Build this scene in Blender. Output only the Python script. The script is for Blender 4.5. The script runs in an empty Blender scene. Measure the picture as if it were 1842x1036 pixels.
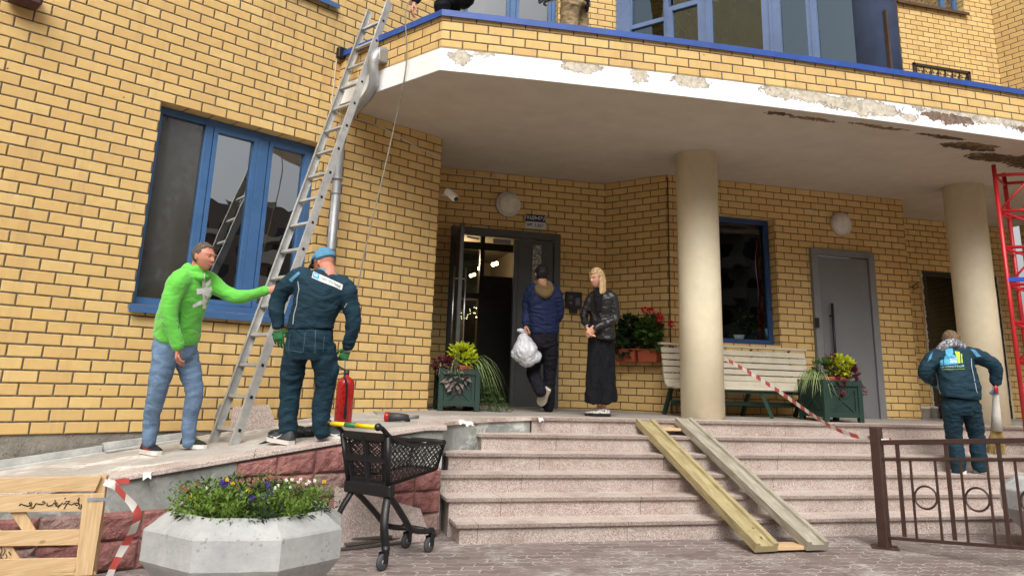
import bpy, bmesh, math, random
from mathutils import Vector, Matrix, noise
import numpy as np
R = math.radians
random.seed(7)
scene = bpy.context.scene

# ------------------------------------------------------------------ camera
CAMH = 1.316
F_PX, PCX, PCY = 1388.0, 921.0, 345.5
_P, _RO, _A = R(13.814), R(1.8146), R(-15)
RZ = np.array([[math.cos(_A), -math.sin(_A), 0], [math.sin(_A), math.cos(_A), 0], [0, 0, 1]])
_u0 = np.array([0, -math.sin(_P), math.cos(_P)]); _r0 = np.array([1.0, 0, 0])
FWD = RZ @ np.array([0, math.cos(_P), math.sin(_P)])
RGT = RZ @ (_r0 * math.cos(_RO) + _u0 * math.sin(_RO))
UPV = RZ @ (_u0 * math.cos(_RO) - _r0 * math.sin(_RO))
CP = np.array([0, 0, CAMH])
cam_d = bpy.data.cameras.new('camera')
cam = bpy.data.objects.new('camera', cam_d)
scene.collection.objects.link(cam)
cam_d.sensor_width = 36.0
cam_d.lens = F_PX / 1842 * 36
cam_d.shift_y = -172.5 / 1842
cam_d.clip_start = 0.1
cam_d.clip_end = 600
cam.matrix_world = Matrix(((RGT[0], UPV[0], -FWD[0], 0), (RGT[1], UPV[1], -FWD[1], 0), (RGT[2], UPV[2], -FWD[2], CAMH), (0, 0, 0, 1)))
scene.camera = cam

# ------------------------------------------------------------------ sky, sun, exposure
SUN_EL, SUN_AZ = 45, 195      # azimuth clockwise from +Y
world = bpy.data.worlds.new('World'); scene.world = world; world.use_nodes = True
wn = world.node_tree.nodes; wl = world.node_tree.links
bg = wn['Background']
sky = wn.new('ShaderNodeTexSky'); sky.sky_type = 'NISHITA'; sky.sun_disc = False
sky.sun_elevation = R(SUN_EL); sky.sun_rotation = R(SUN_AZ); sky.dust_density = 6; sky.air_density = 1.0; sky.ozone_density = 1
hs = wn.new('ShaderNodeHueSaturation'); hs.inputs['Saturation'].default_value = 0.18
wl.new(sky.outputs[0], hs.inputs['Color']); wl.new(hs.outputs[0], bg.inputs['Color'])
bg.inputs['Strength'].default_value = 0.15
sd = bpy.data.lights.new('sun', 'SUN'); sd.energy = 1.5; sd.angle = R(40); sd.color = (1, 0.98, 0.955)
sun = bpy.data.objects.new('sun', sd); scene.collection.objects.link(sun)
sdir = Vector((math.sin(R(SUN_AZ)) * math.cos(R(SUN_EL)), math.cos(R(SUN_AZ)) * math.cos(R(SUN_EL)), math.sin(R(SUN_EL))))
sun.rotation_euler = sdir.to_track_quat('Z', 'Y').to_euler()
vs = scene.view_settings
vs.view_transform = 'Standard'; vs.look = 'None'; vs.gamma = 1; vs.use_curve_mapping = False
vs.exposure = 0.30

# ------------------------------------------------------------------ survey helpers: reference measurements to metres
def ray(x, y): return FWD + RGT * (x - PCX) / F_PX - UPV * (y - PCY) / F_PX
def atZ(x, y, z): d = ray(x, y); return Vector(CP + d * ((z - CAMH) / d[2]))
def atY(x, y, Y): d = ray(x, y); return Vector(CP + d * (Y / d[1]))
def atD(x, y, dep): return Vector(CP + ray(x, y) * dep)
def atW(x, y, w):
    a = R(w[2]); d = ray(x, y); n = np.array([-math.sin(a), math.cos(a), 0])
    t = (n[0] * w[0] + n[1] * w[1]) / (n @ d); p = CP + d * t
    return (p[0] - w[0]) * math.cos(a) + (p[1] - w[1]) * math.sin(a), Vector(p)
def depth(p): return float((np.array(p) - CP) @ FWD)

# ------------------------------------------------------------------ materials
def s2l(c):
    return tuple(((v / 255) / 12.92 if v / 255 <= 0.04045 else ((v / 255 + 0.055) / 1.055) ** 2.4) for v in c)
class NT:
    def __init__(s, name):
        s.m = bpy.data.materials.new(name); s.m.use_nodes = True
        s.t = s.m.node_tree; s.n = s.t.nodes; s.l = s.t.links
        s.b = s.n['Principled BSDF']; s.out = s.n['Material Output']
    def node(s, typ, **kw):
        n = s.n.new(typ)
        for k, v in kw.items(): setattr(n, k, v)
        return n
    def link(s, a, b): s.l.new(a, b)
    def val(s, sock, v):
        if hasattr(v, 'type') and hasattr(v, 'links'): s.l.new(v, sock)
        else: sock.default_value = v
    def math(s, op, a, b=0.0, c=0.0, clamp=False):
        n = s.node('ShaderNodeMath', operation=op, use_clamp=clamp)
        s.val(n.inputs[0], a); s.val(n.inputs[1], b); s.val(n.inputs[2], c)
        return n.outputs[0]
    def noise(s, vec, scale, detail=4, rough=0.55, dist=0):
        n = s.node('ShaderNodeTexNoise'); n.inputs['Scale'].default_value = scale; n.inputs['Detail'].default_value = detail
        n.inputs['Roughness'].default_value = rough; n.inputs['Distortion'].default_value = dist
        if vec is not None: s.link(vec, n.inputs['Vector'])
        return n.outputs['Fac']
    def ramp(s, fac, stops, interp='LINEAR'):
        n = s.node('ShaderNodeValToRGB'); n.color_ramp.interpolation = interp
        e = n.color_ramp.elements
        while len(e) < len(stops): e.new(0.5)
        for i, (p, c) in enumerate(stops):
            e[i].position = p; e[i].color = (*c, 1) if len(c) == 3 else c
        s.link(fac, n.inputs[0]); return n.outputs[0]
    def mix(s, fac, a, b, mode='MIX'):
        n = s.node('ShaderNodeMix', data_type='RGBA', blend_type=mode)
        s.val(n.inputs[0], fac)
        for k, v in ((6, a), (7, b)):
            if isinstance(v, tuple): n.inputs[k].default_value = (*v, 1) if len(v) == 3 else v
            else: s.link(v, n.inputs[k])
        return n.outputs[2]
    def bump(s, h, dist, strength=1.0, normal=None):
        n = s.node('ShaderNodeBump'); n.inputs['Distance'].default_value = dist; n.inputs['Strength'].default_value = strength
        s.link(h, n.inputs['Height'])
        if normal is not None: s.link(normal, n.inputs['Normal'])
        return n.outputs[0]
    def coord(s, kind='Object'):
        return s.node('ShaderNodeTexCoord').outputs[kind]
    def maprange(s, v, a, b, c=0.0, d=1.0):
        n = s.node('ShaderNodeMapRange'); s.val(n.inputs[0], v)
        for i, q in enumerate((a, b, c, d)): n.inputs[i + 1].default_value = q
        return n.outputs[0]
    def scaled(s, vec, sc, loc=(0, 0, 0)):
        n = s.node('ShaderNodeMapping'); s.link(vec, n.inputs[0]); n.inputs['Scale'].default_value = sc; n.inputs['Location'].default_value = loc
        return n.outputs[0]
MATS = {}
def mat(name, col, rough=0.6, var=0.12, scale=6.0, bump=0.0, bscale=40.0, metal=0.0, spec=0.5, col2=None, emit=None, coat=0.0, dirt=0.0):
    """painted / plain surface with two scales of tone variation; col is display-referred 0-255"""
    if name in MATS: return MATS[name]
    t = NT(name); c = s2l(col); b = t.b
    co = t.coord()
    n1 = t.noise(co, scale, 5); n2 = t.noise(co, scale * 7, 3)
    f = t.math('ADD', t.math('MULTIPLY', n1, 0.7), t.math('MULTIPLY', n2, 0.3))
    lo = tuple(v * (1 - var * 1.6) for v in c); hi = tuple(min(1, v * (1 + var * 1.2)) for v in c)
    if col2: lo = s2l(col2)
    colr = t.ramp(f, [(0.32, lo), (0.68, hi)])
    if dirt > 0:
        d = t.ramp(t.noise(co, scale * 0.6, 8, 0.7), [(0.52, (0, 0, 0)), (0.72, (dirt,) * 3)])
        colr = t.mix(d, colr, (0.06, 0.05, 0.04))
    t.link(colr, b.inputs['Base Color'])
    b.inputs['Roughness'].default_value = rough; b.inputs['Metallic'].default_value = metal
    b.inputs['Specular IOR Level'].default_value = spec; b.inputs['Coat Weight'].default_value = coat
    r = t.maprange(n2, 0.3, 0.7, max(0.03, rough - 0.08), min(1, rough + 0.1)); t.link(r, b.inputs['Roughness'])
    if bump > 0: t.link(t.bump(t.noise(co, bscale, 5), bump), b.inputs['Normal'])
    if emit: b.inputs['Emission Color'].default_value = (*s2l(emit[0]), 1); b.inputs['Emission Strength'].default_value = emit[1]
    MATS[name] = t.m; return t.m
def brick_mat(name='yellow brick', tint=(1, 1, 1)):
    t = NT(name); b = t.b
    uv = t.coord('UV')
    br = t.node('ShaderNodeTexBrick'); br.offset = 0.5; br.offset_frequency = 2; br.squash = 1; br.squash_frequency = 2
    wob = t.node('ShaderNodeTexNoise'); wob.inputs['Scale'].default_value = 9; t.link(uv, wob.inputs['Vector'])
    ad = t.node('ShaderNodeVectorMath', operation='MULTIPLY_ADD')
    t.link(wob.outputs['Color'], ad.inputs[0]); ad.inputs[1].default_value = (0.006, 0.004, 0); t.link(uv, ad.inputs[2])
    t.link(ad.outputs[0], br.inputs['Vector'])
    for k, v in (('Scale', 1.0), ('Mortar Size', 0.0058), ('Mortar Smooth', 0.0), ('Bias', 0.0), ('Brick Width', 0.26), ('Row Height', 0.1019)):
        br.inputs[k].default_value = v
    br.inputs['Color1'].default_value = (0, 0, 0, 1); br.inputs['Color2'].default_value = (1, 1, 1, 1); br.inputs['Mortar'].default_value = (0.5, 0.5, 0.5, 1)
    a1 = tuple(v * k for v, k in zip(s2l((204, 168, 106)), tint)); a2 = tuple(v * k for v, k in zip(s2l((220, 188, 124)), tint)); a3 = tuple(v * k for v, k in zip(s2l((211, 175, 108)), tint))
    rnd = t.ramp(br.outputs['Color'], [(0.0, a1), (0.45, a3), (1.0, a2)])
    fine = t.noise(uv, 260, 3); mid = t.noise(uv, 14, 5); big = t.noise(uv, 1.1, 6, 0.65)
    c = t.mix(t.maprange(mid, 0.35, 0.75, 0, 0.35), rnd, s2l((194, 150, 96)))
    c = t.mix(t.maprange(fine, 0.3, 0.7, 0.0, 0.22), c, s2l((226, 204, 156)))
    c = t.mix(t.maprange(big, 0.5, 0.75, 0, 0.4), c, s2l((184, 150, 102)))
    strk = t.noise(t.scaled(uv, (5.0, .35, 1)), 1.0, 7, .7)
    c = t.mix(t.maprange(strk, .52, .74, 0, .38), c, s2l((150, 120, 84)))
    # small chips
    vo = t.node('ShaderNodeTexVoronoi'); vo.inputs['Scale'].default_value = 3.1; t.link(uv, vo.inputs['Vector'])
    chip = t.math('LESS_THAN', vo.outputs['Distance'], t.math('MULTIPLY', t.noise(uv, 30, 2), 0.05))
    c = t.mix(chip, c, s2l((120, 84, 50)))
    mort = t.ramp(t.noise(uv, 22, 5), [(0.35, s2l((70, 60, 48))), (0.7, s2l((120, 106, 88)))])
    # soft mortar edge wobble gives chipped arrises
    c = t.mix(br.outputs['Fac'], c, mort)
    t.link(c, b.inputs['Base Color'])
    b.inputs['Roughness'].default_value = 0.82; b.inputs['Specular IOR Level'].default_value = 0.3
    # rounded brick profile
    br2 = t.node('ShaderNodeTexBrick'); br2.offset = 0.5; br2.offset_frequency = 2
    t.link(ad.outputs[0], br2.inputs['Vector'])
    for k, v in (('Scale', 1.0), ('Mortar Size', 0.013), ('Mortar Smooth', 0.9), ('Brick Width', 0.26), ('Row Height', 0.1019)): br2.inputs[k].default_value = v
    h = t.math('MULTIPLY', br2.outputs['Fac'], -1.0)
    h = t.math('ADD', h, t.math('MULTIPLY', mid, 0.18)); h = t.math('ADD', h, t.math('MULTIPLY', fine, 0.06))
    h = t.math('ADD', h, t.math('MULTIPLY', br.outputs['Color'], 0.12))
    t.link(t.bump(h, 0.010, 0.9), b.inputs['Normal'])
    MATS[name] = t.m; return t.m
def granite_mat(name='pink granite', k=1.0, dust=0.35, dark=0.0):
    t = NT(name); b = t.b; co = t.coord()
    vo = t.node('ShaderNodeTexVoronoi'); vo.inputs['Scale'].default_value = 150; t.link(co, vo.inputs['Vector'])
    sp = t.node('ShaderNodeSeparateColor'); t.link(vo.outputs['Color'], sp.inputs[0]); q = lambda c: tuple(min(1, v * k) for v in s2l(c))
    c = t.ramp(sp.outputs[0], [(0.0, q((112, 98, 92))), (0.12, q((152, 130, 122))), (0.36, q((186, 168, 154))), (0.62, q((178, 160, 152))), (0.85, q((216, 204, 196)))])
    sx = t.node('ShaderNodeSeparateXYZ'); t.link(co, sx.inputs[0])
    u = t.math('DIVIDE', t.math('ADD', sx.outputs[0], t.math('MULTIPLY', t.math('FLOOR', t.math('MULTIPLY', t.math('ADD', sx.outputs[2], -.002), 6.3)), 3.77)), 1.35)
    slab = t.node('ShaderNodeTexWhiteNoise', noise_dimensions='1D'); t.link(t.math('FLOOR', u), slab.inputs['W'])
    c = t.mix(t.math('MULTIPLY', slab.outputs['Value'], 0.22), c, q((150, 128, 116)))
    c = t.mix(t.maprange(t.noise(co, 4, 6, .7), 0.42, 0.68, 0, dust), c, s2l((204, 198, 190)))
    st = t.ramp(t.noise(t.scaled(co, (1.0, 1, 2.2)), 1.7, 8, 0.72), [(0.52, (dark, dark, dark)), (0.72, (0.62, 0.62, 0.62))])
    c = t.mix(st, c, s2l((112, 90, 80)))
    jt = t.math('LESS_THAN', t.math('FRACT', u), .0034); c = t.mix(jt, c, s2l((70, 60, 54)))
    t.link(c, b.inputs['Base Color']); b.inputs['Roughness'].default_value = 0.62
    t.link(t.bump(t.math('SUBTRACT', sp.outputs[1], t.math('MULTIPLY', jt, 3)), 0.0012, 0.6), b.inputs['Normal'])
    MATS[name] = t.m; return t.m
def paver_mat():
    t = NT('interlocking pavers'); b = t.b; co = t.coord()
    sx = t.node('ShaderNodeSeparateXYZ'); t.link(co, sx.inputs[0])
    # zigzag edges
    zx = t.math('PINGPONG', t.math('ADD', sx.outputs[1], 10.0), 0.055); zy = t.math('PINGPONG', t.math('ADD', sx.outputs[0], 10.0), 0.055)
    px = t.math('ADD', sx.outputs[0], t.math('MULTIPLY', zx, 0.55)); py = t.math('ADD', sx.outputs[1], t.math('MULTIPLY', zy, 0.55))
    cb = t.node('ShaderNodeCombineXYZ'); t.link(px, cb.inputs[0]); t.link(py, cb.inputs[1])
    br = t.node('ShaderNodeTexBrick'); br.offset = 0.5
    rot = t.node('ShaderNodeMapping'); rot.inputs['Rotation'].default_value = (0, 0, R(4)); t.link(cb.outputs[0], rot.inputs[0])
    t.link(rot.outputs[0], br.inputs['Vector'])
    for k, v in (('Scale', 1.0), ('Mortar Size', 0.0045), ('Mortar Smooth', 0.1), ('Brick Width', 0.225), ('Row Height', 0.1125)): br.inputs[k].default_value = v
    br.inputs['Color1'].default_value = (0, 0, 0, 1); br.inputs['Color2'].default_value = (1, 1, 1, 1)
    c = t.ramp(br.outputs['Color'], [(0, s2l((112, 98, 94))), (0.5, s2l((127, 113, 108))), (1, s2l((140, 127, 121)))])
    c = t.mix(t.maprange(t.noise(co, 60, 4), 0.35, 0.7, 0, 0.4), c, s2l((110, 96, 92)))
    dust = t.maprange(t.noise(co, 1.3, 6, 0.7), 0.50, 0.68, 0.0, 1.0)
    c = t.mix(t.math('MULTIPLY', dust, t.maprange(t.noise(t.scaled(co, (1, 2.2, 1)), 14, 6, 0.7), 0.42, 0.62)), c, s2l((212, 208, 202)))
    mc = t.ramp(t.noise(co, 3.0, 5), [(0.36, s2l((92, 82, 78))), (0.56, s2l((196, 190, 184)))])
    c = t.mix(br.outputs['Fac'], c, mc)
    t.link(c, b.inputs['Base Color']); b.inputs['Roughness'].default_value = 0.8
    h = t.math('ADD', t.math('MULTIPLY', br.outputs['Fac'], -1.0), t.math('MULTIPLY', t.noise(co, 90, 4), 0.35))
    t.link(t.bump(h, 0.004, 0.8), b.inputs['Normal'])
    MATS['paver'] = t.m; return t.m
def concrete_mat(name, c1, c2, scale=5, bump=0.006, bscale=22, pits=0.3, white=None):
    t = NT(name); b = t.b; co = t.coord()
    f = t.math('ADD', t.math('MULTIPLY', t.noise(co, scale, 8, 0.68), 0.75), t.math('MULTIPLY', t.noise(co, scale * 9, 4), 0.25))
    c = t.ramp(f, [(0.3, s2l(c1)), (0.7, s2l(c2))])
    if white:
        c = t.mix(t.maprange(t.noise(co, white[1], 8, 0.72, 0.6), 0.52, 0.60, 0, white[2]), c, s2l(white[0]))
    vo = t.node('ShaderNodeTexVoronoi'); vo.inputs['Scale'].default_value = 34; t.link(co, vo.inputs['Vector'])
    pit = t.math('MULTIPLY', t.math('LESS_THAN', vo.outputs['Distance'], t.math('MULTIPLY', t.math('SUBTRACT', t.noise(co, 7, 2), 0.42), 1.2)), pits)
    c = t.mix(pit, c, tuple(v * 0.35 for v in s2l(c1)))
    t.link(c, b.inputs['Base Color']); b.inputs['Roughness'].default_value = 0.88; b.inputs['Specular IOR Level'].default_value = 0.25
    h = t.math('SUBTRACT', t.noise(co, bscale, 7, 0.65), pit)
    t.link(t.bump(h, bump), b.inputs['Normal'])
    MATS[name] = t.m; return t.m
def patch_mat(name, base, uvpatches, cols, hole=None, rough=0.8):
    """painted plaster with worn spots of their own shape, placed by uv (metres)"""
    t = NT(name); b = t.b; uv = t.coord('UV'); co = t.coord()
    sx = t.node('ShaderNodeSeparateXYZ'); 
    nz = t.node('ShaderNodeTexNoise'); nz.inputs['Scale'].default_value = 8.0; nz.inputs['Detail'].default_value = 8; nz.inputs['Roughness'].default_value = 0.68; t.link(uv, nz.inputs['Vector'])
    ad = t.node('ShaderNodeVectorMath', operation='MULTIPLY_ADD'); sb = t.node('ShaderNodeVectorMath', operation='SUBTRACT')
    t.link(nz.outputs['Color'], sb.inputs[0]); sb.inputs[1].default_value = (0.5, 0.5, 0.5)
    t.link(sb.outputs[0], ad.inputs[0]); ad.inputs[1].default_value = (0.46, 0.20, 0); t.link(uv, ad.inputs[2]); n2 = t.node('ShaderNodeTexNoise'); n2.inputs['Scale'].default_value = 34; n2.inputs['Detail'].default_value = 5; t.link(uv, n2.inputs['Vector'])
    ad2 = t.node('ShaderNodeVectorMath', operation='MULTIPLY_ADD'); sb2 = t.node('ShaderNodeVectorMath', operation='SUBTRACT'); t.link(n2.outputs['Color'], sb2.inputs[0]); sb2.inputs[1].default_value = (.5, .5, .5)
    t.link(sb2.outputs[0], ad2.inputs[0]); ad2.inputs[1].default_value = (.12, .07, 0); t.link(ad.outputs[0], ad2.inputs[2]); t.link(ad2.outputs[0], sx.inputs[0])
    def mask(lst):
        m = None
        for (cu, cv, ru, rv) in lst:
            du = t.math('DIVIDE', t.math('SUBTRACT', sx.outputs[0], cu), ru); dv = t.math('DIVIDE', t.math('SUBTRACT', sx.outputs[1], cv), rv)
            d = t.math('ADD', t.math('MULTIPLY', du, du), t.math('MULTIPLY', dv, dv))
            m = d if m is None else t.math('MINIMUM', m, d)
        return m
    bc = t.mix(t.maprange(t.noise(co, 3, 6), 0.35, 0.7), s2l(base[0]), s2l(base[1]))
    h = t.math('MULTIPLY', t.noise(co, 18, 5), 0.15)
    for lst, (ca, cb_), dep in zip(uvpatches, cols, (1.0, 1.6, 2.0)):
        m = t.math('ADD', mask(lst), t.math('MULTIPLY', t.math('SUBTRACT', t.noise(uv, 13, 6, .7), .5), 2.6)); k = t.math('LESS_THAN', m, 1.0)
        edge = t.math('MULTIPLY', t.math('GREATER_THAN', m, 0.80), k)
        pc = t.ramp(t.noise(uv, 16, 7, 0.7), [(0.35, s2l(ca)), (0.62, s2l(cb_))]); pc = t.mix(t.maprange(t.noise(uv, 7, 6, .7), .52, .60, 0, .55), pc, s2l((140, 136, 128)) if ca[0] > 130 else s2l((150, 132, 104)))
        pc = t.mix(t.math('MULTIPLY', edge, 0.6), pc, s2l((70, 62, 52)))
        bc = t.mix(k, bc, pc)
        h = t.math('SUBTRACT', h, t.math('MULTIPLY', k, dep)); h = t.math('ADD', h, t.math('MULTIPLY', t.math('MULTIPLY', k, t.noise(uv, 30, 5)), 0.8))
    t.link(bc, b.inputs['Base Color']); b.inputs['Roughness'].default_value = rough; b.inputs['Specular IOR Level'].default_value = 0.25
    t.link(t.bump(h, 0.008), b.inputs['Normal'])
    MATS[name] = t.m; return t.m
def glass_mat(name, tint=(0.55, 0.6, 0.6), refl=0.15, gloss=(0.9, 0.93, 0.95), rough=0.0):
    t = NT(name); t.n.remove(t.b)
    tr = t.node('ShaderNodeBsdfTransparent'); tr.inputs[0].default_value = (*tint, 1)
    gl = t.node('ShaderNodeBsdfGlossy'); gl.inputs[0].default_value = (*gloss, 1); gl.inputs['Roughness'].default_value = rough
    co = t.coord(); t.link(t.bump(t.noise(co, 1.6, 2), 0.01, 0.35), gl.inputs['Normal'])
    fr = t.node('ShaderNodeFresnel'); fr.inputs[0].default_value = 1.5
    fac = t.math('ADD', t.math('MULTIPLY', fr.outputs[0], 1.3), refl, clamp=True)
    mx = t.node('ShaderNodeMixShader'); t.link(fac, mx.inputs[0]); t.link(tr.outputs[0], mx.inputs[1]); t.link(gl.outputs[0], mx.inputs[2])
    t.link(mx.outputs[0], t.out.inputs['Surface']); MATS[name] = t.m; return t.m
def wood_mat(name, c1, c2, axis=(1, 12, 12), knots=True, rough=0.75):
    t = NT(name); b = t.b; co = t.coord('UV')
    v = t.scaled(co, (1.2, 26, 1)); g = t.noise(v, 3, 6, 0.65, 0.8); g2 = t.noise(co, 3, 5)
    c = t.ramp(t.math('ADD', t.math('MULTIPLY', g, 0.75), t.math('MULTIPLY', g2, 0.25)), [(0.32, s2l(c1)), (0.66, s2l(c2))])
    if knots:
        vo = t.node('ShaderNodeTexVoronoi'); vo.inputs['Scale'].default_value = 3.2; t.link(t.scaled(co, (1, 1.7, 1)), vo.inputs['Vector'])
        k = t.maprange(vo.outputs['Distance'], 0.05, 0.09, 1, 0)
        c = t.mix(t.math('MULTIPLY', k, 0.75), c, tuple(x * 0.4 for x in s2l(c1)))
    t.link(c, b.inputs['Base Color']); b.inputs['Roughness'].default_value = rough
    t.link(t.bump(g, 0.002, 0.7), b.inputs['Normal']); MATS[name] = t.m; return t.m
def speckle_mat(name, cols, scale, rough=0.7, bump=0.0):
    t = NT(name); b = t.b; co = t.coord()
    vo = t.node('ShaderNodeTexVoronoi'); vo.inputs['Scale'].default_value = scale; t.link(co, vo.inputs['Vector'])
    sp = t.node('ShaderNodeSeparateColor'); t.link(vo.outputs['Color'], sp.inputs[0])
    n = len(cols); c = t.ramp(sp.outputs[0], [(i / n, s2l(q)) for i, q in enumerate(cols)])
    t.link(c, b.inputs['Base Color']); b.inputs['Roughness'].default_value = rough
    if bump: t.link(t.bump(t.noise(co, scale / 3, 4), bump), b.inputs['Normal'])
    MATS[name] = t.m; return t.m
def cloth_mat(name, c, var=0.18, rough=0.85, fold=0.01, fscale=7, sheen=0.0, metal=0):
    t = NT(name); b = t.b; co = t.coord(); cc = s2l(c)
    v = t.scaled(co, (1, 1, 1.9)); w = t.noise(v, fscale, 4, 0.55, 1.2); f = t.noise(co, 400, 2)
    k = t.math('ADD', t.math('MULTIPLY', w, 0.6), t.math('MULTIPLY', t.noise(co, 2.5, 3), 0.4))
    t.link(t.ramp(k, [(0.3, tuple(q * (1 - var) for q in cc)), (0.7, tuple(min(1, q * (1 + var)) for q in cc))]), b.inputs['Base Color'])
    b.inputs['Roughness'].default_value = rough; b.inputs['Specular IOR Level'].default_value = .18 if rough > .5 else .5; b.inputs['Sheen Weight'].default_value = sheen
    h = t.math('ADD', w, t.math('MULTIPLY', f, 0.03)); t.link(t.bump(h, fold, 0.9), b.inputs['Normal'])
    MATS[name] = t.m; return t.m

# ------------------------------------------------------------------ objects
WM = {}        # world matrix of every root
def tag(o, label=None, cat=None, group=None, kind=None):
    if label: o['label'] = label
    if cat: o['category'] = cat
    if group: o['group'] = group
    if kind: o['kind'] = kind
    return o
def thing(name, label, cat, loc=(0, 0, 0), rz=0.0, group=None):
    o = bpy.data.objects.new(name, None); scene.collection.objects.link(o)
    o.location = loc; o.rotation_euler = (0, 0, rz); o.empty_display_size = 0.2
    WM[o.name] = Matrix.Translation(Vector(loc)) @ Matrix.Rotation(rz, 4, 'Z')
    return tag(o, label, cat, group)
def copy_tree(o, parent=None):
    c = o.copy(); scene.collection.objects.link(c); c.parent = parent
    for ch in list(o.children): copy_tree(ch, c)
    return c
class MB:
    def __init__(s):
        s.bm = bmesh.new(); s.uv = s.bm.loops.layers.uv.new('UVMap')
    def face(s, vs, uvs=None, mi=0):
        f = s.bm.faces.new([s.bm.verts.new(v) for v in vs]); f.material_index = mi
        if uvs:
            for l, u in zip(f.loops, uvs): l[s.uv].uv = u
        return f
    def hexa(s, p, uvsc=True, mi=0):
        """8 points: bottom 0-3 ccw, top 4-7"""
        v = [s.bm.verts.new(q) for q in p]
        for idx in ((3, 2, 1, 0), (4, 5, 6, 7), (0, 1, 5, 4), (1, 2, 6, 5), (2, 3, 7, 6), (3, 0, 4, 7)):
            f = s.bm.faces.new([v[i] for i in idx]); f.material_index = mi
            a, b, c = v[idx[0]].co, v[idx[1]].co, v[idx[3]].co
            e1, e2 = (b - a), (c - a); n1 = e1.normalized() if e1.length > 1e-9 else Vector((1, 0, 0)); n2 = e2.normalized() if e2.length > 1e-9 else Vector((0, 0, 1))
            long_first = e1.length >= e2.length
            o = a.x * 0.37 + a.y * 0.61 + a.z * 0.9
            for l in f.loops:
                d = l.vert.co - a; q = (d.dot(n1), d.dot(n2))
                if not long_first: q = (q[1], q[0])
                l[s.uv].uv = (q[0] + o, q[1] + o * 0.37)
    def box(s, c, size, rot=None, mi=0):
        x, y, z = [q / 2 for q in size]; m = rot if rot is not None else Matrix.Identity(3); c = Vector(c)
        s.hexa([c + m @ Vector(q) for q in ((-x, -y, -z), (x, -y, -z), (x, y, -z), (-x, y, -z), (-x, -y, z), (x, -y, z), (x, y, z), (-x, y, z))], mi=mi)
    def beam(s, a, b, w, h, up=(0, 0, 1), mi=0):
        a, b = Vector(a), Vector(b); d = (b - a); L = d.length; d.normalize()
        sd_ = d.cross(Vector(up))
        if sd_.length < 1e-4: sd_ = d.cross(Vector((1, 0, 0)))
        sd_.normalize(); u = sd_.cross(d)
        s.box((a + b) / 2, (L, w, h), Matrix((d, sd_, u)).transposed(), mi=mi)
    def prism(s, poly, z0, z1, mi=0, uvw=True):
        n = len(poly); b = [s.bm.verts.new((p[0], p[1], z0)) for p in poly]; t = [s.bm.verts.new((p[0], p[1], z1)) for p in poly]
        fb = s.bm.faces.new(b[::-1]); ft = s.bm.faces.new(t)
        for f in (fb, ft):
            f.material_index = mi
            for l in f.loops: l[s.uv].uv = (l.vert.co.x, l.vert.co.y)
        acc = 0
        for i in range(n):
            j = (i + 1) % n; L = (b[j].co - b[i].co).length
            f = s.bm.faces.new([b[i], b[j], t[j], t[i]]); f.material_index = mi
            for l, q in zip(f.loops, ((acc, z0), (acc + L, z0), (acc + L, z1), (acc, z1))): l[s.uv].uv = q
            acc += L
    def tube(s, pts, r, seg=8, cap=True, mi=0, flat=None):
        pts = [Vector(p) for p in pts]; n = len(pts)
        rs = r if isinstance(r, (list, tuple)) else [r] * n
        rings = []; prev = None; acc = 0
        for i, p in enumerate(pts):
            d = (pts[min(i + 1, n - 1)] - pts[max(i - 1, 0)])
            if d.length < 1e-9: d = Vector((0, 0, 1))
            d.normalize()
            if prev is None:
                a = d.cross(Vector((0, 0, 1)))
                if a.length < 1e-3: a = d.cross(Vector((1, 0, 0)))
            else: a = prev - d * prev.dot(d)
            a.normalize(); prev = a; b = d.cross(a)
            rr = rs[i]; ra, rb = rr if isinstance(rr, (list, tuple)) else (rr, rr)
            rings.append([s.bm.verts.new(p + a * math.cos(2 * math.pi * k / seg) * ra + b * math.sin(2 * math.pi * k / seg) * rb) for k in range(seg)])
        for i in range(n - 1):
            L = (pts[i + 1] - pts[i]).length
            for k in range(seg):
                f = s.bm.faces.new([rings[i][k], rings[i][(k + 1) % seg], rings[i + 1][(k + 1) % seg], rings[i + 1][k]]); f.material_index = mi; f.smooth = True
                for l, q in zip(f.loops, ((acc, k / seg * 0.1), (acc, (k + 1) / seg * 0.1), (acc + L, (k + 1) / seg * 0.1), (acc + L, k / seg * 0.1))): l[s.uv].uv = q
            acc += L
        if cap:
            f = s.bm.faces.new(rings[0][::-1]); f.material_index = mi
            f = s.bm.faces.new(rings[-1]); f.material_index = mi
    def cyl(s, c, r, z0, z1, seg=24, mi=0, r2=None):
        s.tube([(c[0], c[1], z0), (c[0], c[1], z1)], [r, r2 if r2 is not None else r], seg, mi=mi)
    def lathe(s, prof, c=(0, 0, 0), seg=24, axis=None, mi=0, phase=0, smooth=True):
        """prof [(r, h)...]"""
        m = axis if axis is not None else Matrix.Identity(3); c = Vector(c); rings = []
        for r, h in prof:
            if r < 1e-6: rings.append([s.bm.verts.new(c + m @ Vector((0, 0, h)))])
            else: rings.append([s.bm.verts.new(c + m @ Vector((r * math.cos(phase + 2 * math.pi * k / seg), r * math.sin(phase + 2 * math.pi * k / seg), h))) for k in range(seg)])
        for i in range(len(rings) - 1):
            A, B = rings[i], rings[i + 1]
            for k in range(seg):
                a0, a1 = A[k % len(A)], A[(k + 1) % len(A)]; b0, b1 = B[k % len(B)], B[(k + 1) % len(B)]
                vs_ = []
                for v in (a0, a1, b1, b0):
                    if v not in vs_: vs_.append(v)
                if len(vs_) >= 3:
                    try: f = s.bm.faces.new(vs_); f.material_index = mi; f.smooth = smooth
                    except ValueError: pass
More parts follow.
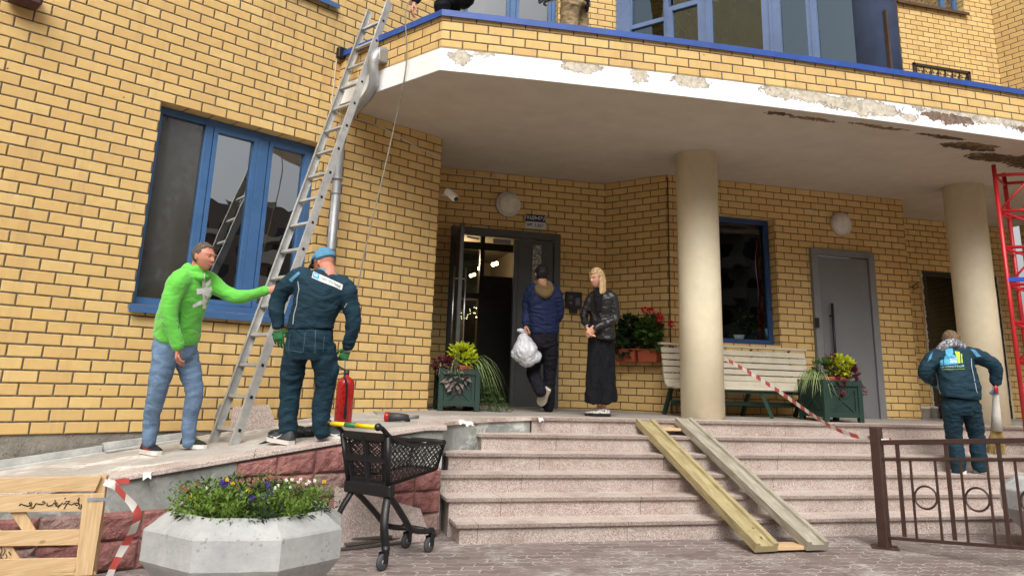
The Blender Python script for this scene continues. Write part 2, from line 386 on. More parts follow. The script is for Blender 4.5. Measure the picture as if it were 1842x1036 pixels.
    def ball(s, c, r, seg=12, rings=8, sc=(1, 1, 1), rot=None, mi=0):
        m = (rot if rot is not None else Matrix.Identity(3)) @ Matrix.Diagonal(Vector(sc))
        s.lathe([(r * math.sin(math.pi * i / rings), -r * math.cos(math.pi * i / rings)) if 0 < i < rings else (0, -r if i == 0 else r) for i in range(rings + 1)], c, seg, m, mi)
    def leaf(s, p, d, n, L, w, mi=0, bend=0.3):
        """pointed leaf of two quads bent along its length"""
        p = Vector(p); d = Vector(d).normalized(); n = Vector(n); n = (n - d * n.dot(d))
        if n.length < 1e-4: n = d.orthogonal()
        n.normalize(); sd_ = d.cross(n)
        a = p; b = p + d * L * 0.5 + n * L * bend * 0.35; c = p + d * L - n * L * bend * 0.15
        v = [s.bm.verts.new(q) for q in (a, b + sd_ * w / 2, c, b - sd_ * w / 2)]
        for idx in ((0, 1, 2), (0, 2, 3)):
            f = s.bm.faces.new([v[i] for i in idx]); f.material_index = mi
    def build(s, name, m, parent=None, root=None, smooth=None, bevel=0.0, kind=None, label=None, recalc=False):
        if bevel > 0:
            bmesh.ops.remove_doubles(s.bm, verts=s.bm.verts[:], dist=1e-5)
            try: bmesh.ops.bevel(s.bm, geom=[e for e in s.bm.edges if len(e.link_faces) == 2 and e.calc_face_angle(0) > 0.5], offset=bevel, segments=1, affect='EDGES', clamp_overlap=True)
            except Exception: pass
        if recalc: bmesh.ops.recalc_face_normals(s.bm, faces=s.bm.faces[:])
        me = bpy.data.meshes.new(name); 
        r = parent
        if parent is not None:
            while r.parent is not None: r = r.parent
            s.bm.transform(WM[r.name].inverted())
        s.bm.to_mesh(me); s.bm.free()
        if smooth is not None:
            for p in me.polygons: p.use_smooth = smooth
        o = bpy.data.objects.new(name, me); scene.collection.objects.link(o)
        if parent is not None: o.parent = parent
        else: WM[o.name] = Matrix.Identity(4)
        for q in (m if isinstance(m, (list, tuple)) else [m]): me.materials.append(q)
        if kind: o['kind'] = kind
        if label: o['label'] = label
        return o
def smooth_curve(pts, n=8, closed=False):
    pts = [Vector(p) for p in pts]; out = []
    N = len(pts)
    for i in range(N - 1):
        p0 = pts[max(i - 1, 0)]; p1 = pts[i]; p2 = pts[i + 1]; p3 = pts[min(i + 2, N - 1)]
        for k in range(n):
            t = k / n
            out.append(0.5 * ((2 * p1) + (-p0 + p2) * t + (2 * p0 - 5 * p1 + 4 * p2 - p3) * t * t + (-p0 + 3 * p1 - 3 * p2 + p3) * t ** 3))
    out.append(pts[-1]); return out

BR = brick_mat(); GRAN = granite_mat('pink granite', .88, .3, .08); GRAN_T = granite_mat('dusty granite with painted top light', 1.08, .6); GRAN_E = granite_mat('rough sawn granite edge', .62, .1, .25)  # one granite: riser tone lowered, tread tops raised to suggest light from above
M_BLUE = mat('blue window paint', (62, 100, 144), 0.42, 0.1, 3)
M_BLUE2 = mat('blue grey bay frame', (98, 118, 154), 0.4, 0.1, 2, dirt=0.25)
M_CAP = mat('blue metal cap', (38, 76, 152), 0.4, 0.12, 3, bump=0.004, bscale=3, dirt=0.2)
M_SOFF = None
G_DARK = glass_mat('window glass', (0.42, 0.46, 0.46), 0.015)
G_REF = glass_mat('reflective window glass', (0.35, 0.38, 0.38), 0.36)
G_BAY = glass_mat('bay window glass', (0.26, 0.36, 0.42), 0.16, (0.52, 0.64, 0.72))
M_ROOM = mat('dark room', (52, 50, 46), 0.9, 0.3, 2)
M_CONC = concrete_mat('rough concrete', (104, 98, 88), (158, 152, 140), 5, 0.02, 16, 0.5)
M_PLAS = concrete_mat('smeared grey plaster', (104, 108, 104), (160, 162, 156), 3, 0.008, 10, 0.1, white=((205, 207, 200), 2.6, 0.7))

SCRN = mat('dusty screened pane', (62, 60, 54), .12, .1, 2, spec=1.0, coat=.4)
# ------------------------------------------------------------------ ground
g = MB(); g.face([(-120, -120, 0), (160, -120, 0), (160, 60, 0), (-120, 60, 0)])
tag(g.build('ground', paver_mat()), kind='structure')

# ------------------------------------------------------------------ building
LW = (-2.0246, 7.3645, 30.03)
V0 = 0.779
def wall(mb, w, s0, s1, z0, z1, openings=(), th=0.25, uoff=0.13, reveal=0.12, back=True, voff=V0):
    a = R(w[2]); dr = Vector((math.cos(a), math.sin(a), 0)); nn = Vector((math.sin(a), -math.cos(a), 0)); o = Vector((w[0], w[1], 0))
    P = lambda s, z, d=0: o + dr * s + Vector((0, 0, z)) - nn * d
    ss = sorted({s0, s1, *[q for op in openings for q in op[:2] if s0 < q < s1]}); zz = sorted({z0, z1, *[q for op in openings for q in op[2:4] if z0 < q < z1]})
    for i in range(len(ss) - 1):
        for k in range(len(zz) - 1):
            a0, a1, b0, b1 = ss[i], ss[i + 1], zz[k], zz[k + 1]; cm, cz = (a0 + a1) / 2, (b0 + b1) / 2
            if any(op[0] < cm < op[1] and op[2] < cz < op[3] for op in openings): continue
            mb.face([P(a0, b0), P(a1, b0), P(a1, b1), P(a0, b1)], [(a0 + uoff, b0 - voff), (a1 + uoff, b0 - voff), (a1 + uoff, b1 - voff), (a0 + uoff, b1 - voff)])
            mb.face([P(a1, b0, th), P(a0, b0, th), P(a0, b1, th), P(a1, b1, th)], [(a1, b0 - voff), (a0, b0 - voff), (a0, b1 - voff), (a1, b1 - voff)])
    for (a0, a1, b0, b1) in openings:
        d = th
        for s_, flip in ((a0, 0), (a1, 1)):
            q = [P(s_, b0), P(s_, b0, d), P(s_, b1, d), P(s_, b1)]; u = [(s_ + uoff, b0 - voff), (s_ + uoff + d, b0 - voff), (s_ + uoff + d, b1 - voff), (s_ + uoff, b1 - voff)]
            mb.face(q, u)
        mb.face([P(a0, b1), P(a1, b1), P(a1, b1, d), P(a0, b1, d)], [(a0, b1 - voff + .02), (a1, b1 - voff + .02), (a1, b1 - voff + .06), (a0, b1 - voff + .06)])
        mb.face([P(a0, b0), P(a0, b0, d), P(a1, b0, d), P(a1, b0)], [(a0, .02), (a0, .06), (a1, .06), (a1, .02)])
    mb.face([P(s0, z0), P(s0, z1), P(s0, z1, th), P(s0, z0, th)], [(uoff + s0, z0 - voff), (uoff + s0, z1 - voff), (uoff + s0 - th, z1 - voff), (uoff + s0 - th, z0 - voff)])
    mb.face([P(s1, z0), P(s1, z0, th), P(s1, z1, th), P(s1, z1)], [(uoff + s1, z0 - voff), (uoff + s1 + th, z0 - voff), (uoff + s1 + th, z1 - voff), (uoff + s1, z1 - voff)])
    mb.face([P(s0, z1), P(s1, z1), P(s1, z1, th), P(s0, z1, th)]); mb.face([P(s0, z0), P(s0, z0, th), P(s1, z0, th), P(s1, z0)])
    return P
bld = thing('apartment_building', 'yellow brick apartment building with a deep entrance canopy on two round columns', 'building', (1.575, 9.445, 0))
TOPZ = 22.0
JZ = lambda j: V0 + 0.1019 * j
LWIN = (0.65, 2.42, JZ(11), JZ(30)); UWIN = (1.2, 2.40, 5.56, 7.4)
m = MB(); PL = wall(m, LW, -9.1, 4.158, V0, TOPZ, [LWIN, UWIN], th=0.25); m.build('wall', BR, bld)
m = MB(); wall(m, (LW[0] - 0.006, LW[1] + 0.01, LW[2]), -9.1, 4.15, 0, V0 - 0.001, (), th=0.24); m.build('plinth', M_CONC, bld)
# recess side wall + entrance wall + splay + second wall + return + back wall
DWy = 10.83
DOOR = (2.01, 3.667, 0.0, 3.485)
m = MB(); wall(m, (1.575, 9.452, 90), 0.0, DWy - 9.452 - 0.003, 0.9, 4.5, th=0.2, uoff=0.05); m.build('wall', BR, bld)
m = MB(); wall(m, (0, DWy, 0), 1.578, 4.40, 0.9, 4.62, [(2.01, 3.667, 0.9, JZ(26.5))], uoff=0.13 - 4.132); m.build('wall', BR, bld)
sa = math.degrees(math.atan2(9.98 - 10.83, 5.03 - 4.40)); sl = math.hypot(.63, .85)
m = MB(); SP = wall(m, (4.40, 10.83, sa), 0, sl, 0.9, 4.62, uoff=0.13, th=0.1); m.build('wall', BR, bld)
GWy = 9.98
GWIN = (5.45, 6.785, 1.95, 3.83); GDOOR = (7.36, 8.49, 0.9, 3.43)
m = MB(); wall(m, (0, GWy, 0), 5.031, 9.15, 0.9, 4.62, [GWIN, GDOOR], uoff=0.13 - 6.933); m.build('wall', BR, bld)
m = MB(); wall(m, (9.147, GWy + 0.251, 90), 0, 0.8, 0.9, 4.62, th=0.2, uoff=0.3); m.build('wall', BR, bld)
BWy = 11.05; BDOOR = (10.40, 12.03, 0.9, 3.42)
m = MB(); wall(m, (0, BWy, 0), 9.152, 12.46, 0.9, 4.62, [BDOOR], uoff=0.07); m.build('wall', BR, bld)
m = MB(); wall(m, (12.45, 10.83, -75), 0.0, 6.5, 0, TOPZ, th=0.25); m.build('wall', BR, bld)
U2 = (2.0, 3.58, 6.30, 8.2); U3 = (10.25, 11.78, 8.46, 9.5)
m = MB(); wall(m, (0, DWy, 0), 1.30, 12.70, 4.621, TOPZ, [U2, U3, (4.62, 9.4, 4.621, 9.9)], uoff=0.13 - 4.132); m.build('wall', BR, bld)
# corbelled joint line at the splay corner
m = MB(); m.box((5.028, 9.972, 2.6), (0.014, 0.014, 3.4)); m.build('corner_joint', mat('dark mortar', (74, 60, 44), 0.9), bld)

def window(w, op, inset, frames, mats, panes, sill=True, fw=0.07, label=None, room=0.6, sillmat=None, fd=0.07, dark_first=False):
    """frames: vertical mullion positions (s, width); panes get glass between"""
    a = R(w[2]); dr = Vector((math.cos(a), math.sin(a), 0)); nn = Vector((math.sin(a), -math.cos(a), 0)); o = Vector((w[0], w[1], 0))
    rot = Matrix((dr, -nn, Vector((0, 0, 1)))).transposed()
    P = lambda s, z, d: o + dr * s + Vector((0, 0, z)) - nn * d
    s0, s1, z0, z1 = op; e = 0.003; s0 += e; s1 -= e; z0 += e; z1 -= e
    fr = MB(); d = inset + fd / 2
    fr.box(P((s0 + s1) / 2, z1 - fw / 2, d), (s1 - s0, fd, fw), rot); fr.box(P((s0 + s1) / 2, z0 + fw / 2, d), (s1 - s0, fd, fw), rot)
    fr.box(P(s0 + fw / 2, (z0 + z1) / 2, d), (fw, fd, z1 - z0 - 2 * fw), rot); fr.box(P(s1 - fw / 2, (z0 + z1) / 2, d), (fw, fd, z1 - z0 - 2 * fw), rot)
    for (ms, mw) in frames: fr.box(P(ms, (z0 + z1) / 2, d), (mw, fd * 0.98, z1 - z0 - 2 * fw), rot)
    win = fr.build('window', mats, bld, bevel=0.006, label=label)
    edges = [s0 + fw] + [q for ms, mw in frames for q in (ms - mw / 2, ms + mw / 2)] + [s1 - fw]
    for i in range(0, len(edges), 2):
        a0, a1 = edges[i], edges[i + 1]
        kind = panes[(i // 2) % len(panes)]
        if kind[1]:      # opening sash
            q = MB(); sw = 0.045
            for (cs, cz, ws, wz) in (((a0 + a1) / 2, z1 - fw - sw / 2, a1 - a0 - 0.01, sw), ((a0 + a1) / 2, z0 + fw + sw / 2, a1 - a0 - 0.01, sw), (a0 + sw / 2 + 0.005, (z0 + z1) / 2, sw, z1 - z0 - 2 * fw - 2 * sw), (a1 - sw / 2 - 0.005, (z0 + z1) / 2, sw, z1 - z0 - 2 * fw - 2 * sw)):
                q.box(P(cs, cz, d - 0.012), (ws, fd * 0.7, wz), rot)
            q.build('sash', mats, win, bevel=0.004); g0, g1, h0, h1 = a0 + sw, a1 - sw, z0 + fw + sw, z1 - fw - sw
        else: g0, g1, h0, h1 = a0, a1, z0 + fw, z1 - fw
        q = MB(); q.box(P((g0 + g1) / 2, (h0 + h1) / 2, d + 0.01), (g1 - g0 + 0.006, 0.008, h1 - h0 + 0.006), rot); q.build('pane', kind[0], win)
    if sill:
        q = MB(); sm = sillmat or mats
        pts = [(s0 - 0.05, 0.0), (s1 + 0.03, 0.0)]
        b0 = [P(s0 - 0.03, z0 - 0.006, inset), P(s1 + 0.03, z0 - 0.006, inset), P(s1 + 0.03, z0 + 0.012, inset), P(s0 - 0.03, z0 + 0.012, inset)]
        f0 = [P(s0 - 0.05, z0 - 0.05, -0.07), P(s1 + 0.05, z0 - 0.05, -0.07), P(s1 + 0.05, z0 - 0.02, -0.07), P(s0 - 0.05, z0 - 0.02, -0.07)]
        q.hexa([f0[0], f0[1], b0[1], b0[0], f0[3], f0[2], b0[2], b0[3]])
        q.box(P((s0 + s1) / 2, z0 - 0.055, -0.072), (s1 - s0 + 0.1, 0.006, 0.05), rot)
        q.build('sill', sm, win)
    if room:
        q = MB(); dd = inset + fd + 0.03
        A, B_, C_, D_ = P(s0 - .4, z0 - .9, dd), P(s1 + .4, z0 - .9, dd), P(s1 + .4, z1 + .5, dd), P(s0 - .4, z1 + .5, dd)
        off = -nn * room; A2, B2, C2, D2 = A + off, B_ + off, C_ + off, D_ + off
        for f in ((A, A2, B2, B_), (D_, C_, C2, D2), (A, D_, D2, A2), (B_, B2, C2, C_), (A2, D2, C2, B2)): q.face(list(f))
        q.build('room_interior', M_ROOM, win)
    return win
window(LW, LWIN, 0.13, [(1.20, 0.085), (1.80, 0.12)], M_BLUE, [(SCRN, False), (G_REF, True), (G_REF, True)], label='wide blue framed window with two tall opening sashes beside a fixed dark pane', room=1.2)
window(LW, UWIN, 0.13, [(1.8, 0.09)], M_BLUE, [(G_REF, False)], label='upper blue window above the ladder', room=1)
window((0, DWy, 0), U2, 0.14, [(2.86, 0.10)], M_BLUE, [(glass_mat('upper window glass', (.4, .42, .42), .12), True)], label='blue framed window just above the canopy roof', room=1)
window((0, DWy, 0), U3, 0.14, [(11.45, 0.09)], M_BLUE, [(G_REF, False)], sillmat=mat('brown sill', (84, 62, 50), 0.5), label='upper right window', room=1)
window((0, GWy, 0), GWIN, 0.16, [], mat('dark blue window paint', (40, 72, 118), .42), [(G_DARK, False)], sill=False, fw=.075, label='blue framed fixed window behind the column and bench', room=2.2)
q = MB()
q.box((6.12, GWy + .34, 1.96), (1.5, 0.3, 0.04)); q.build('inner_sill', mat('white inner sill', (150, 150, 146), 0.5), bld)

# ---- canopy
def arc_y(x): return 6.955 + 0.245 * ((x - 7.0) / 5.86) ** 2
front = [(x, arc_y(x)) for x in np.linspace(1.14, 12.86, 33)]
outl = [(0.196, 8.652)] + front + [(13.80, 8.652)]
def offset(pts, d):
    """shift an open outline outward (towards the street) by d"""
    out = []
    for i, p in enumerate(pts):
        a = Vector(pts[max(i - 1, 0)]); b = Vector(pts[min(i + 1, len(pts) - 1)]); c = Vector(p)
        t1 = (c - a).normalized() if i > 0 else (b - c).normalized(); t2 = (b - c).normalized() if i < len(pts) - 1 else t1
        n1 = Vector((t1.y, -t1.x)); n2 = Vector((t2.y, -t2.x)); n = (n1 + n2).normalized(); k = d / max(0.4, n.dot(n1))
        out.append((c.x + n.x * k, c.y + n.y * k))
    return out
def strip(mb, o1, o2, z0, z1, voff=0.0, mi=0):
    """solid band between outer outline o1 and inner outline o2"""
    acc = 0
    for i in range(len(o1) - 1):
        L = (Vector(o1[i + 1]) - Vector(o1[i])).length
        a, b, c, d = o1[i], o1[i + 1], o2[i + 1], o2[i]
        U = lambda u, z: (u, z - voff)
        mb.face([(*a, z0), (*b, z0), (*b, z1), (*a, z1)], [U(acc, z0), U(acc + L, z0), U(acc + L, z1), U(acc, z1)], mi)
        mb.face([(*c, z0), (*d, z0), (*d, z1), (*c, z1)], [U(acc + L, z0), U(acc, z0), U(acc, z1), U(acc + L, z1)], mi)
        mb.face([(*a, z1), (*b, z1), (*c, z1), (*d, z1)], [U(acc, z1), U(acc + L, z1), U(acc + L, z1 + .1), U(acc, z1 + .1)], mi)
        mb.face([(*d, z0), (*c, z0), (*b, z0), (*a, z0)], [U(acc, z0), U(acc + L, z0), U(acc + L, z0 - .1), U(acc, z0 - .1)], mi)
        acc += L
    for i, s_ in ((0, 1), (-1, -1)):
        f = [(*o1[i], z0), (*o1[i], z1), (*o2[i], z1), (*o2[i], z0)]; mb.face(f if s_ > 0 else f[::-1])
SOF = 4.339; PT = 4.572
inner = offset(outl, -0.12)
# soffit patches in metres (x, y) of the plan
soff_mat = patch_mat('grey canopy soffit plaster', ((184, 176, 162), (194, 187, 174)),
    [[(7.85, 7.42, .42, .11), (8.5, 7.66, .42, .16), (7.3, 7.2, .34, .05), (9.3, 7.6, .6, .3), (5.0, 7.16, .16, .05)], [(5.45, 7.18, .28, .05), (6.3, 7.15, .4, .035), (7.9, 7.3, .3, .05)]],
    [((58, 46, 36), (92, 76, 58)), ((96, 76, 52), (136, 112, 70))])
m = MB()
poly = [p for p in outl] + [(14.3, 9.70), (12.42, 10.80), (12.42, BWy - .004), (1.30, BWy - .004), (1.59, 9.47)]
m.prism([(p[0], p[1]) for p in poly], SOF, 4.60); can = m.build('canopy', soff_mat, bld)
edge0 = 1.741
fx = lambda X: edge0 + (X - 1.14)
fas = patch_mat('white fascia plaster', ((232, 232, 229), (240, 240, 239)),
    [[(fx(1.33), 4.50, .13, .07), (fx(2.62), 4.53, .24, .06), (fx(1.58), 4.55, .10, .03), (fx(3.25), 4.50, .09, .075), (fx(3.85), 4.51, .22, .065), (fx(5.2), 4.51, .55, .075), (fx(5.95), 4.47, .55, .095), (fx(7.75), 4.54, 1.1, .055), (fx(6.6), 4.42, .09, .04), (fx(8.6), 4.5, .6, .08), (fx(10.4), 4.5, .5, .07)], [(fx(7.15), 4.475, .42, .06), (fx(8.4), 4.47, .25, .045)]],
    [((176, 164, 142), (212, 204, 188)), ((92, 74, 62), (140, 118, 104))], rough=0.7)
m = MB(); strip(m, offset(outl, 0.012), offset(outl, -0.003), SOF - 0.006, PT); m.build('fascia', fas, can)
m = MB(); strip(m, outl, inner, PT + 0.001, 4.93, voff=PT - 3 * 0.1019 * 2 + 0.0); m.build('parapet', BR, can)
m = MB(); strip(m, offset(outl, 0.035), offset(outl, -0.16), 4.932, 4.952); strip(m, offset(outl, 0.036), offset(outl, 0.031), 4.918, 4.986); strip(m, offset(outl, -0.155), offset(outl, -0.16), 4.92, 4.986); strip(m, offset(outl, 0.031), offset(outl, -0.155), 4.965, 4.984)
m.build('cap_flashing', M_CAP, can)
m = MB(); m.prism([(p[0], p[1]) for p in offset(outl, -0.13)] + [(14.2, 9.62), (12.3, 10.80), (1.6, 10.80), (1.62, 9.5)], 4.601, 4.64); m.build('roof', mat('grey roofing felt', (120, 118, 112), 0.9), can)
# columns
M_COL = mat('cream column paint', (240, 229, 198), 0.55, 0.06, 1.6, bump=0.003, bscale=6, dirt=0.10)
for cx_, cy_ in ((4.94, 8.955), (9.35, 8.985)):
    m = MB(); m.cyl((cx_, cy_), 0.268, 0.84, SOF - 0.001, 48)
    m.build('column', M_COL, bld, label='near cream column behind the wooden ramp' if cx_ < 6 else 'far cream column beside the sweeping worker')
# ---- bay window above the canopy
BAY = (4.62, 10.83, -52.0)
ba = R(BAY[2]); bdr = Vector((math.cos(ba), math.sin(ba), 0)); bnn = Vector((math.sin(ba), -math.cos(ba), 0)); bro = Matrix((bdr, -bnn, Vector((0, 0, 1)))).transposed()
def bay(mirror=False):
    f = lambda v: Vector((14.03 - v.x, v.y, v.z)) if mirror else v
    P = lambda s, z, d=0: f(Vector((BAY[0], BAY[1], 0)) + bdr * s + Vector((0, 0, z)) - bnn * d)
    rr = bro if not mirror else Matrix((Vector((-bdr.x, bdr.y, 0)), Vector((bnn.x, -bnn.y, 0)), Vector((0, 0, 1)))).transposed()
    fr = MB(); ZB, ZT = 4.66, 9.9
    def bx(s0, s1, z0, z1, d0=0.0, d1=0.09):
        c = [P(s0, z0, d0), P(s1, z0, d0), P(s1, z0, d1), P(s0, z0, d1), P(s0, z1, d0), P(s1, z1, d0), P(s1, z1, d1), P(s0, z1, d1)]
        fr.hexa(c)
    bx(0, 0.24, ZB, ZT, -0.06, 0.1)
    for s0, s1 in ((0.82, 0.90), (1.44, 1.60), (2.36, 2.62), (2.98, 3.12)):
        bx(s0, s1, ZB, ZT, -0.012, 0.10)
        bx(s0 + (s1 - s0) * .42, s0 + (s1 - s0) * .58, ZB, ZT, -0.03, 0.0)
    bx(0.24, 3.86, ZB, ZB + 0.35, 0, 0.08); bx(0.24, 3.86, 9.0, ZT, 0, 0.08)
    for z in (6.92, 8.0): bx(0.24, 0.82, z, z + 0.07, 0, 0.08)
    bx(0.90, 1.44, 7.05, 7.13, -0.004, 0.08); bx(0.90, 0.96, 5.0, 7.05, -0.004, 0.08); bx(1.38, 1.44, 5.0, 7.05, -0.004, 0.08)
    bx(3.12, 3.86, 5.36, 5.42, -0.004, 0.08)
    bay_o = fr.build('bay_window', M_BLUE2, bld, label='blue grey glazed bay above the canopy' , recalc=True)
    for s0, s1 in ((0.24, 0.82), (0.96, 1.38), (1.60, 2.36), (2.62, 2.98), (3.12, 3.86)):
        g_ = MB(); c = [P(s0, 5.01, .04), P(s1, 5.01, .04), P(s1, 5.01, .05), P(s0, 5.01, .05), P(s0, 9.0, .04), P(s1, 9.0, .04), P(s1, 9.0, .05), P(s0, 9.0, .05)]; g_.hexa(c)
        g_.build('pane', G_BAY, bay_o, recalc=True)
    return bay_o
b0 = bay(); bay(True)
m = MB(); m.box((7.0, 11.3, 6.9), (4.6, 0.1, 4.6)); m.prism([(4.55, 10.85), (7.05, 7.7), (9.5, 10.85)], 9.9, 10.1); m.build('bay_interior', mat('dim room wall', (84, 88, 88), 0.9, 0.25, 1.5), b0)
m = MB(); m.box((6.25, 9.4, 6.4), (0.02, 0.9, 3.0), Matrix.Rotation(0.5, 3, 'Z')); m.build('curtain', mat('pale curtain', (190, 198, 200), 0.9), b0)
m = MB(); m.cyl((7.05, 7.86), 0.27, 4.64, TOPZ, 32); m.build('bay_column', M_BLUE2, bld, smooth=True)
pb = atY(1588, 20, 7.62); pa = atY(1600, 117, 7.62)
m = MB(); m.beam((pa.x - .03, 7.60, 4.66), (pa.x - .03, 7.60, pb.z - .02), 0.10, 0.03, up=(1, 0, 0)); m.build('brown_board', mat('weathered brown board', (70, 52, 42), 0.8, 0.3, 5), bld)
# vent grille on the upper right wall
vg = MB(); x0, x1, z0, z1 = 10.62, 11.78, 7.06, 7.24
x0, x1 = atY(1643, 115, 10.80).x, atY(1747, 140, 10.80).x; z1 = atY(1643, 113, 10.8).z; z0 = z1 - 0.30
vg.box(((x0 + x1) / 2, 10.815, z1 - .02), (x1 - x0, .03, .05)); vg.box(((x0 + x1) / 2, 10.815, z0 + .02), (x1 - x0, .03, .04)); vg.box((x0 + .02, 10.815, (z0 + z1) / 2), (.04, .03, z1 - z0)); vg.box((x1 - .03, 10.815, (z0 + z1) / 2), (.06, .03, z1 - z0))
for k in range(8):
    xx = x0 + (k + .5) * (x1 - x0) / 8
    vg.box((xx, 10.822, (z0 + z1) / 2), (.015, .016, z1 - z0 - .08)); vg.tube([(xx + .05 * math.cos(t), 10.81, (z0 + z1) / 2 + .05 * math.sin(t)) for t in np.linspace(0, 4.5, 9)], .008, 5)
vg.build('vent_grille', mat('dark brown grille', (46, 34, 28), 0.6), bld)

# ---- entrance door, lobby
M_DOOR = mat('dark grey door paint', (74, 76, 74), 0.45, 0.08, 3)
M_DOOR2 = mat('grey door paint', (122, 123, 124), 0.5, 0.07, 3)
M_STEEL = mat('brushed steel', (178, 178, 176), 0.3, 0.08, 20, metal=1.0)
M_BLK = mat('black plastic', (22, 22, 24), 0.45, 0.2, 8)
x0, x1, zt = 2.013, 3.664, JZ(26.5) - 0.003
PZ = 0.972
m = MB(); y = DWy
m.box(((x0 + x1) / 2, y + .0, zt - .05), (x1 - x0, .12, .10)); m.box((x0 + .05, y, (zt - .1 + PZ) / 2), (.10, .12, zt - .1 - PZ)); m.box((x1 - .05, y, (zt - .1 + PZ) / 2), (.10, .12, zt - .1 - PZ)); 
door = m.build('entrance_door', M_DOOR, bld, bevel=.005, label='dark grey double entrance door with its left leaf open')
m = MB(); dx0, dx1 = 3.02, 3.56
m.box(((dx0 + dx1) / 2 , y - .005, (zt - .11 + PZ) / 2), (dx1 - dx0, .05, zt - .13 - PZ)); m.box((dx0 - .03, y + .01, (zt - .11 + PZ) / 2), (.06, .07, zt - .13 - PZ))
m.box((3.33, y - .034, 2.30 + .35), (.17, .012, .72)); m.build('door_leaf', M_DOOR, door, bevel=.004)
m = MB(); m.box((3.30, y - .044, 2.92), (.135, .006, .74)); m.build('glass_inset', speckle_mat('frosted ornamental glass', [(60, 60, 56), (150, 150, 140), (96, 96, 90), (180, 178, 168)], 60, 0.2), door)
# open leaf, swung out towards the street
hx, hy = 2.10, y - .06
ang = math.radians(-97); lx, ly = math.cos(ang), math.sin(ang); LW_ = 0.86
rotl = Matrix.Rotation(ang, 3, 'Z')
m = MB(); m.box((hx + lx * LW_ / 2, hy + ly * LW_ / 2, (zt - .12 + PZ + .01) / 2), (LW_, .05, zt - .13 - PZ), rotl); m.build('door_leaf', M_DOOR, door, bevel=.004)
m = MB()
for off in (-.075, .075):
    ex, ey = hx + lx * (LW_ - .10), hy + ly * (LW_ - .10); nx, ny = -ly, lx
    ax, ay = ex + nx * off, ey + ny * off
    m.tube([(ax, ay, 1.32), (ax, ay, 2.78)], .014, 10); 
    for z in (1.45, 2.62): m.tube([(ex, ey, z), (ax, ay, z)], .009, 8)
m.build('handle', M_STEEL, door, smooth=True)
m = MB(); m.box((2.32, y - .09, zt - .16), (.22, .02, .02), Matrix.Rotation(.5, 3, 'Z')); m.box((2.78, y + .02, zt - .16), (.26, .05, .06)); m.build('door_closer', mat('grey metal closer', (120, 120, 118), 0.4, metal=.6), door)
# lobby behind
M_LOB = mat('lobby wall', (112, 100, 80), 0.8, 0.1, 2); M_LOBD = mat('lobby dark panel', (30, 28, 26), 0.4, 0.2, 2)
m = MB()
A = [(1.9, y + .26), (3.75, y + .26), (3.75, 15.5), (1.9, 15.5)]
for i in (1, 2, 3):
    a, b = A[i], A[(i + 1) % 4]; m.face([(*a, PZ), (*b, PZ), (*b, 3.7), (*a, 3.7)])
m.face([(*A[0], PZ), (*A[1], PZ), (*A[2], PZ), (*A[3], PZ)]); m.face([(*A[0], 3.7), (*A[3], 3.7), (*A[2], 3.7), (*A[1], 3.7)])
m.build('lobby_interior', M_LOB, door)
yi = 12.0
m = MB()
for xx in (2.0, 2.75, 3.68): m.box((xx, yi, 2.3), (.07, .06, 2.7))
m.box((2.8, yi, 3.42), (1.9, .055, .12)); m.box((2.8, yi, 2.62), (1.9, .055, .09)); m.box((2.8, yi, 1.05), (1.9, .055, .12)); m.box((3.2, yi, 2.0), (.85, .03, 1.9))
m.build('inner_door', mat('brown black inner frame', (46, 42, 36), 0.4), door)
m = MB(); m.box((2.38, yi + .01, 3.0), (.62, .008, .72)); m.box((2.38, yi + .01, 1.85), (.62, .008, 1.4)); m.build('pane', G_DARK, door)
m = MB(); m.box((2.7, 14.2, 2.1), (.5, .05, 1.0)); m.box((2.3, 15.3, 2.75), (.9, .05, .35)); m.build('wall_panel', mat('beige lobby panel', (196, 176, 140), 0.7), door)
M_BULB = mat('lit bulb', (255, 235, 190), 0.5, 0, emit=((255, 226, 170), 18))
lamp_pos = [(863, 483, 12.8), (887, 476, 13.2), (893, 474, 13.2), (847, 496, 13.6), (853, 494, 13.6)]
m = MB()
for (a_, b_, yy) in lamp_pos:
    p = atY(a_, b_, yy); m.ball(p, .035, 10, 6)
m.build('ceiling_spotlight', M_BULB, door)
m = MB(); rng = random.Random(3)
for k in range(26):
    c0 = atY(860, 558, 13.0) if k < 19 else atY(833, 568, 13.4)
    t = rng.uniform(0, 6.3); rr = rng.uniform(.05, .16 if k < 19 else .08); m.ball(c0 + Vector((rr * math.cos(t), rng.uniform(-.1, .1), rr * .8 * math.sin(t))), .007, 6, 4)
m.build('chandelier', M_BULB, door)
ld = bpy.data.lights.new('lobby_lamp', 'POINT'); ld.energy = 40; ld.color = (1, .8, .52); ld.shadow_soft_size = .1
lo = bpy.data.objects.new('lobby_lamp', ld); scene.collection.objects.link(lo); lo.location = (2.55, 13.2, 3.35)
# grey door right
x0, x1, zt = GDOOR[0] + .003, GDOOR[1] - .003, GDOOR[3] - .003; y = GWy; PZ2 = .956
m = MB(); m.box(((x0 + x1) / 2, y - .01, zt - .05), (x1 - x0, .10, .10)); m.box((x0 + .055, y - .01, (zt - .1 + PZ2) / 2), (.11, .10, zt - .1 - PZ2)); m.box((x1 - .055, y - .01, (zt - .1 + PZ2) / 2), (.11, .10, zt - .1 - PZ2))
gd = m.build('service_door', M_DOOR2, bld, bevel=.005, label='plain mid grey metal door with a long black bar handle')
m = MB(); m.box(((x0 + x1) / 2, y + .0, (zt - .11 + PZ2) / 2), (x1 - x0 - .235, .06, zt - .12 - PZ2)); m.build('door_leaf', mat('grey door leaf', (114, 115, 116), 0.5, 0.06, 2), gd, bevel=.004)
m = MB(); hx = x0 + .27; m.tube([(hx, y - .10, 1.32), (hx, y - .10, 2.60)], .020, 10)
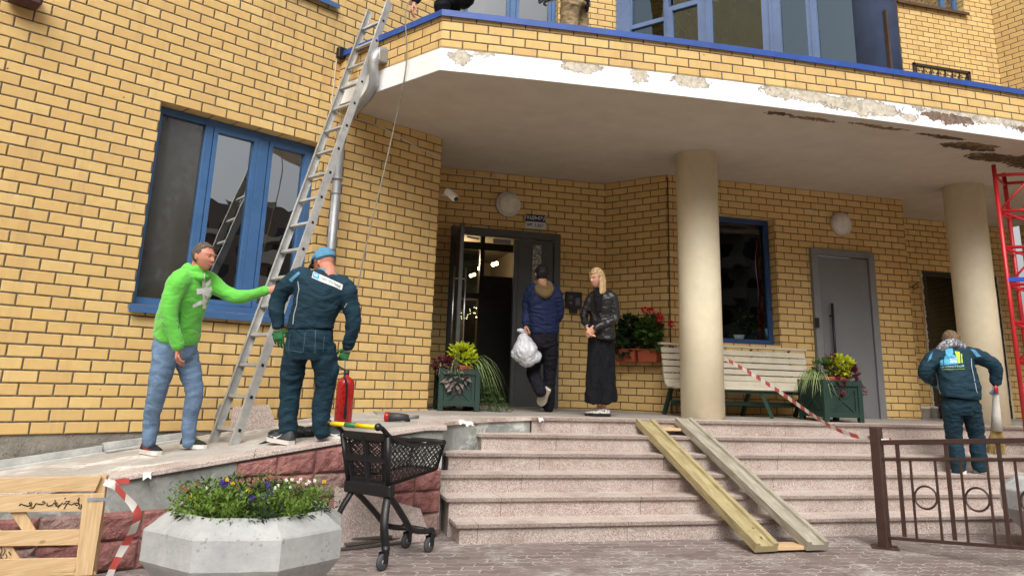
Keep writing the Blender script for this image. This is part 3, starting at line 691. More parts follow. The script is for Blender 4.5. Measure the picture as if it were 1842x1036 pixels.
for z in (1.50, 2.42): m.tube([(hx, y - .02, z), (hx, y - .10, z)], .012, 8)
m.build('handle', M_BLK, gd, smooth=True)
m = MB(); p = atY(1456, 580, y - .02); m.box((x0 + .01, y - .075, p.z), (.055, .045, .14)); m.build('door_reader', M_BLK, gd, bevel=.006)
# back glazed door
x0, x1, zt = BDOOR[0] + .003, BDOOR[1] - .003, BDOOR[3] - .003; y = BWy + .03; PZ3 = .95
M_BFR = mat('black door frame', (24, 25, 26), 0.4)
m = MB(); m.box(((x0 + x1) / 2, y, zt - .045), (x1 - x0, .08, .09))
for xx, ww in ((x0 + .045, .09), (11.50, .10), (x1 - .10, .20)): m.box((xx, y, (zt - .09 + PZ3) / 2), (ww, .08, zt - .09 - PZ3))
m.box(((x0 + x1) / 2, y, PZ3 + .07), (x1 - x0, .075, .12))
bdoor = m.build('glazed_door', M_BFR, bld, bevel=.004, label='black framed glazed opening behind the far column')
m = MB(); m.box(((x0 + x1) / 2, y + .01, 2.2), (x1 - x0 - .2, .01, 2.4)); m.build('pane', glass_mat('rippled dark glass', (.2, .22, .2), .02, (.5, .55, .5), .04), bdoor)
m = MB()
for z0, z1 in ((2.62, 3.22), (1.95, 2.5), (1.3, 1.85)): m.box((x1 - .085, y - .045, (z0 + z1) / 2), (.06, .02, z1 - z0))
m.build('grey_strip', mat('grey seal strip', (140, 144, 148), .5), bdoor)
rng = random.Random(5)
for (xx, za, zb) in ((BDOOR[0] - .012, .96, 3.43), (BDOOR[1] + .014, .96, 3.43)):
    m = MB(); z = za
    while z < zb: m.ball((xx + rng.uniform(-.012, .012), BWy - .004, z), rng.uniform(.018, .03), 6, 5, sc=(1, .5, 1.3)); z += .035
    m.build('mounting_foam', mat('pale mounting foam', (196, 186, 160), .9), bdoor)
m = MB(); m.box((11.2, 12.0, 2.2), (2.2, .05, 2.8)); m.build('room_interior', M_ROOM, bdoor)

# ------------------------------------------------------------------ porch + steps
RIS, TRD, YN = 0.1585, 0.326, 8.35
stp = thing('entrance_steps', 'wide flight of six pink granite steps up to the entrance porch', 'steps', (7, 7.5, 0))
def left_x(k): return {1: 1.42, 2: 1.385, 3: 1.36, 4: 1.49, 5: 1.89, 6: 2.52}[k]
M_PORCH = concrete_mat('grey porch tiles', (138, 132, 124), (168, 160, 150), 2, .002, 40, .1)
# porch floor falls slightly to the nosing; polygon strip in y
m = MB()
ysamp = [YN + .30, 9.3, 9.98, 10.85, 11.1]; zsamp = [.949, .957, .962, .969, .970]
def xl(y): return 1.5 + (y - 7.32) * 1.0 if y < 8.0 else 1.576
prev = None
for ya, za, yb, zb in zip(ysamp[:-1], zsamp[:-1], ysamp[1:], zsamp[1:]):
    m.hexa([(0.9, ya, .5), (13.2, ya, .5), (13.2, yb, .5), (0.9, yb, .5), (0.9, ya, za), (13.2, ya, za), (13.2, yb, zb), (0.9, yb, zb)])
m.build('porch_floor', M_PORCH, stp)
for k in range(1, 7):
    zt_ = RIS * k; yn = YN - (6 - k) * TRD; xa, xb = left_x(k), 14.03 - left_x(k)
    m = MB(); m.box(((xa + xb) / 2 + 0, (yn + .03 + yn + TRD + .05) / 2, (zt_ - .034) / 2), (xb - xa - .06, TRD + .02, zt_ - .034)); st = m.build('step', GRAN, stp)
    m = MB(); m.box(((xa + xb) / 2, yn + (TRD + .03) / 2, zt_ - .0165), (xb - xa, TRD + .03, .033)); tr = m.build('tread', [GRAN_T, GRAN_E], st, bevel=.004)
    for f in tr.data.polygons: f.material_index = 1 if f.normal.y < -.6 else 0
# ------------------------------------------------------------------ side ramp
rmp = thing('side_ramp', 'sloping concrete side ramp with an unfinished red stone retaining wall', 'ramp', (0, 7.2, 0))
R1 = (-1.142, 6.118, 22.1); c1, s1 = math.cos(R(22.1)), math.sin(R(22.1))
def sR(x, y): return (x - R1[0]) * c1 + (y - R1[1]) * s1
def zramp(x, y): return min(.910 + .038 * max(0, min(1, (x - 1.6) / .9)) + .045 * max(0, min(1, (y - 8.2) / 1.1)), .949, .598 + .131 * sR(x, y))
fr_pts = [(-4.0, R1[1] - 2.858 * math.tan(R(22.1))), (-1.142, 6.118), (-.2, 6.50), (.6, 6.825), (1.15, 7.05), (1.33, 7.13), (1.37, 7.45), (1.43, 7.80), (1.60, 8.02), (2.0, 8.25), (2.52, 8.37)]
def lw_pt(s): return PL(s, 0)
bk_pts = [(-4.9, 5.74), (-2.0, 7.385), (-1.2, 7.845), (-.5, 8.25), (.1, 8.60), (.4, 8.77), (.7, 8.945), (1.0, 9.12), (1.2, 9.23), (1.4, 9.35), (1.6, 9.46)]
M_RAMPTOP = concrete_mat('dusty ramp slabs', (150, 143, 134), (196, 190, 182), 2.5, .004, 18, .15, white=((222, 218, 210), 1.4, .8))
m = MB()
for i in range(len(fr_pts) - 1):
    a, b, c, d = fr_pts[i], fr_pts[i + 1], bk_pts[i + 1], bk_pts[i]
    nn_ = 6
    for k in range(nn_):
        t0, t1 = k / nn_, (k + 1) / nn_
        L_ = lambda p, q, t: (p[0] + (q[0] - p[0]) * t, p[1] + (q[1] - p[1]) * t)
        p0, p1, p2, p3 = L_(a, d, t0), L_(b, c, t0), L_(b, c, t1), L_(a, d, t1)
        z = [zramp(*p) - .001 for p in (p0, p1, p2, p3)]
        m.hexa([(*p0, 0.02), (*p1, 0.02), (*p2, 0.02), (*p3, 0.02)] + [(*p, zz) for p, zz in zip((p0, p1, p2, p3), z)])
m.build('ramp_slab', M_RAMPTOP, rmp)
# granite edging slab, overhanging
m = MB(); eo = offset(fr_pts, .045); ei = offset(fr_pts, -.22)
for i in range(len(fr_pts) - 1):
    a, b, c, d = eo[i], eo[i + 1], ei[i + 1], ei[i]; z = [zramp(*p) + .003 for p in (fr_pts[i], fr_pts[i + 1], fr_pts[i + 1], fr_pts[i])]
    m.hexa([(*p, zz - .034) for p, zz in zip((a, b, c, d), z)] + [(*p, zz) for p, zz in zip((a, b, c, d), z)])
m.build('edge_slab', GRAN_T, rmp, bevel=.003)
# retaining wall face (plaster)
m = MB(); wo = offset(fr_pts, .012)
for i in range(len(fr_pts) - 1):
    a, b = wo[i], wo[i + 1]; c, d = fr_pts[i + 1], fr_pts[i]; za, zb = zramp(*d) - .034, zramp(*c) - .034
    m.hexa([(*a, 0), (*b, 0), (*c, 0), (*d, 0), (*a, za), (*b, zb), (*c, zb), (*d, za)])
m.build('retaining_wall', M_PLAS, rmp)
# rusticated stone slabs
def stone_mat(name, c1_, c2_):
    t = NT(name); b = t.b; co = t.coord()
    f = t.math('ADD', t.math('MULTIPLY', t.noise(co, 6, 8, .7), .7), t.math('MULTIPLY', t.noise(co, 60, 4), .3))
    t.link(t.ramp(f, [(.33, s2l(c1_)), (.52, s2l(tuple((a + b_) / 2 for a, b_ in zip(c1_, c2_)))), (.68, s2l(c2_))]), b.inputs['Base Color']); b.inputs['Roughness'].default_value = .8
    t.link(t.bump(t.noise(co, 16, 8, .65, .4), .03), b.inputs['Normal']); return t.m
M_RED = stone_mat('red split stone', (118, 72, 68), (178, 126, 118)); M_RED2 = stone_mat('greyish split stone', (122, 96, 90), (176, 146, 138))
def stone(s0, s1, z0, z1f, mt, th=.05, seed=0, pl=R1):
    a = R(pl[2]); dr = Vector((math.cos(a), math.sin(a), 0)); nn_ = Vector((math.sin(a), -math.cos(a), 0)); o = Vector((pl[0], pl[1], 0))
    P = lambda s, z, d: o + dr * s + Vector((0, 0, z)) + nn_ * d
    m = MB(); N, K = 14, 10; grid = []
    for i in range(N + 1):
        row = []
        for k in range(K + 1):
            u, v = i / N, k / K; s = s0 + (s1 - s0) * u; z1 = z1f(s) if callable(z1f) else z1f; z = z0 + (z1 - z0) * v
            e = min(u, 1 - u, v, 1 - v); rim = min(1, e / .13)
            h = (.006 + (th - .012) * rim ** .6 * (.45 + .9 * abs(noise.fractal(Vector((s * 6 + seed, z * 6, seed * 1.7)), 1, 2, 5)))) + .014
            row.append(m.bm.verts.new(P(s, z, h)))
        grid.append(row)
    for i in range(N):
        for k in range(K): m.bm.faces.new([grid[i][k], grid[i + 1][k], grid[i + 1][k + 1], grid[i][k + 1]])
    bd = [grid[i][0] for i in range(N + 1)] + [grid[N][k] for k in range(1, K + 1)] + [grid[i][K] for i in range(N - 1, -1, -1)] + [grid[0][k] for k in range(K - 1, 0, -1)]
    bk = []
    for v in bd:
        d = (v.co - o).dot(nn_); bk.append(m.bm.verts.new(v.co - nn_ * (d - .0135)))
    n = len(bd)
    for i in range(n): j = (i + 1) % n; m.bm.faces.new([bd[j], bd[i], bk[i], bk[j]])
    m.build('stone_panel', mt, rmp, smooth=False)
sd_ = 0
for c_ in range(-8, 12):
    a0 = -1.62 + .31 * (c_ + 3); a1 = a0 + .305
    if a0 < 2.5: a1 = min(a1, 2.665)
    for r_i, (z0, z1) in enumerate(((.005, .19), (.195, .375), (.38, .56), (.565, .80))):
        sc_ = (a0 + a1) / 2; top = lambda s: zramp(R1[0] + c1 * s, R1[1] + s1 * s) - .05
        if a1 > 2.68 or (a1 > 2.1 and r_i == 3): continue
        if sc_ < 1.0 and z1 > .42: continue            # bare plaster band at the left
        if r_i == 3 and sc_ < 1.0: continue
        sd_ += 1
        zt_ = (lambda s, q=z1: min(q, top(s))) if (r_i == 3 or z1 > top(a0)) else z1
        if r_i == 3: zt_ = top
        if (top(sc_) - z0) < .06: continue
        stone(a0, a1, z0, zt_, M_RED2 if (c_ * 7 + r_i * 3) % 5 == 0 else M_RED, seed=sd_)
# skirting strip along the wall, loose
m = MB(); 
for s0_, s1_ in ((-1.2, .55), (.56, 1.32)):
    a_, b_ = PL(s0_, 0, -.06), PL(s1_, 0, -.06); za = zramp(a_.x, a_.y) + .05; zb = zramp(b_.x, b_.y) + .03
    m.beam((a_.x, a_.y, za), (b_.x, b_.y, zb), .05, .055)
    m.beam((a_.x + .04, a_.y - .07, za - .035), (b_.x + .04, b_.y - .07, zb - .025), .07, .012)
tag(m.build('trim_strip', mat('white aluminium trim', (186, 186, 182), .5, .15, 8, dirt=.4)), 'pale metal trim strip lying on the ramp along the foot of the brick wall', 'trim strip')
# ------------------------------------------------------------------ text helper
def text_mesh(txt, size, o, dr, up, m, parent, name='lettering', ext=0.001, bold=0.0, align='CENTER', sx=1.0):
    cu = bpy.data.curves.new(name, 'FONT'); cu.body = txt; cu.size = size; cu.align_x = align; cu.align_y = 'CENTER'; cu.extrude = ext; cu.offset = bold
    tmp = bpy.data.objects.new('tmp', cu); scene.collection.objects.link(tmp)
    dg = bpy.context.evaluated_depsgraph_get(); me = bpy.data.meshes.new_from_object(tmp.evaluated_get(dg)); bpy.data.objects.remove(tmp); bpy.data.curves.remove(cu)
    dr = Vector(dr).normalized(); up = Vector(up); up = (up - dr * up.dot(dr)).normalized(); n = dr.cross(up)
    M4 = Matrix((dr, up, n)).transposed().to_4x4(); M4.translation = Vector(o)
    me.transform(M4 @ Matrix.Diagonal((sx, 1, 1, 1)))
    r = parent
    while r.parent is not None: r = r.parent
    me.transform(WM[r.name].inverted()); me.materials.clear(); me.materials.append(m); me.name = name
    ob = bpy.data.objects.new(name, me); scene.collection.objects.link(ob); ob.parent = parent; return ob
UPZ = (0, 0, 1)
M_ALU = mat('worn aluminium', (184, 184, 180), 0.42, 0.14, 9, metal=0.35, bump=0.002, bscale=14, dirt=0.35)
M_GALV = mat('galvanised steel', (160, 162, 162), 0.46, 0.08, 4, metal=0.55)
M_WHITE = mat('white plastic', (226, 224, 218), 0.5, 0.06, 6)
M_TERRA = mat('terracotta plastic', (158, 74, 48), 0.6, 0.1, 4)
M_SOIL = mat('dark soil', (48, 38, 30), 0.95, 0.3, 20, bump=0.01)
M_RED_P = mat('red enamel', (176, 26, 26), 0.3, 0.1, 4, coat=0.4)

# ------------------------------------------------------------------ ladder
lad = thing('ladder', 'tall aluminium ladder leaning against the left edge of the canopy', 'ladder', (-0.52, 7.30, 0.70))
fR = Vector((-0.43, 7.135, 0.69)); tR = Vector((0.555, 8.02, 4.97)); rd = Vector((.548, -.837, 0))
ld_ = (tR - fR).normalized(); LL = (tR - fR).length + 0.52; nrm = ld_.cross(rd).normalized()
for off in (0, -0.37):
    m = MB(); a = fR + rd * off; b = a + ld_ * LL
    for dx, w_, h_ in ((0, .006, .078),): m.beam(a, b, w_, h_, up=nrm)
    for sgn in (-1, 1): m.beam(a + nrm * sgn * .036 - rd * .011 * (1 if off == 0 else -1), b + nrm * sgn * .036 - rd * .011 * (1 if off == 0 else -1), .026, .006, up=nrm)
    m.build('rail', M_ALU, lad)
def pxy(p):
    p = np.array(p) - CP; d = p @ FWD; return PCX + F_PX * (p @ RGT) / d, PCY - F_PX * (p @ UPV) / d
def tfor(y):
    lo, hi = 0, LL
    for _ in range(40):
        md = (lo + hi) / 2
        if pxy(fR + ld_ * md)[1] > y: lo = md
        else: hi = md
    return lo
ta, tb = tfor(774), tfor(110); rs_ = (tb - ta) / 14
k = 0
while ta + k * rs_ < LL - .05:
    p = fR + ld_ * (ta + k * rs_); m = MB(); m.beam(p - rd * .365, p - rd * .004, .034, .030, up=ld_)
    rg = m.build('rung', M_ALU, lad, bevel=.003); m = MB(); m.box(p + rd * .004, (.004, .026, .026), Matrix((rd, nrm, ld_)).transposed()); m.build('socket', M_BLK, rg); k += 1
m = MB(); pq = fR - rd * .37 + ld_ * .30; m.box(pq - rd * .006, (.012, .11, .12), Matrix((rd, nrm, ld_)).transposed()); m.build('joint_plate', M_GALV, lad)

# ------------------------------------------------------------------ downpipe
dp = thing('downpipe', 'galvanised rain downpipe running from the canopy outlet down the brick wall', 'drainpipe', (0.27, 8.5, 0.9))
O = Vector((0.575, 7.925, 4.74)); m = MB()
pts = smooth_curve([O + Vector((.10, .07, .04)), O, O + Vector((-.05, -.03, -.14)), O + Vector((-.03, .02, -.34)), O + Vector((-.08, .14, -.47)), (0.36, 8.34, 4.16), (0.285, 8.47, 4.02), (0.27, 8.49, 3.85)], 7)
m.tube(pts, [.062] * 14 + [.054] * (len(pts) - 14), 18); m.build('elbow', M_GALV, dp)
m = MB(); m.box(O + Vector((.015, .01, -.04)), (.13, .13, .14), Matrix.Rotation(R(33), 3, 'Z')); m.build('outlet_box', M_GALV, dp, bevel=.01)
m = MB(); z = 3.9
m.tube([(0.27, 8.49, 3.9), (0.27, 8.49, .96)], .050, 20)
while z > 1.0: m.tube([(0.27, 8.49, z), (0.27, 8.49, z - .025)], .0535, 20); z -= .62
m.build('pipe', M_GALV, dp)
for z in (3.45, 2.62, 1.8):
    m = MB(); m.tube([(0.27, 8.49, z), (0.27, 8.49, z - .03)], .06, 18); m.box((0.225, 8.555, z - .015), (.02, .09, .02)); m.build('clamp', M_GALV, dp)

# ------------------------------------------------------------------ small wall fixtures
def wall_lamp(c, r, label):
    t = thing('wall_lamp', label, 'lamp', c, 0, 'round wall lamps beside the doors'); rot = Matrix.Rotation(R(90), 3, 'X')
    m = MB(); m.lathe([(0, 0), (r, 0), (r, .055), (r * .93, .068), (r * .86, .06)], c, 36, rot); m.build('lamp_rim', mat('greyed lamp rim', (204, 200, 188), .5, .1, 6), t)
    m = MB(); m.lathe([(r * .88, .055), (r * .8, .085), (r * .5, .11), (0, .118)], c, 36, rot); m.build('lamp_glass', mat('frosted dusty lamp glass', (222, 216, 202), .4, .16, 7), t)
wall_lamp(Vector((2.84, 10.828, 3.87)), .19, 'round frosted wall lamp above the open entrance door')
wall_lamp(Vector((7.95, 9.978, 3.84)), .178, 'round frosted wall lamp above the plain grey door')
sg = thing('door_sign', 'small blue and white number plate between the round lamp and the entrance door corner', 'sign', (3.275, 10.82, 3.65))
M_SB = mat('dark blue enamel', (24, 32, 74), .35, .05); M_SW = mat('white enamel', (200, 204, 200), .35, .05)
m = MB(); m.box((3.275, 10.815, 3.70), (.315, .012, .105)); pl_ = m.build('sign_plate', M_SB, sg, bevel=.003)
m = MB(); m.box((3.275, 10.815, 3.59), (.315, .012, .105)); pl2 = m.build('sign_plate', M_SW, sg, bevel=.003)
text_mesh('ПОДЪЕЗД', .066, (3.275, 10.8075, 3.70), (1, 0, 0), UPZ, M_SW, pl_, bold=.002)
text_mesh('КВ. 1-216', .062, (3.275, 10.8075, 3.59), (1, 0, 0), UPZ, M_SB, pl2, bold=.002)
ic = thing('intercom', 'black intercom panel on the brick wall between the entrance door and the blonde woman', 'intercom', (3.99, 10.82, 2.5))
pa_, pb_ = atY(1017, 528, 10.80), atY(1046, 552, 10.80)
cx_, cz_ = (pa_.x + pb_.x) / 2, (pa_.z + pb_.z) / 2
m = MB(); m.box((cx_, 10.80, cz_), (pb_.x - pa_.x, .055, .24)); m.build('panel', M_BLK, ic, bevel=.008)
m = MB(); m.box((cx_, 10.80, cz_ - .15), (.11, .05, .08)); m.build('bracket', M_BLK, ic)
m = MB(); m.box((cx_ + .055, 10.770, cz_ - .02), (.07, .006, .11)); m.build('keypad', mat('grey keypad', (92, 92, 92), .4), ic)
m = MB()
for q in range(3): m.box((cx_ - .05, 10.770, cz_ + .06 - q * .02), (.07, .004, .006))
m.lathe([(0, .004), (.018, .004), (.018, 0)], (cx_ - .05, 10.7715, cz_ - .045), 16, Matrix.Rotation(R(90), 3, 'X')); m.build('camera_lens', mat('grey marks', (130, 130, 128), .4), ic)
db = thing('door_bell', 'small white call button box right beside the entrance door frame', 'doorbell', (3.72, 10.82, 2.6))
p = atY(1010, 541, 10.81); m = MB(); m.box((p.x, 10.812, p.z), (.058, .03, .185)); m.build('case', M_WHITE, db, bevel=.006)
m = MB(); m.box((p.x, 10.795, p.z + .04), (.03, .006, .05)); m.build('button', M_BLK, db)
sc_ = thing('security_camera', 'white security camera on the brick corner left of the entrance', 'camera', (1.6, 9.6, 3.7))
p0, p1, p2, p3 = atY(797, 350, 9.5), atY(804, 351, 9.42), atY(808, 348, 9.35), atY(820, 358, 9.22)
m = MB(); m.tube([(1.575, 9.55, p0.z), p0, p1, p2], .014, 8); m.build('bracket', M_WHITE, sc_)
m = MB(); m.beam(p2 + Vector((-.03, 0, .03)), p3, .085, .08); m.build('housing', M_WHITE, sc_, bevel=.012)
m = MB(); dd_ = (p3 - p2).normalized(); m.tube([p3 - dd_ * .01, p3 + dd_ * .008], .03, 14); m.build('lens', M_BLK, sc_)
# cables
def wire(name, label, cat, pts, r, m_, n=8, seg=6):
    q = MB(); q.tube(smooth_curve(pts, n), r, seg); return tag(q.build(name, m_), label, cat)
M_CAB = mat('pale cable', (196, 190, 176), .6)
wire('cable', 'pale cable looping from the black box at the left end of the canopy', 'cable', [atW(x, y, (LW[0] + .01, LW[1] - .02, LW[2]))[1] for x, y in ((622, 92), (612, 94), (606, 104), (601, 150), (597, 190), (606, 203), (622, 210), (660, 220), (700, 236), (745, 262), (793, 283))], .007, M_CAB)
wire('cable', 'thin cable along the top of the entrance wall to the round lamp', 'cable', [atY(x, y, 10.82) for x, y in ((802, 312), (850, 317), (900, 322), (912, 326), (914, 345))], .005, M_CAB)
wire('cable', 'short curled black cable on the recessed wall left of the glazed opening', 'cable', [atY(x, y, 11.03) for x, y in ((1632, 513), (1640, 517), (1648, 511), (1651, 517), (1645, 520), (1642, 515), (1652, 508))], .006, M_BLK)
jb = MB(); p = atW(609, 99, LW)[1]; jb.box(p + Vector((.03, -.05, 0)), (.10, .07, .13), Matrix.Rotation(R(30), 3, 'Z')); tag(jb.build('junction_box', M_BLK, bevel=.006), 'small black box on the brick wall at the left end of the canopy edge', 'box')
ac = thing('wall_bracket', 'rusty brown metal bracket high on the left brick wall at the top left', 'bracket', (-2.5, 7.0, 4.4))
p = atW(44, 2, (LW[0] + .05, LW[1] - .087, LW[2]))[1]; m = MB(); rz_ = Matrix.Rotation(R(30), 3, 'Z')
m.box(p + Vector((0, 0, .05)), (.24, .16, .16), rz_); m.build('case', mat('rusty brown metal', (78, 50, 46), .6, .3, 10), ac, bevel=.02)
m = MB(); m.box(p + Vector((.07, .08, .05)), (.05, .16, .08), rz_); m.build('arm', MATS['rusty brown metal'], ac)
# white pipe on the roof edge
wire('roof_pipe', 'white plastic pipe lying on the canopy roof beside the man in khaki trousers', 'pipe', [(4.1, 7.8, 5.02), (4.6, 7.75, 5.02), (5.2, 7.7, 5.02)], .02, M_WHITE, 3, 8) if False else None

# ------------------------------------------------------------------ barrier tape
def tape_mat():
    t = NT('red and white barrier tape'); uv = t.coord('UV'); sx = t.node('ShaderNodeSeparateXYZ'); t.link(uv, sx.inputs[0])
    k = t.math('GREATER_THAN', t.math('FRACT', t.math('MULTIPLY', t.math('ADD', sx.outputs[0], t.math('MULTIPLY', sx.outputs[1], .6)), 5.6)), .5)
    t.link(t.mix(k, s2l((214, 210, 204)), s2l((184, 80, 72))), t.b.inputs['Base Color']); t.b.inputs['Roughness'].default_value = .4
    MATS['tape'] = t.m; return t.m
M_TAPE = tape_mat()
def ribbon(mb, pts, w, nrm_f, n=10):
    pts = smooth_curve(pts, n); acc = 0; prev = None
    for i, p in enumerate(pts):
        d = (pts[min(i + 1, len(pts) - 1)] - pts[max(i - 1, 0)]).normalized(); u = Vector(nrm_f(i / (len(pts) - 1))); u = (u - d * u.dot(d)).normalized()
        a, b = p - u * w / 2, p + u * w / 2
        if prev:
            L = (p - prev[2]).length; mb.face([prev[0], a, b, prev[1]], [(acc, 0), (acc + L, 0), (acc + L, w), (acc, w)]); acc += L
        prev = (a, b, p)
m = MB()
yy = [8.72, 8.3, 7.75, 7.2, 6.75, 6.42, 6.2]; pp = [(1304, 645), (1345, 668), (1400, 703), (1450, 738), (1490, 764), (1535, 783), (1588, 790)]
pts = [atY(x, y, q) for (x, y), q in zip(pp, yy)]
ribbon(m, pts, .040, lambda t: (0.3 * math.sin(t * 7), -.5 + .2 * math.sin(t * 11), 1), 12)
mt_ = tag(m.build('barrier_tape', M_TAPE), 'red and white barrier tape sagging from the near column to the fence post', 'tape'); m = MB(); e_ = pts[-1]; ribbon(m, [e_ + Vector((-.06, -.05, .0)), e_ + Vector((0, -.056, .0)), e_ + Vector((.05, -.05, .005)), e_ + Vector((.07, 0, .01))], .02, lambda t: (0, 0, 1), 4)
m.build('knot', M_TAPE, mt_)

# ------------------------------------------------------------------ fence
M_FEN = mat('brown fence paint', (64, 44, 38), .45, .15, 8, dirt=.3)
fn = thing('metal_fence', 'low brown metal fence with ring ornaments in front of the steps at the right', 'fence', (5.165, 6.20, 0))
FA = -65.0; FW_ = (5.165, 6.20, FA); fa = R(FA); fd = Vector((math.cos(fa), math.sin(fa), 0)); fo = Vector((5.165, 6.2, 0))
FP = lambda s, z: fo + fd * s + Vector((0, 0, z + .088 * max(0, s)))
frot = Matrix.Rotation(fa, 3, 'Z')
ZT_, ZM_, ZB_ = .885, .74, .085
m = MB(); m.box(FP(0, .51), (.086, .086, 1.02), frot); m.build('post', M_FEN, fn, bevel=.006)
m = MB(); m.box(FP(0, .006), (.22, .20, .008), Matrix.Rotation(fa + .5, 3, 'Z')); m.build('foot_plate', M_FEN, fn)
for z, th in ((ZT_, .042), (ZM_, .026), (ZB_, .026)):
    m = MB(); m.beam(FP(.04, z), FP(2.56, z), .03, th); m.build('rail', M_FEN, fn, bevel=.003)
m = MB(); m.box(FP(2.60, .51) - Vector((0, 0, .112)), (.086, .086, 1.24), frot); m.build('post', M_FEN, fn, bevel=.006)
sp_ = lambda x: atW(x, 900, FW_)[0]
wide = [sp_(1622), sp_(1711), sp_(1807)]; thin = [sp_(1643.5), sp_(1688.5), sp_(1734.5), sp_(1783), sp_(1833.5)]
per = (wide[2] - wide[1]); 
wide += [wide[2] + per, wide[2] + 2 * per]; thin += [thin[3] + 2 * per - (thin[3] - thin[1]) * 0 - per + .0]
thin = thin[:5] + [thin[4] + (thin[3] - thin[2])]
for s_ in wide:
    if s_ < 2.5: m = MB(); m.box(FP(s_, (ZT_ + ZB_) / 2), (.030, .022, ZT_ - ZB_ - .04), frot); m.build('bar', M_FEN, fn)
for s_ in thin:
    if s_ < 2.5: m = MB(); m.box(FP(s_, (ZM_ + ZB_) / 2), (.017, .017, ZM_ - ZB_ - .02), frot); m.build('bar', M_FEN, fn)
for a_, b_ in ((thin[0], thin[1]), (thin[2], thin[3]), (thin[4], thin[5])):
    c_ = (a_ + b_) / 2; r_ = (b_ - a_) / 2 - .012; m = MB(); zc = .43
    m.tube([FP(c_ + r_ * math.cos(t), zc + r_ * math.sin(t)) for t in np.linspace(0, 2 * math.pi, 33)], .009, 8, cap=False); m.build('ring', M_FEN, fn)

# ------------------------------------------------------------------ scaffold mast
M_RP = mat('red scaffold paint', (186, 32, 40), .38, .14, 7, dirt=.25)
ms = thing('scaffold_frame', 'red tubular scaffold frame standing on the steps at the right edge', 'scaffold', (8.6, 7.5, .47))
L1 = atY(1787, 297, 7.5); mx0, my0 = L1.x + .0, 7.5; zb0 = .476
mv = Vector((.80, -.60, 0)); mw = Vector((.86, .50, 0)); side = .85; legs = []
for i, (u, v) in enumerate(((0, 0), (1, 0), (1, 1), (0, 1))):
    q = Vector((mx0, my0, 0)) + mv * side * u + mw * .5 * v; legs.append(q); m = MB(); zb = {True: 0.3175, False: .476}[q.y < 7.35]; zb = 0.159 if q.y < 7.0 else zb; zb = .634 if q.y > 7.75 else zb
    m.tube([(q.x, q.y, zb), (q.x, q.y, L1.z)], .026, 12); m.build('upright', M_RP, ms)
zt_ = L1.z; zs = [zt_ - .14 - .46 * i for i in range(8)]
for i, z in enumerate(zs):
    for a_, b_ in ((0, 1), (3, 2)):
        m = MB(); m.tube([legs[a_] + Vector((0, 0, z)), legs[b_] + Vector((0, 0, z))], .020, 10); m.build('crossbar', M_RP, ms)
for i, z in enumerate(zs[:-1]):
    if i % 2 == 0:
        m = MB(); m.tube([legs[0] + Vector((0, 0, z - .46)), legs[0] + mv * side * .5 + Vector((0, 0, z))], .013, 8); m.build('brace', M_RP, ms)
    m = MB(); m.tube([legs[0] + Vector((0, 0, zs[min(i + 1, 7)])), legs[1] + Vector((0, 0, zs[min(i + 1, 7)] - .42))], .013, 8); m.build('brace', M_RP, ms)
    m = MB(); m.tube([legs[0] + Vector((0, 0, z)), legs[3] + Vector((0, 0, z - .03))], .016, 8); m.build('crossbar', M_RP, ms)
zc = atY(1815, 502, 7.45).z; m = MB(); m.box(legs[0] + mv * side * .5 + Vector((0, 0, zc)), (side, .05, .05), Matrix.Rotation(math.atan2(mv.y, mv.x), 3, 'Z')); m.build('blue_clamp_bar', mat('blue paint', (24, 66, 172), .4), ms)

# ------------------------------------------------------------------ wooden barrow ramp
M_WY = wood_mat('yellowed timber', (128, 114, 78), (186, 172, 128), knots=False); M_WG = wood_mat('weathered grey timber', (120, 112, 96), (182, 176, 158), knots=False); M_WN = wood_mat('new pine', (184, 150, 108), (212, 182, 140))
wr = thing('wooden_ramp', 'two long grooved timber boards laid down the granite steps as a wheel ramp', 'ramp', (4, 7, 0))
TP = lambda x, y: atY(x, y, 8.28)
def channel(a, b, w, mt, label):
    a, b = Vector(a), Vector(b); d = (b - a).normalized(); sd2 = d.cross(Vector((0, 0, 1))).normalized(); u = sd2.cross(d); L = (b - a).length
    m = MB(); seg = 26; prof = [(-w / 2, 0), (w / 2, 0), (w / 2, .075), (w / 2 - .04, .075), (w / 2 - .045, .05), (-w / 2 + .045, .05), (-w / 2 + .04, .075), (-w / 2, .075)]
    rings = []
    for i in range(seg + 1):
        p = a + d * L * i / seg; ring = []
        for j, (q, h) in enumerate(prof):
            jit = .006 * noise.noise(Vector((i * .9, j * 1.7, w * 10 + len(label)))); cut = 1 - .5 * max(0, 1 - i / .8) * (j < 2) - .0
            ring.append(m.bm.verts.new(p + sd2 * (q + jit * (1.6 if j in (0, 7) else 1)) + u * (h + jit - (0 if h > 0 else 0))))
        rings.append(ring)
    n = len(prof); acc = 0
    for i in range(seg):
        for j in range(n):
            f = m.bm.faces.new([rings[i][j], rings[i][(j + 1) % n], rings[i + 1][(j + 1) % n], rings[i + 1][j]])
            for l, qv in zip(f.loops, ((i * L / seg, j * .04), (i * L / seg, (j + 1) * .04), ((i + 1) * L / seg, (j + 1) * .04), ((i + 1) * L / seg, j * .04))): l[m.uv].uv = qv
    m.bm.faces.new(rings[0][::-1]); m.bm.faces.new(rings[-1])
    return m.build('board', mt, wr, label=label, recalc=True, smooth=False)
a1_, b1_ = atZ(1163, 762, .985), atZ(1378, 992, .02); a2_, b2_ = atZ(1231, 760, .985), atZ(1470, 989, .02)
a1_.y = a2_.y = 8.40; a1_ = atY(1158, 764, 8.38); a2_ = atY(1228, 762, 8.38)
channel(a1_, b1_, .215, M_WY, 'yellowish board of the wheel ramp'); channel(a2_, b2_, .215, M_WG, 'weathered grey board of the wheel ramp')
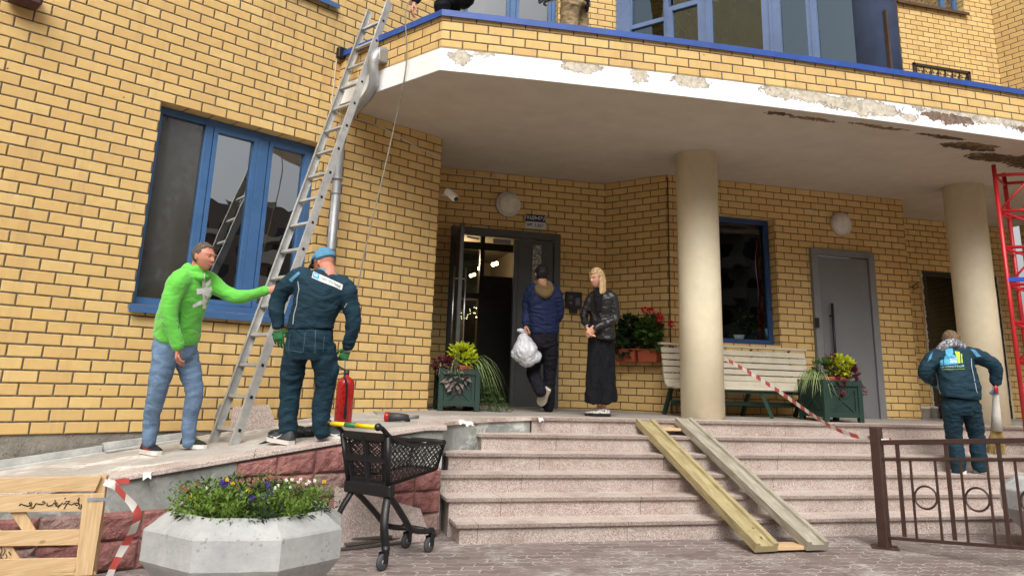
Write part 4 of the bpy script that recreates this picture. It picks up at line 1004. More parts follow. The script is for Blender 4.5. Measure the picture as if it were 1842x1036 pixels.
for (pa, pb, w_, lab) in (((1170, 768), (1240, 768), .16, 0), ((1392, 980), (1450, 980), .18, 1)):
    if lab == 0: c_, e_ = atY(1165, 771, 8.30), atY(1240, 772, 8.30)
    else: c_, e_ = atZ(1375, 983, .035), atZ(1460, 980, .035)
    m = MB(); m.beam(c_, e_, w_, .03); m.build('crosspiece', M_WN, wr, bevel=.002)
m = MB(); rng = random.Random(2)
dd_ = (b1_ - a1_)
for t in (.02, .06, .10, .92, .90, .955, .965): m.lathe([(0, .002), (.009, .002), (.009, 0)], a1_ + dd_ * t + Vector((rng.uniform(-.05, .05), 0, .056)), 8)
m.build('screw', M_BLK, wr)

# ------------------------------------------------------------------ bench
bn = thing('bench', 'long cream slatted bench with dark green legs behind the near column', 'bench', (5.9, 9.55, .955))
M_BSL = mat('cream bench paint', (196, 188, 168), .55, .08, 5, dirt=.25); M_BGR = mat('dark green paint', (26, 54, 44), .5, .12, 5)
bx0, bx1 = 4.74, 6.99
prof = [(9.72, 1.885, 0), (9.70, 1.80, 80), (9.685, 1.715, 82), (9.67, 1.63, 82), (9.655, 1.545, 82), (9.64, 1.46, 82), (9.615, 1.385, 72), (9.56, 1.335, 35), (9.47, 1.325, 0), (9.38, 1.325, 0), (9.295, 1.315, -15)]
for i, (yy_, zz_, an) in enumerate(prof):
    m = MB(); m.box(((bx0 + bx1) / 2, yy_, zz_), (bx1 - bx0 - (.02 if i else -.03), .072 if i else .09, .026), Matrix.Rotation(R(an) if i else 0, 3, 'X')); m.build('slat', M_BSL, bn, bevel=.004)
for xx in (4.95, 6.15, 6.75):
    m = MB(); m.tube([(xx, 9.30, 1.30), (xx, 9.58, 1.30), (xx, 9.68, 1.40), (xx, 9.745, 1.86)], [(.02, .02)] * 4, 8); m.build('bracket', M_BGR, bn)
for xx in (4.85, 6.02, 6.85):
    m = MB(); m.beam((xx + .0, 9.34, 1.30), (xx + .10, 9.26, .957), .045, .045); m.build('leg', M_BGR, bn)
    m = MB(); m.beam((xx, 9.62, 1.30), (xx - .04, 9.76, .962), .045, .045); m.build('leg', M_BGR, bn)
m = MB(); m.beam((4.8, 9.5, 1.13), (7.25, 9.5, 1.13), .04, .05); m.build('stretcher', M_BGR, bn)
m = MB(); m.beam((4.8, 9.33, 1.285), (6.95, 9.33, 1.285), .05, .045); m.build('seat_frame', M_BGR, bn)

# ------------------------------------------------------------------ foliage helper
def foliage(mb, c, rad, n, L, w, rng, up=.4, droop=0, mis=(0,), shell=.5, flat=1.0):
    c = Vector(c); rad = Vector(rad)
    for _ in range(n):
        d = Vector((rng.gauss(0, 1), rng.gauss(0, 1), rng.gauss(0, 1))).normalized(); q = shell + (1 - shell) * rng.random() ** .6
        p = c + Vector((d.x * rad.x * q, d.y * rad.y * q, d.z * rad.z * q))
        dir_ = Vector((d.x + rng.uniform(-.6, .6), d.y + rng.uniform(-.6, .6), d.z * flat + up - droop + rng.uniform(-.5, .5)))
        nn_ = Vector((rng.uniform(-.6, .6), rng.uniform(-.6, .6) - .3, 1)); s_ = rng.uniform(.65, 1.25)
        mb.leaf(p, dir_, nn_, L * s_, w * s_, mi=rng.choice(mis), bend=rng.uniform(-.2, .5))
def leaf_mat(name, c, var=.3, trans=.25):
    t = NT(name); cc = s2l(c); co = t.coord()
    k = t.noise(co, 9, 3); k2 = t.noise(co, 60, 2)
    t.link(t.ramp(t.math('ADD', t.math('MULTIPLY', k, .6), t.math('MULTIPLY', k2, .4)), [(.3, tuple(q * (1 - var) for q in cc)), (.7, tuple(min(1, q * (1 + var)) for q in cc))]), t.b.inputs['Base Color'])
    t.b.inputs['Roughness'].default_value = .5; t.b.inputs['Specular IOR Level'].default_value = .35
    tr = t.node('ShaderNodeBsdfTranslucent'); tr.inputs[0].default_value = (*tuple(min(1, q * 1.3) for q in cc), 1); mx = t.node('ShaderNodeMixShader'); mx.inputs[0].default_value = trans
    t.link(t.b.outputs[0], mx.inputs[1]); t.link(tr.outputs[0], mx.inputs[2]); t.link(mx.outputs[0], t.out.inputs['Surface']); MATS[name] = t.m; return t.m
L_GRN = leaf_mat('green leaf', (66, 92, 38)); L_DK = leaf_mat('dark green leaf', (36, 60, 32)); L_LIME = leaf_mat('lime leaf', (186, 196, 44)); L_PUR = leaf_mat('burgundy leaf', (96, 36, 46)); L_GREY = leaf_mat('grey purple leaf', (124, 112, 104)); L_STR = leaf_mat('striped pale leaf', (140, 160, 104)); L_YG = leaf_mat('bright green leaf', (100, 128, 48))
P_RED = leaf_mat('red petal', (206, 22, 50)); P_WH = leaf_mat('white petal', (226, 224, 214)); P_PUR = leaf_mat('violet petal', (64, 34, 128)); P_YEL = leaf_mat('yellow petal', (238, 182, 30)); P_OR = leaf_mat('rusty orange petal', (142, 88, 62))

# ------------------------------------------------------------------ green plant boxes
M_PBX = mat('dark green box paint', (30, 54, 45), .5, .1, 4)
def plant_box(c, w, h, zf, rz, label, seed, kind):
    t = thing('plant_box', label, 'planter', (c[0], c[1], zf), rz); r3 = Matrix.Rotation(rz, 3, 'Z'); o = Vector((c[0], c[1], zf))
    L = lambda x, y, z: o + r3 @ Vector((x, y, z)); hw = w / 2
    for dx, dy in ((-1, -1), (1, -1), (1, 1), (-1, 1)):
        m = MB(); m.box(L(dx * (hw - .03), dy * (hw - .03), h / 2), (.062, .062, h), r3); m.build('corner_post', M_PBX, t, bevel=.003)
    for ax in range(4):
        rr = r3 @ Matrix.Rotation(R(90 * ax), 3, 'Z'); Q = lambda x, y, z: o + rr @ Vector((x, y, z))
        m = MB(); m.box(Q(0, -hw + .035, h * .53), (w - .12, .012, h - .12), rr)
        m.box(Q(0, -hw + .022, h - .045), (w - .122, .03, .06), rr); m.box(Q(0, -hw + .022, .09), (w - .122, .03, .06), rr)
        for sx_ in (-1, 1): m.box(Q(sx_ * (hw - .085), -hw + .024, h * .52), (.035, .022, h - .2), rr)
        wi, hi = w - .2, h - .22; an = math.atan2(hi, wi); dl = math.hypot(wi, hi)
        for s_ in (-1, 1): m.box(Q(0, -hw + .023 + .001 * s_, h * .515), (dl, .016, .028), rr @ Matrix.Rotation(s_ * an, 3, 'Y'))
        for vx in np.linspace(-.3, .3, 5): m.box(Q(vx * w, -hw + .0285, h * .53), (.003, .003, h - .2), rr)
        m.build('side_panel', M_PBX, t)
    m = MB(); m.box(L(0, 0, h - .015), (w - .11, w - .11, .02), r3); m.build('soil', M_SOIL, t)
    m = MB(); m.lathe([(.16, h - .1), (.20, h + .035), (.215, h + .035), (.215, h + .02), (.17, h - .1)], L(0, 0, 0), 20); m.build('terracotta_pot', M_TERRA, t)
    rng = random.Random(seed)
    def grass(name, cx, cy, cz, n, ln, wid, mt, spread, dirx=0, fall=1.0):
        m = MB()
        for _ in range(n):
            a = rng.uniform(0, 6.28) if dirx == 0 else rng.gauss(0 if dirx > 0 else math.pi, .8); L0 = ln * rng.uniform(.55, 1.15); p = L(cx + rng.uniform(-spread, spread), cy + rng.uniform(-spread, spread), cz); pts = []
            v = r3 @ Vector((math.cos(a), math.sin(a) * .8 - .25, 0)); u = rng.uniform(.5, 1.3)
            for i in range(6):
                q = i / 5; pts.append(p + v * L0 * q * .8 + Vector((0, 0, L0 * (u * q - fall * (u * .55 + .75) * q * q))))
            sd3 = v.cross(Vector((0, 0, 1))).normalized(); pv = None
            for i, q in enumerate(pts):
                ww = wid * (1 - (i / 5) ** 2) + .001; a_, b_ = q - sd3 * ww / 2, q + sd3 * ww / 2
                if pv: m.face([pv[0], a_, b_, pv[1]])
                pv = (a_, b_)
        return m.build(name, mt, t)
    def clump(name, x, y, z, rad, n, ll, ww, mt, up=.3, droop=0):
        m = MB(); foliage(m, L(x, y, z), rad, n, ll, ww, rng, up, droop); m.build(name, mt, t)
    if kind == 0:
        grass('spider_plant', .12, 0, h + .05, 70, .5, .016, L_STR, .08, dirx=1, fall=1.25); grass('spider_plant', -.12, 0, h + .02, 40, .36, .014, L_STR, .08)
        clump('lime_plant', .05, -.06, h + .14, (.17, .14, .15), 330, .07, .045, L_LIME)
        clump('burgundy_plant', -.16, -.12, h + .02, (.14, .12, .09), 190, .07, .045, L_PUR); clump('grey_leaf_plant', -.05, -.24, h - .10, (.13, .05, .14), 70, .09, .06, L_GREY, droop=.8)
        m = MB()
        for _ in range(26):
            p = L(.20 + rng.uniform(-.05, .1), -.05 + rng.uniform(-.1, .1), h + .02); pts = [p]
            q = Vector(p); dx = rng.uniform(.15, .55)
            for i in range(8): q = q + r3 @ Vector((dx * .10, -.01, (.02 if i == 0 else -.075))) + Vector((rng.uniform(-.01, .01),) * 3); pts.append(q.copy())
            m.tube(pts, .002, 4, cap=False)
            for q in pts[1:]:
                for _k in range(3): m.leaf(q, (rng.uniform(-1, 1), rng.uniform(-1, 1), rng.uniform(-1, .3)), (0, -.5, 1), .035, .014)
        m.build('trailing_stems', L_GRN, t)
        m = MB()
        for k in range(3): m.tube([L(-.05 + k * .06, .1, h), L(-.06 + k * .09, .1, h + .34)], .003, 5); 
        m.build('flower_stems', L_GREY, t)
    else:
        grass('spider_plant', -.16, 0, h + .05, 60, .42, .016, L_STR, .06, dirx=-1, fall=1.2)
        clump('round_leaf_plant', -.10, -.04, h + .13, (.12, .11, .13), 150, .06, .045, L_GRN)
        clump('burgundy_plant', .01, -.05, h + .16, (.07, .09, .17), 150, .06, .04, L_PUR); clump('lime_plant', .15, -.04, h + .17, (.17, .13, .12), 340, .07, .05, L_LIME)
        clump('burgundy_plant', .25, -.08, h + .06, (.11, .10, .16), 260, .065, .045, L_PUR); clump('burgundy_plant', -.02, -.25, h - .05, (.05, .04, .13), 60, .06, .04, L_PUR, droop=.7); clump('burgundy_plant', .33, -.18, h - .13, (.05, .04, .06), 40, .06, .04, L_PUR)
        m = MB(); m.tube([L(.02, .05, h + .2), L(.03, .05, h + .48)], .003, 5)
        for q in range(10): m.ball(L(.027, .05, h + .36 + q * .012), .008, 5, 4)
        m.build('flower_stems', L_GREY, t)
    return t
pL = atY(794, 735, 9.35); pR = atY(860, 738, 9.35)
plant_box(((pL.x + pR.x) / 2, 9.35 + .26), .50, .50, .957, R(-3), 'dark green wooden plant box standing left of the open entrance door', 11, 0)
pL = atY(1482, 758, 8.62); pR = atY(1563, 761, 8.62)
plant_box(((pL.x + pR.x) / 2, 8.62 + .29), .56, .52, .951, R(-2), 'dark green wooden plant box in front of the plain grey door', 23, 1)

# ------------------------------------------------------------------ geranium boxes on the splayed wall
sa_ = R(sa); sdr = Vector((math.cos(sa_), math.sin(sa_), 0)); snn = Vector((math.sin(sa_), -math.cos(sa_), 0)); srot = Matrix.Rotation(sa_, 3, 'Z')
SPL = (4.40 + snn.x * .14, 10.83 + snn.y * .14, sa)
gx = [atW(x, 640, SPL)[0] for x in (1110, 1147, 1151, 1187)]; gz1 = atW(1150, 629, SPL)[1].z; gz0 = gz1 - .17
so_ = Vector((SPL[0], SPL[1], 0))
for k in range(2):
    a_, b_ = gx[2 * k], gx[2 * k + 1]; c_ = so_ + sdr * (a_ + b_) / 2; lab = ('left terracotta flower box behind the blonde woman' if k == 0 else 'right terracotta flower box next to the bench end')
    t = thing('flower_box', lab, 'flower box', (c_.x, c_.y, gz0), 0, 'terracotta boxes of geraniums')
    m = MB(); w0 = (b_ - a_) / 2
    P8 = [c_ + sdr * (sx_ * w0 * q) + snn * (sy_ * .085 * q) + Vector((0, 0, z)) for z, q in ((gz0, .88), (gz1, 1.0)) for sx_, sy_ in ((-1, 1), (1, 1), (1, -1), (-1, -1))]
    m.hexa(P8); m.box(c_ + Vector((0, 0, gz1)), (2 * w0 + .02, .19, .02), srot); m.build('box', M_TERRA, t, bevel=.004)
    rng = random.Random(40 + k); m = MB()
    for q in range(7): foliage(m, c_ + sdr * rng.uniform(-w0, w0) + snn * rng.uniform(-.08, .1) + Vector((0, 0, gz1 - gz0 * 0 + rng.uniform(.0, .38) - 0)) + Vector((0, 0, gz0 - gz0)), (.11, .10, .10), 75, .085, .08, rng, .3)
    m.build('leaves', L_DK if k == 0 else L_GRN, t)
    m = MB(); 
    for q in range(5):
        a2 = c_ + sdr * rng.uniform(-w0, w0) + Vector((0, 0, gz1)); m.tube([a2, a2 + Vector((rng.uniform(-.08, .08), 0, .48))], .004, 5)
    m.build('stems', L_DK, t)
    heads = ((1160, 558), (1172, 560)) if k == 0 else ((1186, 568), (1207, 583), (1188, 575))
    for (hx_, hy_) in heads:
        p = atW(hx_, hy_, (SPL[0] + snn.x * .08, SPL[1] + snn.y * .08, sa))[1]; m = MB(); foliage(m, p, (.035, .035, .03), 46, .035, .03, rng, .1); m.build('blossom', P_RED, t)

# ------------------------------------------------------------------ buckets
for (xl_, xr_, yb_, yt_, yy_, lab) in ((1650, 1672, 757, 731, 10.15, 'white plastic bucket at the end of the second brick wall'), (1675, 1693, 755, 731, 10.45, 'pale bucket just right of the first white bucket')):
    a_, b_ = atY(xl_, yb_, yy_), atY(xr_, yb_, yy_); c_ = ((a_.x + b_.x) / 2, yy_); r_ = (b_.x - a_.x) / 2 * .98; h_ = atY(xl_, yt_, yy_).z - .963
    t = thing('bucket', lab, 'bucket', (c_[0], c_[1], .963), 0, 'buckets by the recessed wall')
    m = MB(); m.lathe([(0, 0), (r_ * .86, 0), (r_, h_), (r_ * 1.05, h_), (r_ * 1.05, h_ - .02), (r_ * .97, h_ - .03)], (c_[0], c_[1], .963), 24); m.lathe([(r_ * .96, h_), (r_ * .84, .03), (0, .03)], (c_[0], c_[1], .963), 24); m.build('body', M_WHITE, t)
    m = MB(); m.tube([(c_[0] + r_ * 1.04 * math.cos(q), c_[1] - abs(math.sin(q)) * r_ * .9, .963 + h_ - .04 - .12 * math.sin(q)) for q in np.linspace(0, math.pi, 13)], .003, 5); m.build('handle', M_GALV, t)
m = MB(); p = atY(1700, 747, 10.3); m.lathe([(0, 0), (.07, 0), (.08, .2), (.05, .24), (0, .24)], (p.x, 10.3, .963), 14); tag(m.build('paint_can', mat('dark red can', (74, 40, 36), .5)), 'dark reddish can beside the buckets at the recessed wall', 'can')
# pots on the inner sill
for (x_, w_, h_, c_, lab) in ((1322, .30, .11, (108, 126, 122), 'grey green oval flower pot behind the blue framed window'), (1350, .20, .12, (132, 126, 112), 'small beige flower pot behind the blue framed window'), (1376, .27, .22, (96, 140, 160), 'pale blue flower pot at the right of the window sill')):
    p = atY(x_, 615, 10.30); t = thing('flower_pot', lab, 'flower pot', (p.x, 10.30, 1.98)); m = MB(); m.lathe([(0, 0), (w_ * .42, 0), (w_ * .5, h_), (w_ * .44, h_), (w_ * .4, h_ - .02), (0, h_ - .02)], (p.x, 10.30, 1.98), 20); m.build('pot', mat('pot %d' % x_, c_, .5), t)
    m = MB(); rng = random.Random(x_); foliage(m, (p.x, 10.30, 1.98 + h_ + .22), (.12, .1, .24), 90, .12, .04, rng, .6); m.build('foliage', L_DK, t)

# ------------------------------------------------------------------ concrete flower planter
M_CPL = concrete_mat('grey planter concrete', (146, 148, 148), (186, 187, 184), 2.6, .004, 26, .3)
def ngon_ring(c, r, z, n, ph): return [Vector((c[0] + r * math.cos(ph + 2 * math.pi * i / n), c[1] + r * math.sin(ph + 2 * math.pi * i / n), z)) for i in range(n)]
def concrete_planter(c, label, seed, plants=True, ph=R(-71), s=1.0, n=8):
    t = thing('concrete_planter', label, 'planter', (c[0], c[1], 0))
    m = MB(); prof = [(.34, .002), (.35, .03), (.596, .325), (.610, .345), (.608, .505), (.60, .517), (.475, .598), (.462, .599), (.43, .51), (.38, .49)]
    prev = None
    for r_, z_ in prof:
        ring = [m.bm.verts.new(v) for v in ngon_ring(c, r_ * s, z_ * s, n, ph)]
        if prev:
            for i in range(n): m.bm.faces.new([prev[i], prev[(i + 1) % n], ring[(i + 1) % n], ring[i]])
        else: m.bm.faces.new(ring[::-1])
        prev = ring
    m.bm.faces.new(prev)
    bmesh.ops.bevel(m.bm, geom=[e for e in m.bm.edges if len(e.link_faces) == 2 and e.calc_face_angle(0) > .3], offset=.007, segments=2, affect='EDGES', clamp_overlap=True)
    bmesh.ops.subdivide_edges(m.bm, edges=[e for e in m.bm.edges if e.calc_length() > .15], cuts=5, use_grid_fill=True)
    for v in m.bm.verts: v.co += Vector((noise.noise(v.co * 5 + Vector((seed, 0, 0))), noise.noise(v.co * 5 + Vector((0, seed, 0))), noise.noise(v.co * 5 + Vector((0, 0, seed + 3))))) * .003 + Vector((1, 1, 1)) * noise.noise(v.co * 22) * .0008
    m.build('bowl', M_CPL, t, smooth=False)
    m = MB(); m.prism([(v.x, v.y) for v in ngon_ring(c, .405 * s, 0, n, ph)], .46 * s, .535 * s); m.build('soil', M_SOIL, t)
    if plants:
        rng = random.Random(seed); mts = [L_GRN, L_YG, L_DK, leaf_mat('fresh green leaf', (84, 108, 38))]
        m = MB()
        for _ in range(210):
            a = rng.uniform(0, 6.28); q = rng.random() ** .5 * .37; x_, y_ = c[0] + q * math.cos(a), c[1] + q * math.sin(a); hh = rng.uniform(.11, .23) * (1 - .35 * (q / .4) ** 2); mi = 1 if (noise.noise(Vector((x_ * 4, y_ * 4, 1.3))) > .02) else rng.choice((0, 2, 3))
            st = Vector((x_, y_, .505)); lean = Vector((math.cos(a), math.sin(a), 0)) * q * .35
            for i in range(30):
                z = rng.random() ** .8; p = st + lean * z + Vector((rng.gauss(0, .028), rng.gauss(0, .028), hh * z))
                m.leaf(p, (rng.uniform(-1, 1), rng.uniform(-1, 1), rng.uniform(0, 1.2)), (rng.uniform(-.5, .5), rng.uniform(-.5, .5), 1), rng.uniform(.018, .04), rng.uniform(.009, .02), mi=mi)
        m.build('foliage', mts, t)
        m = MB()
        for _ in range(55):
            a = rng.uniform(math.pi, 2 * math.pi); p = Vector((c[0] + .40 * math.cos(a), c[1] + .40 * math.sin(a), .55)); m.leaf(p, (math.cos(a), math.sin(a), rng.uniform(-.6, .3)), (0, 0, 1), .07, .014)
        m.build('foliage', L_DK, t)
        def bloom(name, px_, py_, mt, r_, npet, dz=0.0):
            p = atD(px_, py_, depth(Vector((c[0], c[1] - .12, .62)))); m = MB(); dn = Vector((0, -.7, .7))
            for i in range(npet):
                an = 6.283 * i / npet + rng.random(); v = Vector((math.cos(an), 0, math.sin(an))) + Vector((0, rng.uniform(-.3, .3), 0)); m.leaf(p, v, dn, r_, r_ * .8, bend=.1)
            m.tube([p, (p.x, p.y + .02, .54)], .0016, 4, mi=1); m.build(name, [mt, L_GRN], t)
        for x_, y_ in ((398, 868), (412, 866), (482, 870), (484, 880), (435, 889), (476, 892), (453, 895), (486, 887), (405, 871)): bloom('violet_pansy', x_, y_, P_PUR, .021, 6)
        for x_, y_ in ((347, 894), (350, 904)): bloom('yellow_flower', x_, y_, P_YEL, .024, 12)
        for x_, y_ in ((409, 862), (418, 869), (583, 866), (446, 882)): bloom('yellow_flower', x_, y_, P_YEL, .014, 6)
        for x_, y_ in ((335, 880), (353, 870), (427, 880), (325, 877), (486, 858)): bloom('orange_flower', x_, y_, P_OR, .016, 7)
        for x_, y_ in ((515, 863), (525, 862), (541, 862), (556, 866), (566, 864), (523, 875), (495, 877), (500, 873), (426, 899), (473, 906), (552, 869), (371, 878), (377, 889), (366, 897), (404, 897), (537, 866)): bloom('white_flower', x_, y_, P_WH, .012, 6)
    return t
concrete_planter((-0.165, 5.06), 'large faceted concrete planter full of green plants and small flowers in the left foreground', 3, s=.94)
pq = atZ(1838, 935, .28); concrete_planter((pq.x + .64, pq.y + .02), 'second concrete planter cut off by the right edge of the picture', 9, plants=False)

# ------------------------------------------------------------------ slab and slate pile behind the cart
M_SLAB = speckle_mat('pale granite slab', [(136, 120, 112), (176, 160, 150), (200, 186, 176), (160, 142, 134)], 130, .6)
def leaning(name, label, cat, base_a, base_b, top_b, top_a, th, mt):
    a, b, c, d = map(Vector, (base_a, base_b, top_b, top_a)); n = (b - a).cross(d - a).normalized() * th
    m = MB(); m.hexa([a, b, b - n, a - n, d, c, c - n, d - n]); return tag(m.build(name, mt, bevel=.002, recalc=True), label, cat)
RP = (R1[0] + .37 * .17, R1[1] - .93 * .17, 22.1); RQ = (R1[0] + .37 * .085, R1[1] - .93 * .085, 22.1)
w0_, w1_ = atW(602, 890, RQ)[0], atW(770, 925, RQ)[0]; fr_ = lambda pl, s, z: Vector((pl[0] + c1 * s, pl[1] + s1 * s, z))
leaning('stone_slab', 'large pale pinkish stone slab leaning on the red stone wall behind the shopping cart', 'slab', fr_(RP, w0_, .004), fr_(RP, w1_, .004), fr_(RQ, w1_ - .08, .25), fr_(RQ, w0_, .47), .025, M_SLAB)
m0 = mat('dark slate', (92, 84, 78), .7, .2, 6)
pl0 = atZ(668, 974, .02)
for k, (dx, dy, dz, L_, rz_) in enumerate(((0, 0, .016, .62, .12), (.03, .02, .044, .55, .2), (-.05, .0, .072, .48, .06))):
    m = MB(); m.box((pl0.x + dx - .05, pl0.y + dy - .04, dz), (L_, .22, .022), Matrix.Rotation(rz_ + .25, 3, 'Z') @ Matrix.Rotation(.01 * k, 3, 'Y'))
    tag(m.build('stone_strip', m0, bevel=.004), ['bottom dark flat strip of the pile under the shopping cart', 'middle dark flat strip of the pile under the shopping cart', 'top dark flat strip of the pile under the shopping cart'][k], 'stone strip')
# tile leaning on the brick wall by the ladder
TL = (LW[0] + .5 * .06, LW[1] - .87 * .06, LW[2]); TB = (LW[0] + .5 * .22, LW[1] - .87 * .22, LW[2])
def rampZ(x, y, pl): s_, p = atW(x, y, pl); return p
a_, b_ = rampZ(411, 783, TB), rampZ(497, 772, TB); c_, d_ = rampZ(484, 727, TL), rampZ(420, 731, TL)
a_.z = zramp(a_.x, a_.y) + .001; b_.z = zramp(b_.x, b_.y) + .001
leaning('stone_tile', 'grey speckled stone tile leaning on the brick wall behind the ladder foot', 'tile', a_, b_, c_, d_, .02, M_SLAB)

# ------------------------------------------------------------------ fire extinguisher + rope
def on_ramp(x, y, hint=.8):
    z = hint
    for _ in range(30): p = atZ(x, y, z); z = .6 * z + .4 * zramp(p.x, p.y)
    return atZ(x, y, z)
EX = Vector((.49, 7.72, 0)); EX.z = zramp(EX.x, EX.y) + .001
fe = thing('fire_extinguisher', 'red fire extinguisher standing on the ramp right of the worker in dark overalls', 'extinguisher', EX)
m = MB(); m.lathe([(0, 0), (.078, 0), (.083, .012), (.083, .37), (.075, .405), (.05, .43), (.028, .44), (.026, .46), (0, .46)], EX, 28); m.build('body', M_RED_P, fe)
m = MB(); m.lathe([(.024, .455), (.028, .49), (.015, .50), (0, .50)], EX, 14); m.beam(EX + Vector((0, 0, .49)), EX + Vector((-.10, -.03, .545)), .022, .012); m.beam(EX + Vector((0, 0, .475)), EX + Vector((-.09, -.03, .46)), .022, .010); m.build('valve', mat('dark metal valve', (60, 60, 62), .4, metal=.6), fe)
m = MB(); m.tube(smooth_curve([EX + Vector((-.02, -.03, .47)), EX + Vector((-.02, -.085, .44)), EX + Vector((.005, -.095, .36)), EX + Vector((.01, -.092, .2)), EX + Vector((.012, -.092, .06))], 6), [.009] * 10 + [.010] * 10 + [.015] * 5, 10); m.build('hose', M_BLK, fe)
rope_top = Vector((.80, 7.60, 5.06))
m = MB(); rp = smooth_curve([rope_top + Vector((.10, .15, .35)), rope_top + Vector((0, 0, .04)), atD(731, 115, depth(Vector((.75, 7.55, 4.6)))), atD(709, 228, 7.62 + .55), atD(681, 350, 7.95), atD(655.5, 455, 7.75), atD(638, 552, 7.6), atD(621, 648, 7.45), EX + Vector((0, 0, .50))], 10)
m.tube(rp, .0075, 6); tag(m.build('rope', mat('grey rope', (132, 126, 112), .9, .2, 40)), 'long thin rope hanging from the man on the canopy down to the fire extinguisher', 'rope')

# ------------------------------------------------------------------ tools on the ramp
M_TOOL = mat('dark grey tool plastic', (62, 62, 64), .5)
dr0 = on_ramp(728, 760, .9); t = thing('power_drill', 'dark grey power tool with red cap lying on the ramp behind the shopping cart', 'power tool', dr0)
px_ = Vector((.96, -.27, 0)); q0 = atD(692, 752, depth(dr0) + .1); q1 = atD(720, 750, depth(dr0) + .1); q2 = atD(752, 750, depth(dr0) + .25)
for q in (q0, q1, q2): q.z = zramp(q.x, q.y) + .045
m = MB(); m.tube([q0 + (q1 - q0) * .25, q1, q1 + (q2 - q1) * .4], [.043, .038, .026], 12); m.beam(q1, q1 + Vector((.10, .12, -.02)), .04, .05); m.build('body', M_TOOL, t)
m = MB(); m.tube([q1 + (q2 - q1) * .4, q2], [.022, .018], 10); m.build('chuck', mat('light grey tool', (120, 120, 118), .5), t)
m = MB(); m.tube([q0, q0 + (q1 - q0) * .28], .045, 12); m.build('battery', M_RED_P, t)
c0 = atZ(838, 738, .957); t = thing('clamp_tool', 'small red and black clamp on the porch floor in front of the left plant box', 'clamp', c0)
m = MB(); m.box(c0 + Vector((0, 0, .035)), (.09, .05, .07)); m.build('body', M_RED_P, t, bevel=.01)
m = MB(); m.tube([c0 + Vector((-.02, -.05, .03)), c0 + Vector((.16, -.08, .02))], .012, 8); m.build('handle', M_BLK, t)
# dark bag behind the worker's feet
bq = on_ramp(560, 783, .85); t_ = MB(); rng = random.Random(8)
for i in range(9):
    q = i / 8; p = on_ramp(500 + 95 * q, 790 - 6 * q, .85); t_.ball(p + Vector((0, .05, .045)), .075, 10, 7, sc=(1.2, 1, .5 + .25 * math.sin(i * 2.6)))
a_ = on_ramp(466, 799, .8); b_ = on_ramp(500, 793, .8); t_.hexa([a_, b_, b_ + Vector((.02, .15, 0)), a_ + Vector((.02, .02, 0)), a_ + Vector((0, 0, .006)), b_ + Vector((0, 0, .05)), b_ + Vector((.02, .15, .05)), a_ + Vector((.02, .02, .006))])
tag(t_.build('rubbish_bag', mat('crumpled black plastic', (26, 26, 28), .35, .2, 8, bump=.01, bscale=14)), 'crumpled black bag lying on the ramp behind the feet of the worker in dark overalls', 'bag')
# paper scraps
M_PAP = mat('white paper scraps', (214, 212, 204), .8)
rng = random.Random(4)
for k, (x_, y_) in enumerate(((830, 757), (843, 760), (972, 753), (985, 751), (265, 853))):
    m = MB(); s_ = .028 + .01 * (k % 2); q = atZ(x_, y_, .94) if k < 4 else atW(x_, y_, (R1[0] + .03, R1[1] - .07, 22.1))[1]
    q = q if k < 4 else q
    c_ = q; m.face([c_ + Vector((-s_, -.01, .012)), c_ + Vector((s_ * .9, -.012, .008)), c_ + Vector((s_ * 1.2, -.032, -.028)), c_ + Vector((.01, -.03, -.014)), c_ + Vector((-s_ * .7, -.032, -.036))])
    m.face([c_ + Vector((-s_, -.01, .012)), c_ + Vector((s_ * .9, -.012, .008)), c_ + Vector((s_ * .8, .05, .013)), c_ + Vector((-s_, .04, .013))])
    tag(m.build('tape_scrap', M_PAP), ['left torn white tape scrap on the porch edge above the plaster wall', 'torn white tape scrap between two others on the porch edge', 'white tape scrap at the left end of the top step', 'small white tape scrap just right of another on the top step', 'torn white scrap hanging from the ramp edge above the concrete planter'][k], 'tape scrap')

# ------------------------------------------------------------------ pallet
PY = (-1.05, 5.45, 4.0)
pt = thing('wooden_pallet', 'pine pallet standing on edge with handwriting on its boards at the lower left', 'pallet', (-1.6, 5.4, 0))
pa_ = R(PY[2]); pdr = Vector((math.cos(pa_), math.sin(pa_), 0)); pnn = Vector((math.sin(pa_), -math.cos(pa_), 0)); prot = Matrix((pdr, -pnn, Vector((0, 0, 1)))).transposed()
def PB(x, y, off=0.0):
    a = R(PY[2]); pl = (PY[0] + pnn.x * off, PY[1] + pnn.y * off, PY[2]); return atW(x, y, pl)[1]
M_PAL = wood_mat('pallet pine', (174, 140, 98), (214, 184, 140))
def board(quad, th, off, name='board', label=None):
    """quad of reference corners (tl, tr, br, bl) laid on the pallet plane"""
    c = [PB(x, y, off) for x, y in quad]; m = MB(); n = pnn * th
    m.hexa([c[3], c[2], c[2] - n, c[3] - n, c[0], c[1], c[1] - n, c[0] - n]); return m.build(name, M_PAL, pt, bevel=.002, recalc=True, label=label)
board(((-130, 862), (183, 856), (171, 883), (-130, 888)), .02, .0)
board(((-130, 891), (184, 887), (150, 920), (-130, 922)), .02, .0, label='pallet board with black handwriting')
board(((-130, 957), (145, 952), (140, 980), (-130, 984)), .02, .0)
board(((-130, 1008), (140, 1003), (134, 1028), (-130, 1034)), .02, .0)
board(((150, 889), (189, 886), (166, 1034), (134, 1036)), .022, .023, label='upright end board of the pallet with stains')
board(((18, 922), (46, 921), (64, 953), (40, 955)), .02, -.021)
board(((-30, 925), (2, 955), (54, 1030), (18, 1034)), .02, -.021)
board(((172, 858), (192, 856), (170, 1036), (150, 1036)), .09, -.03)
board(((-130, 1029), (172, 1029), (172, 1034), (-130, 1040)), .03, .0)
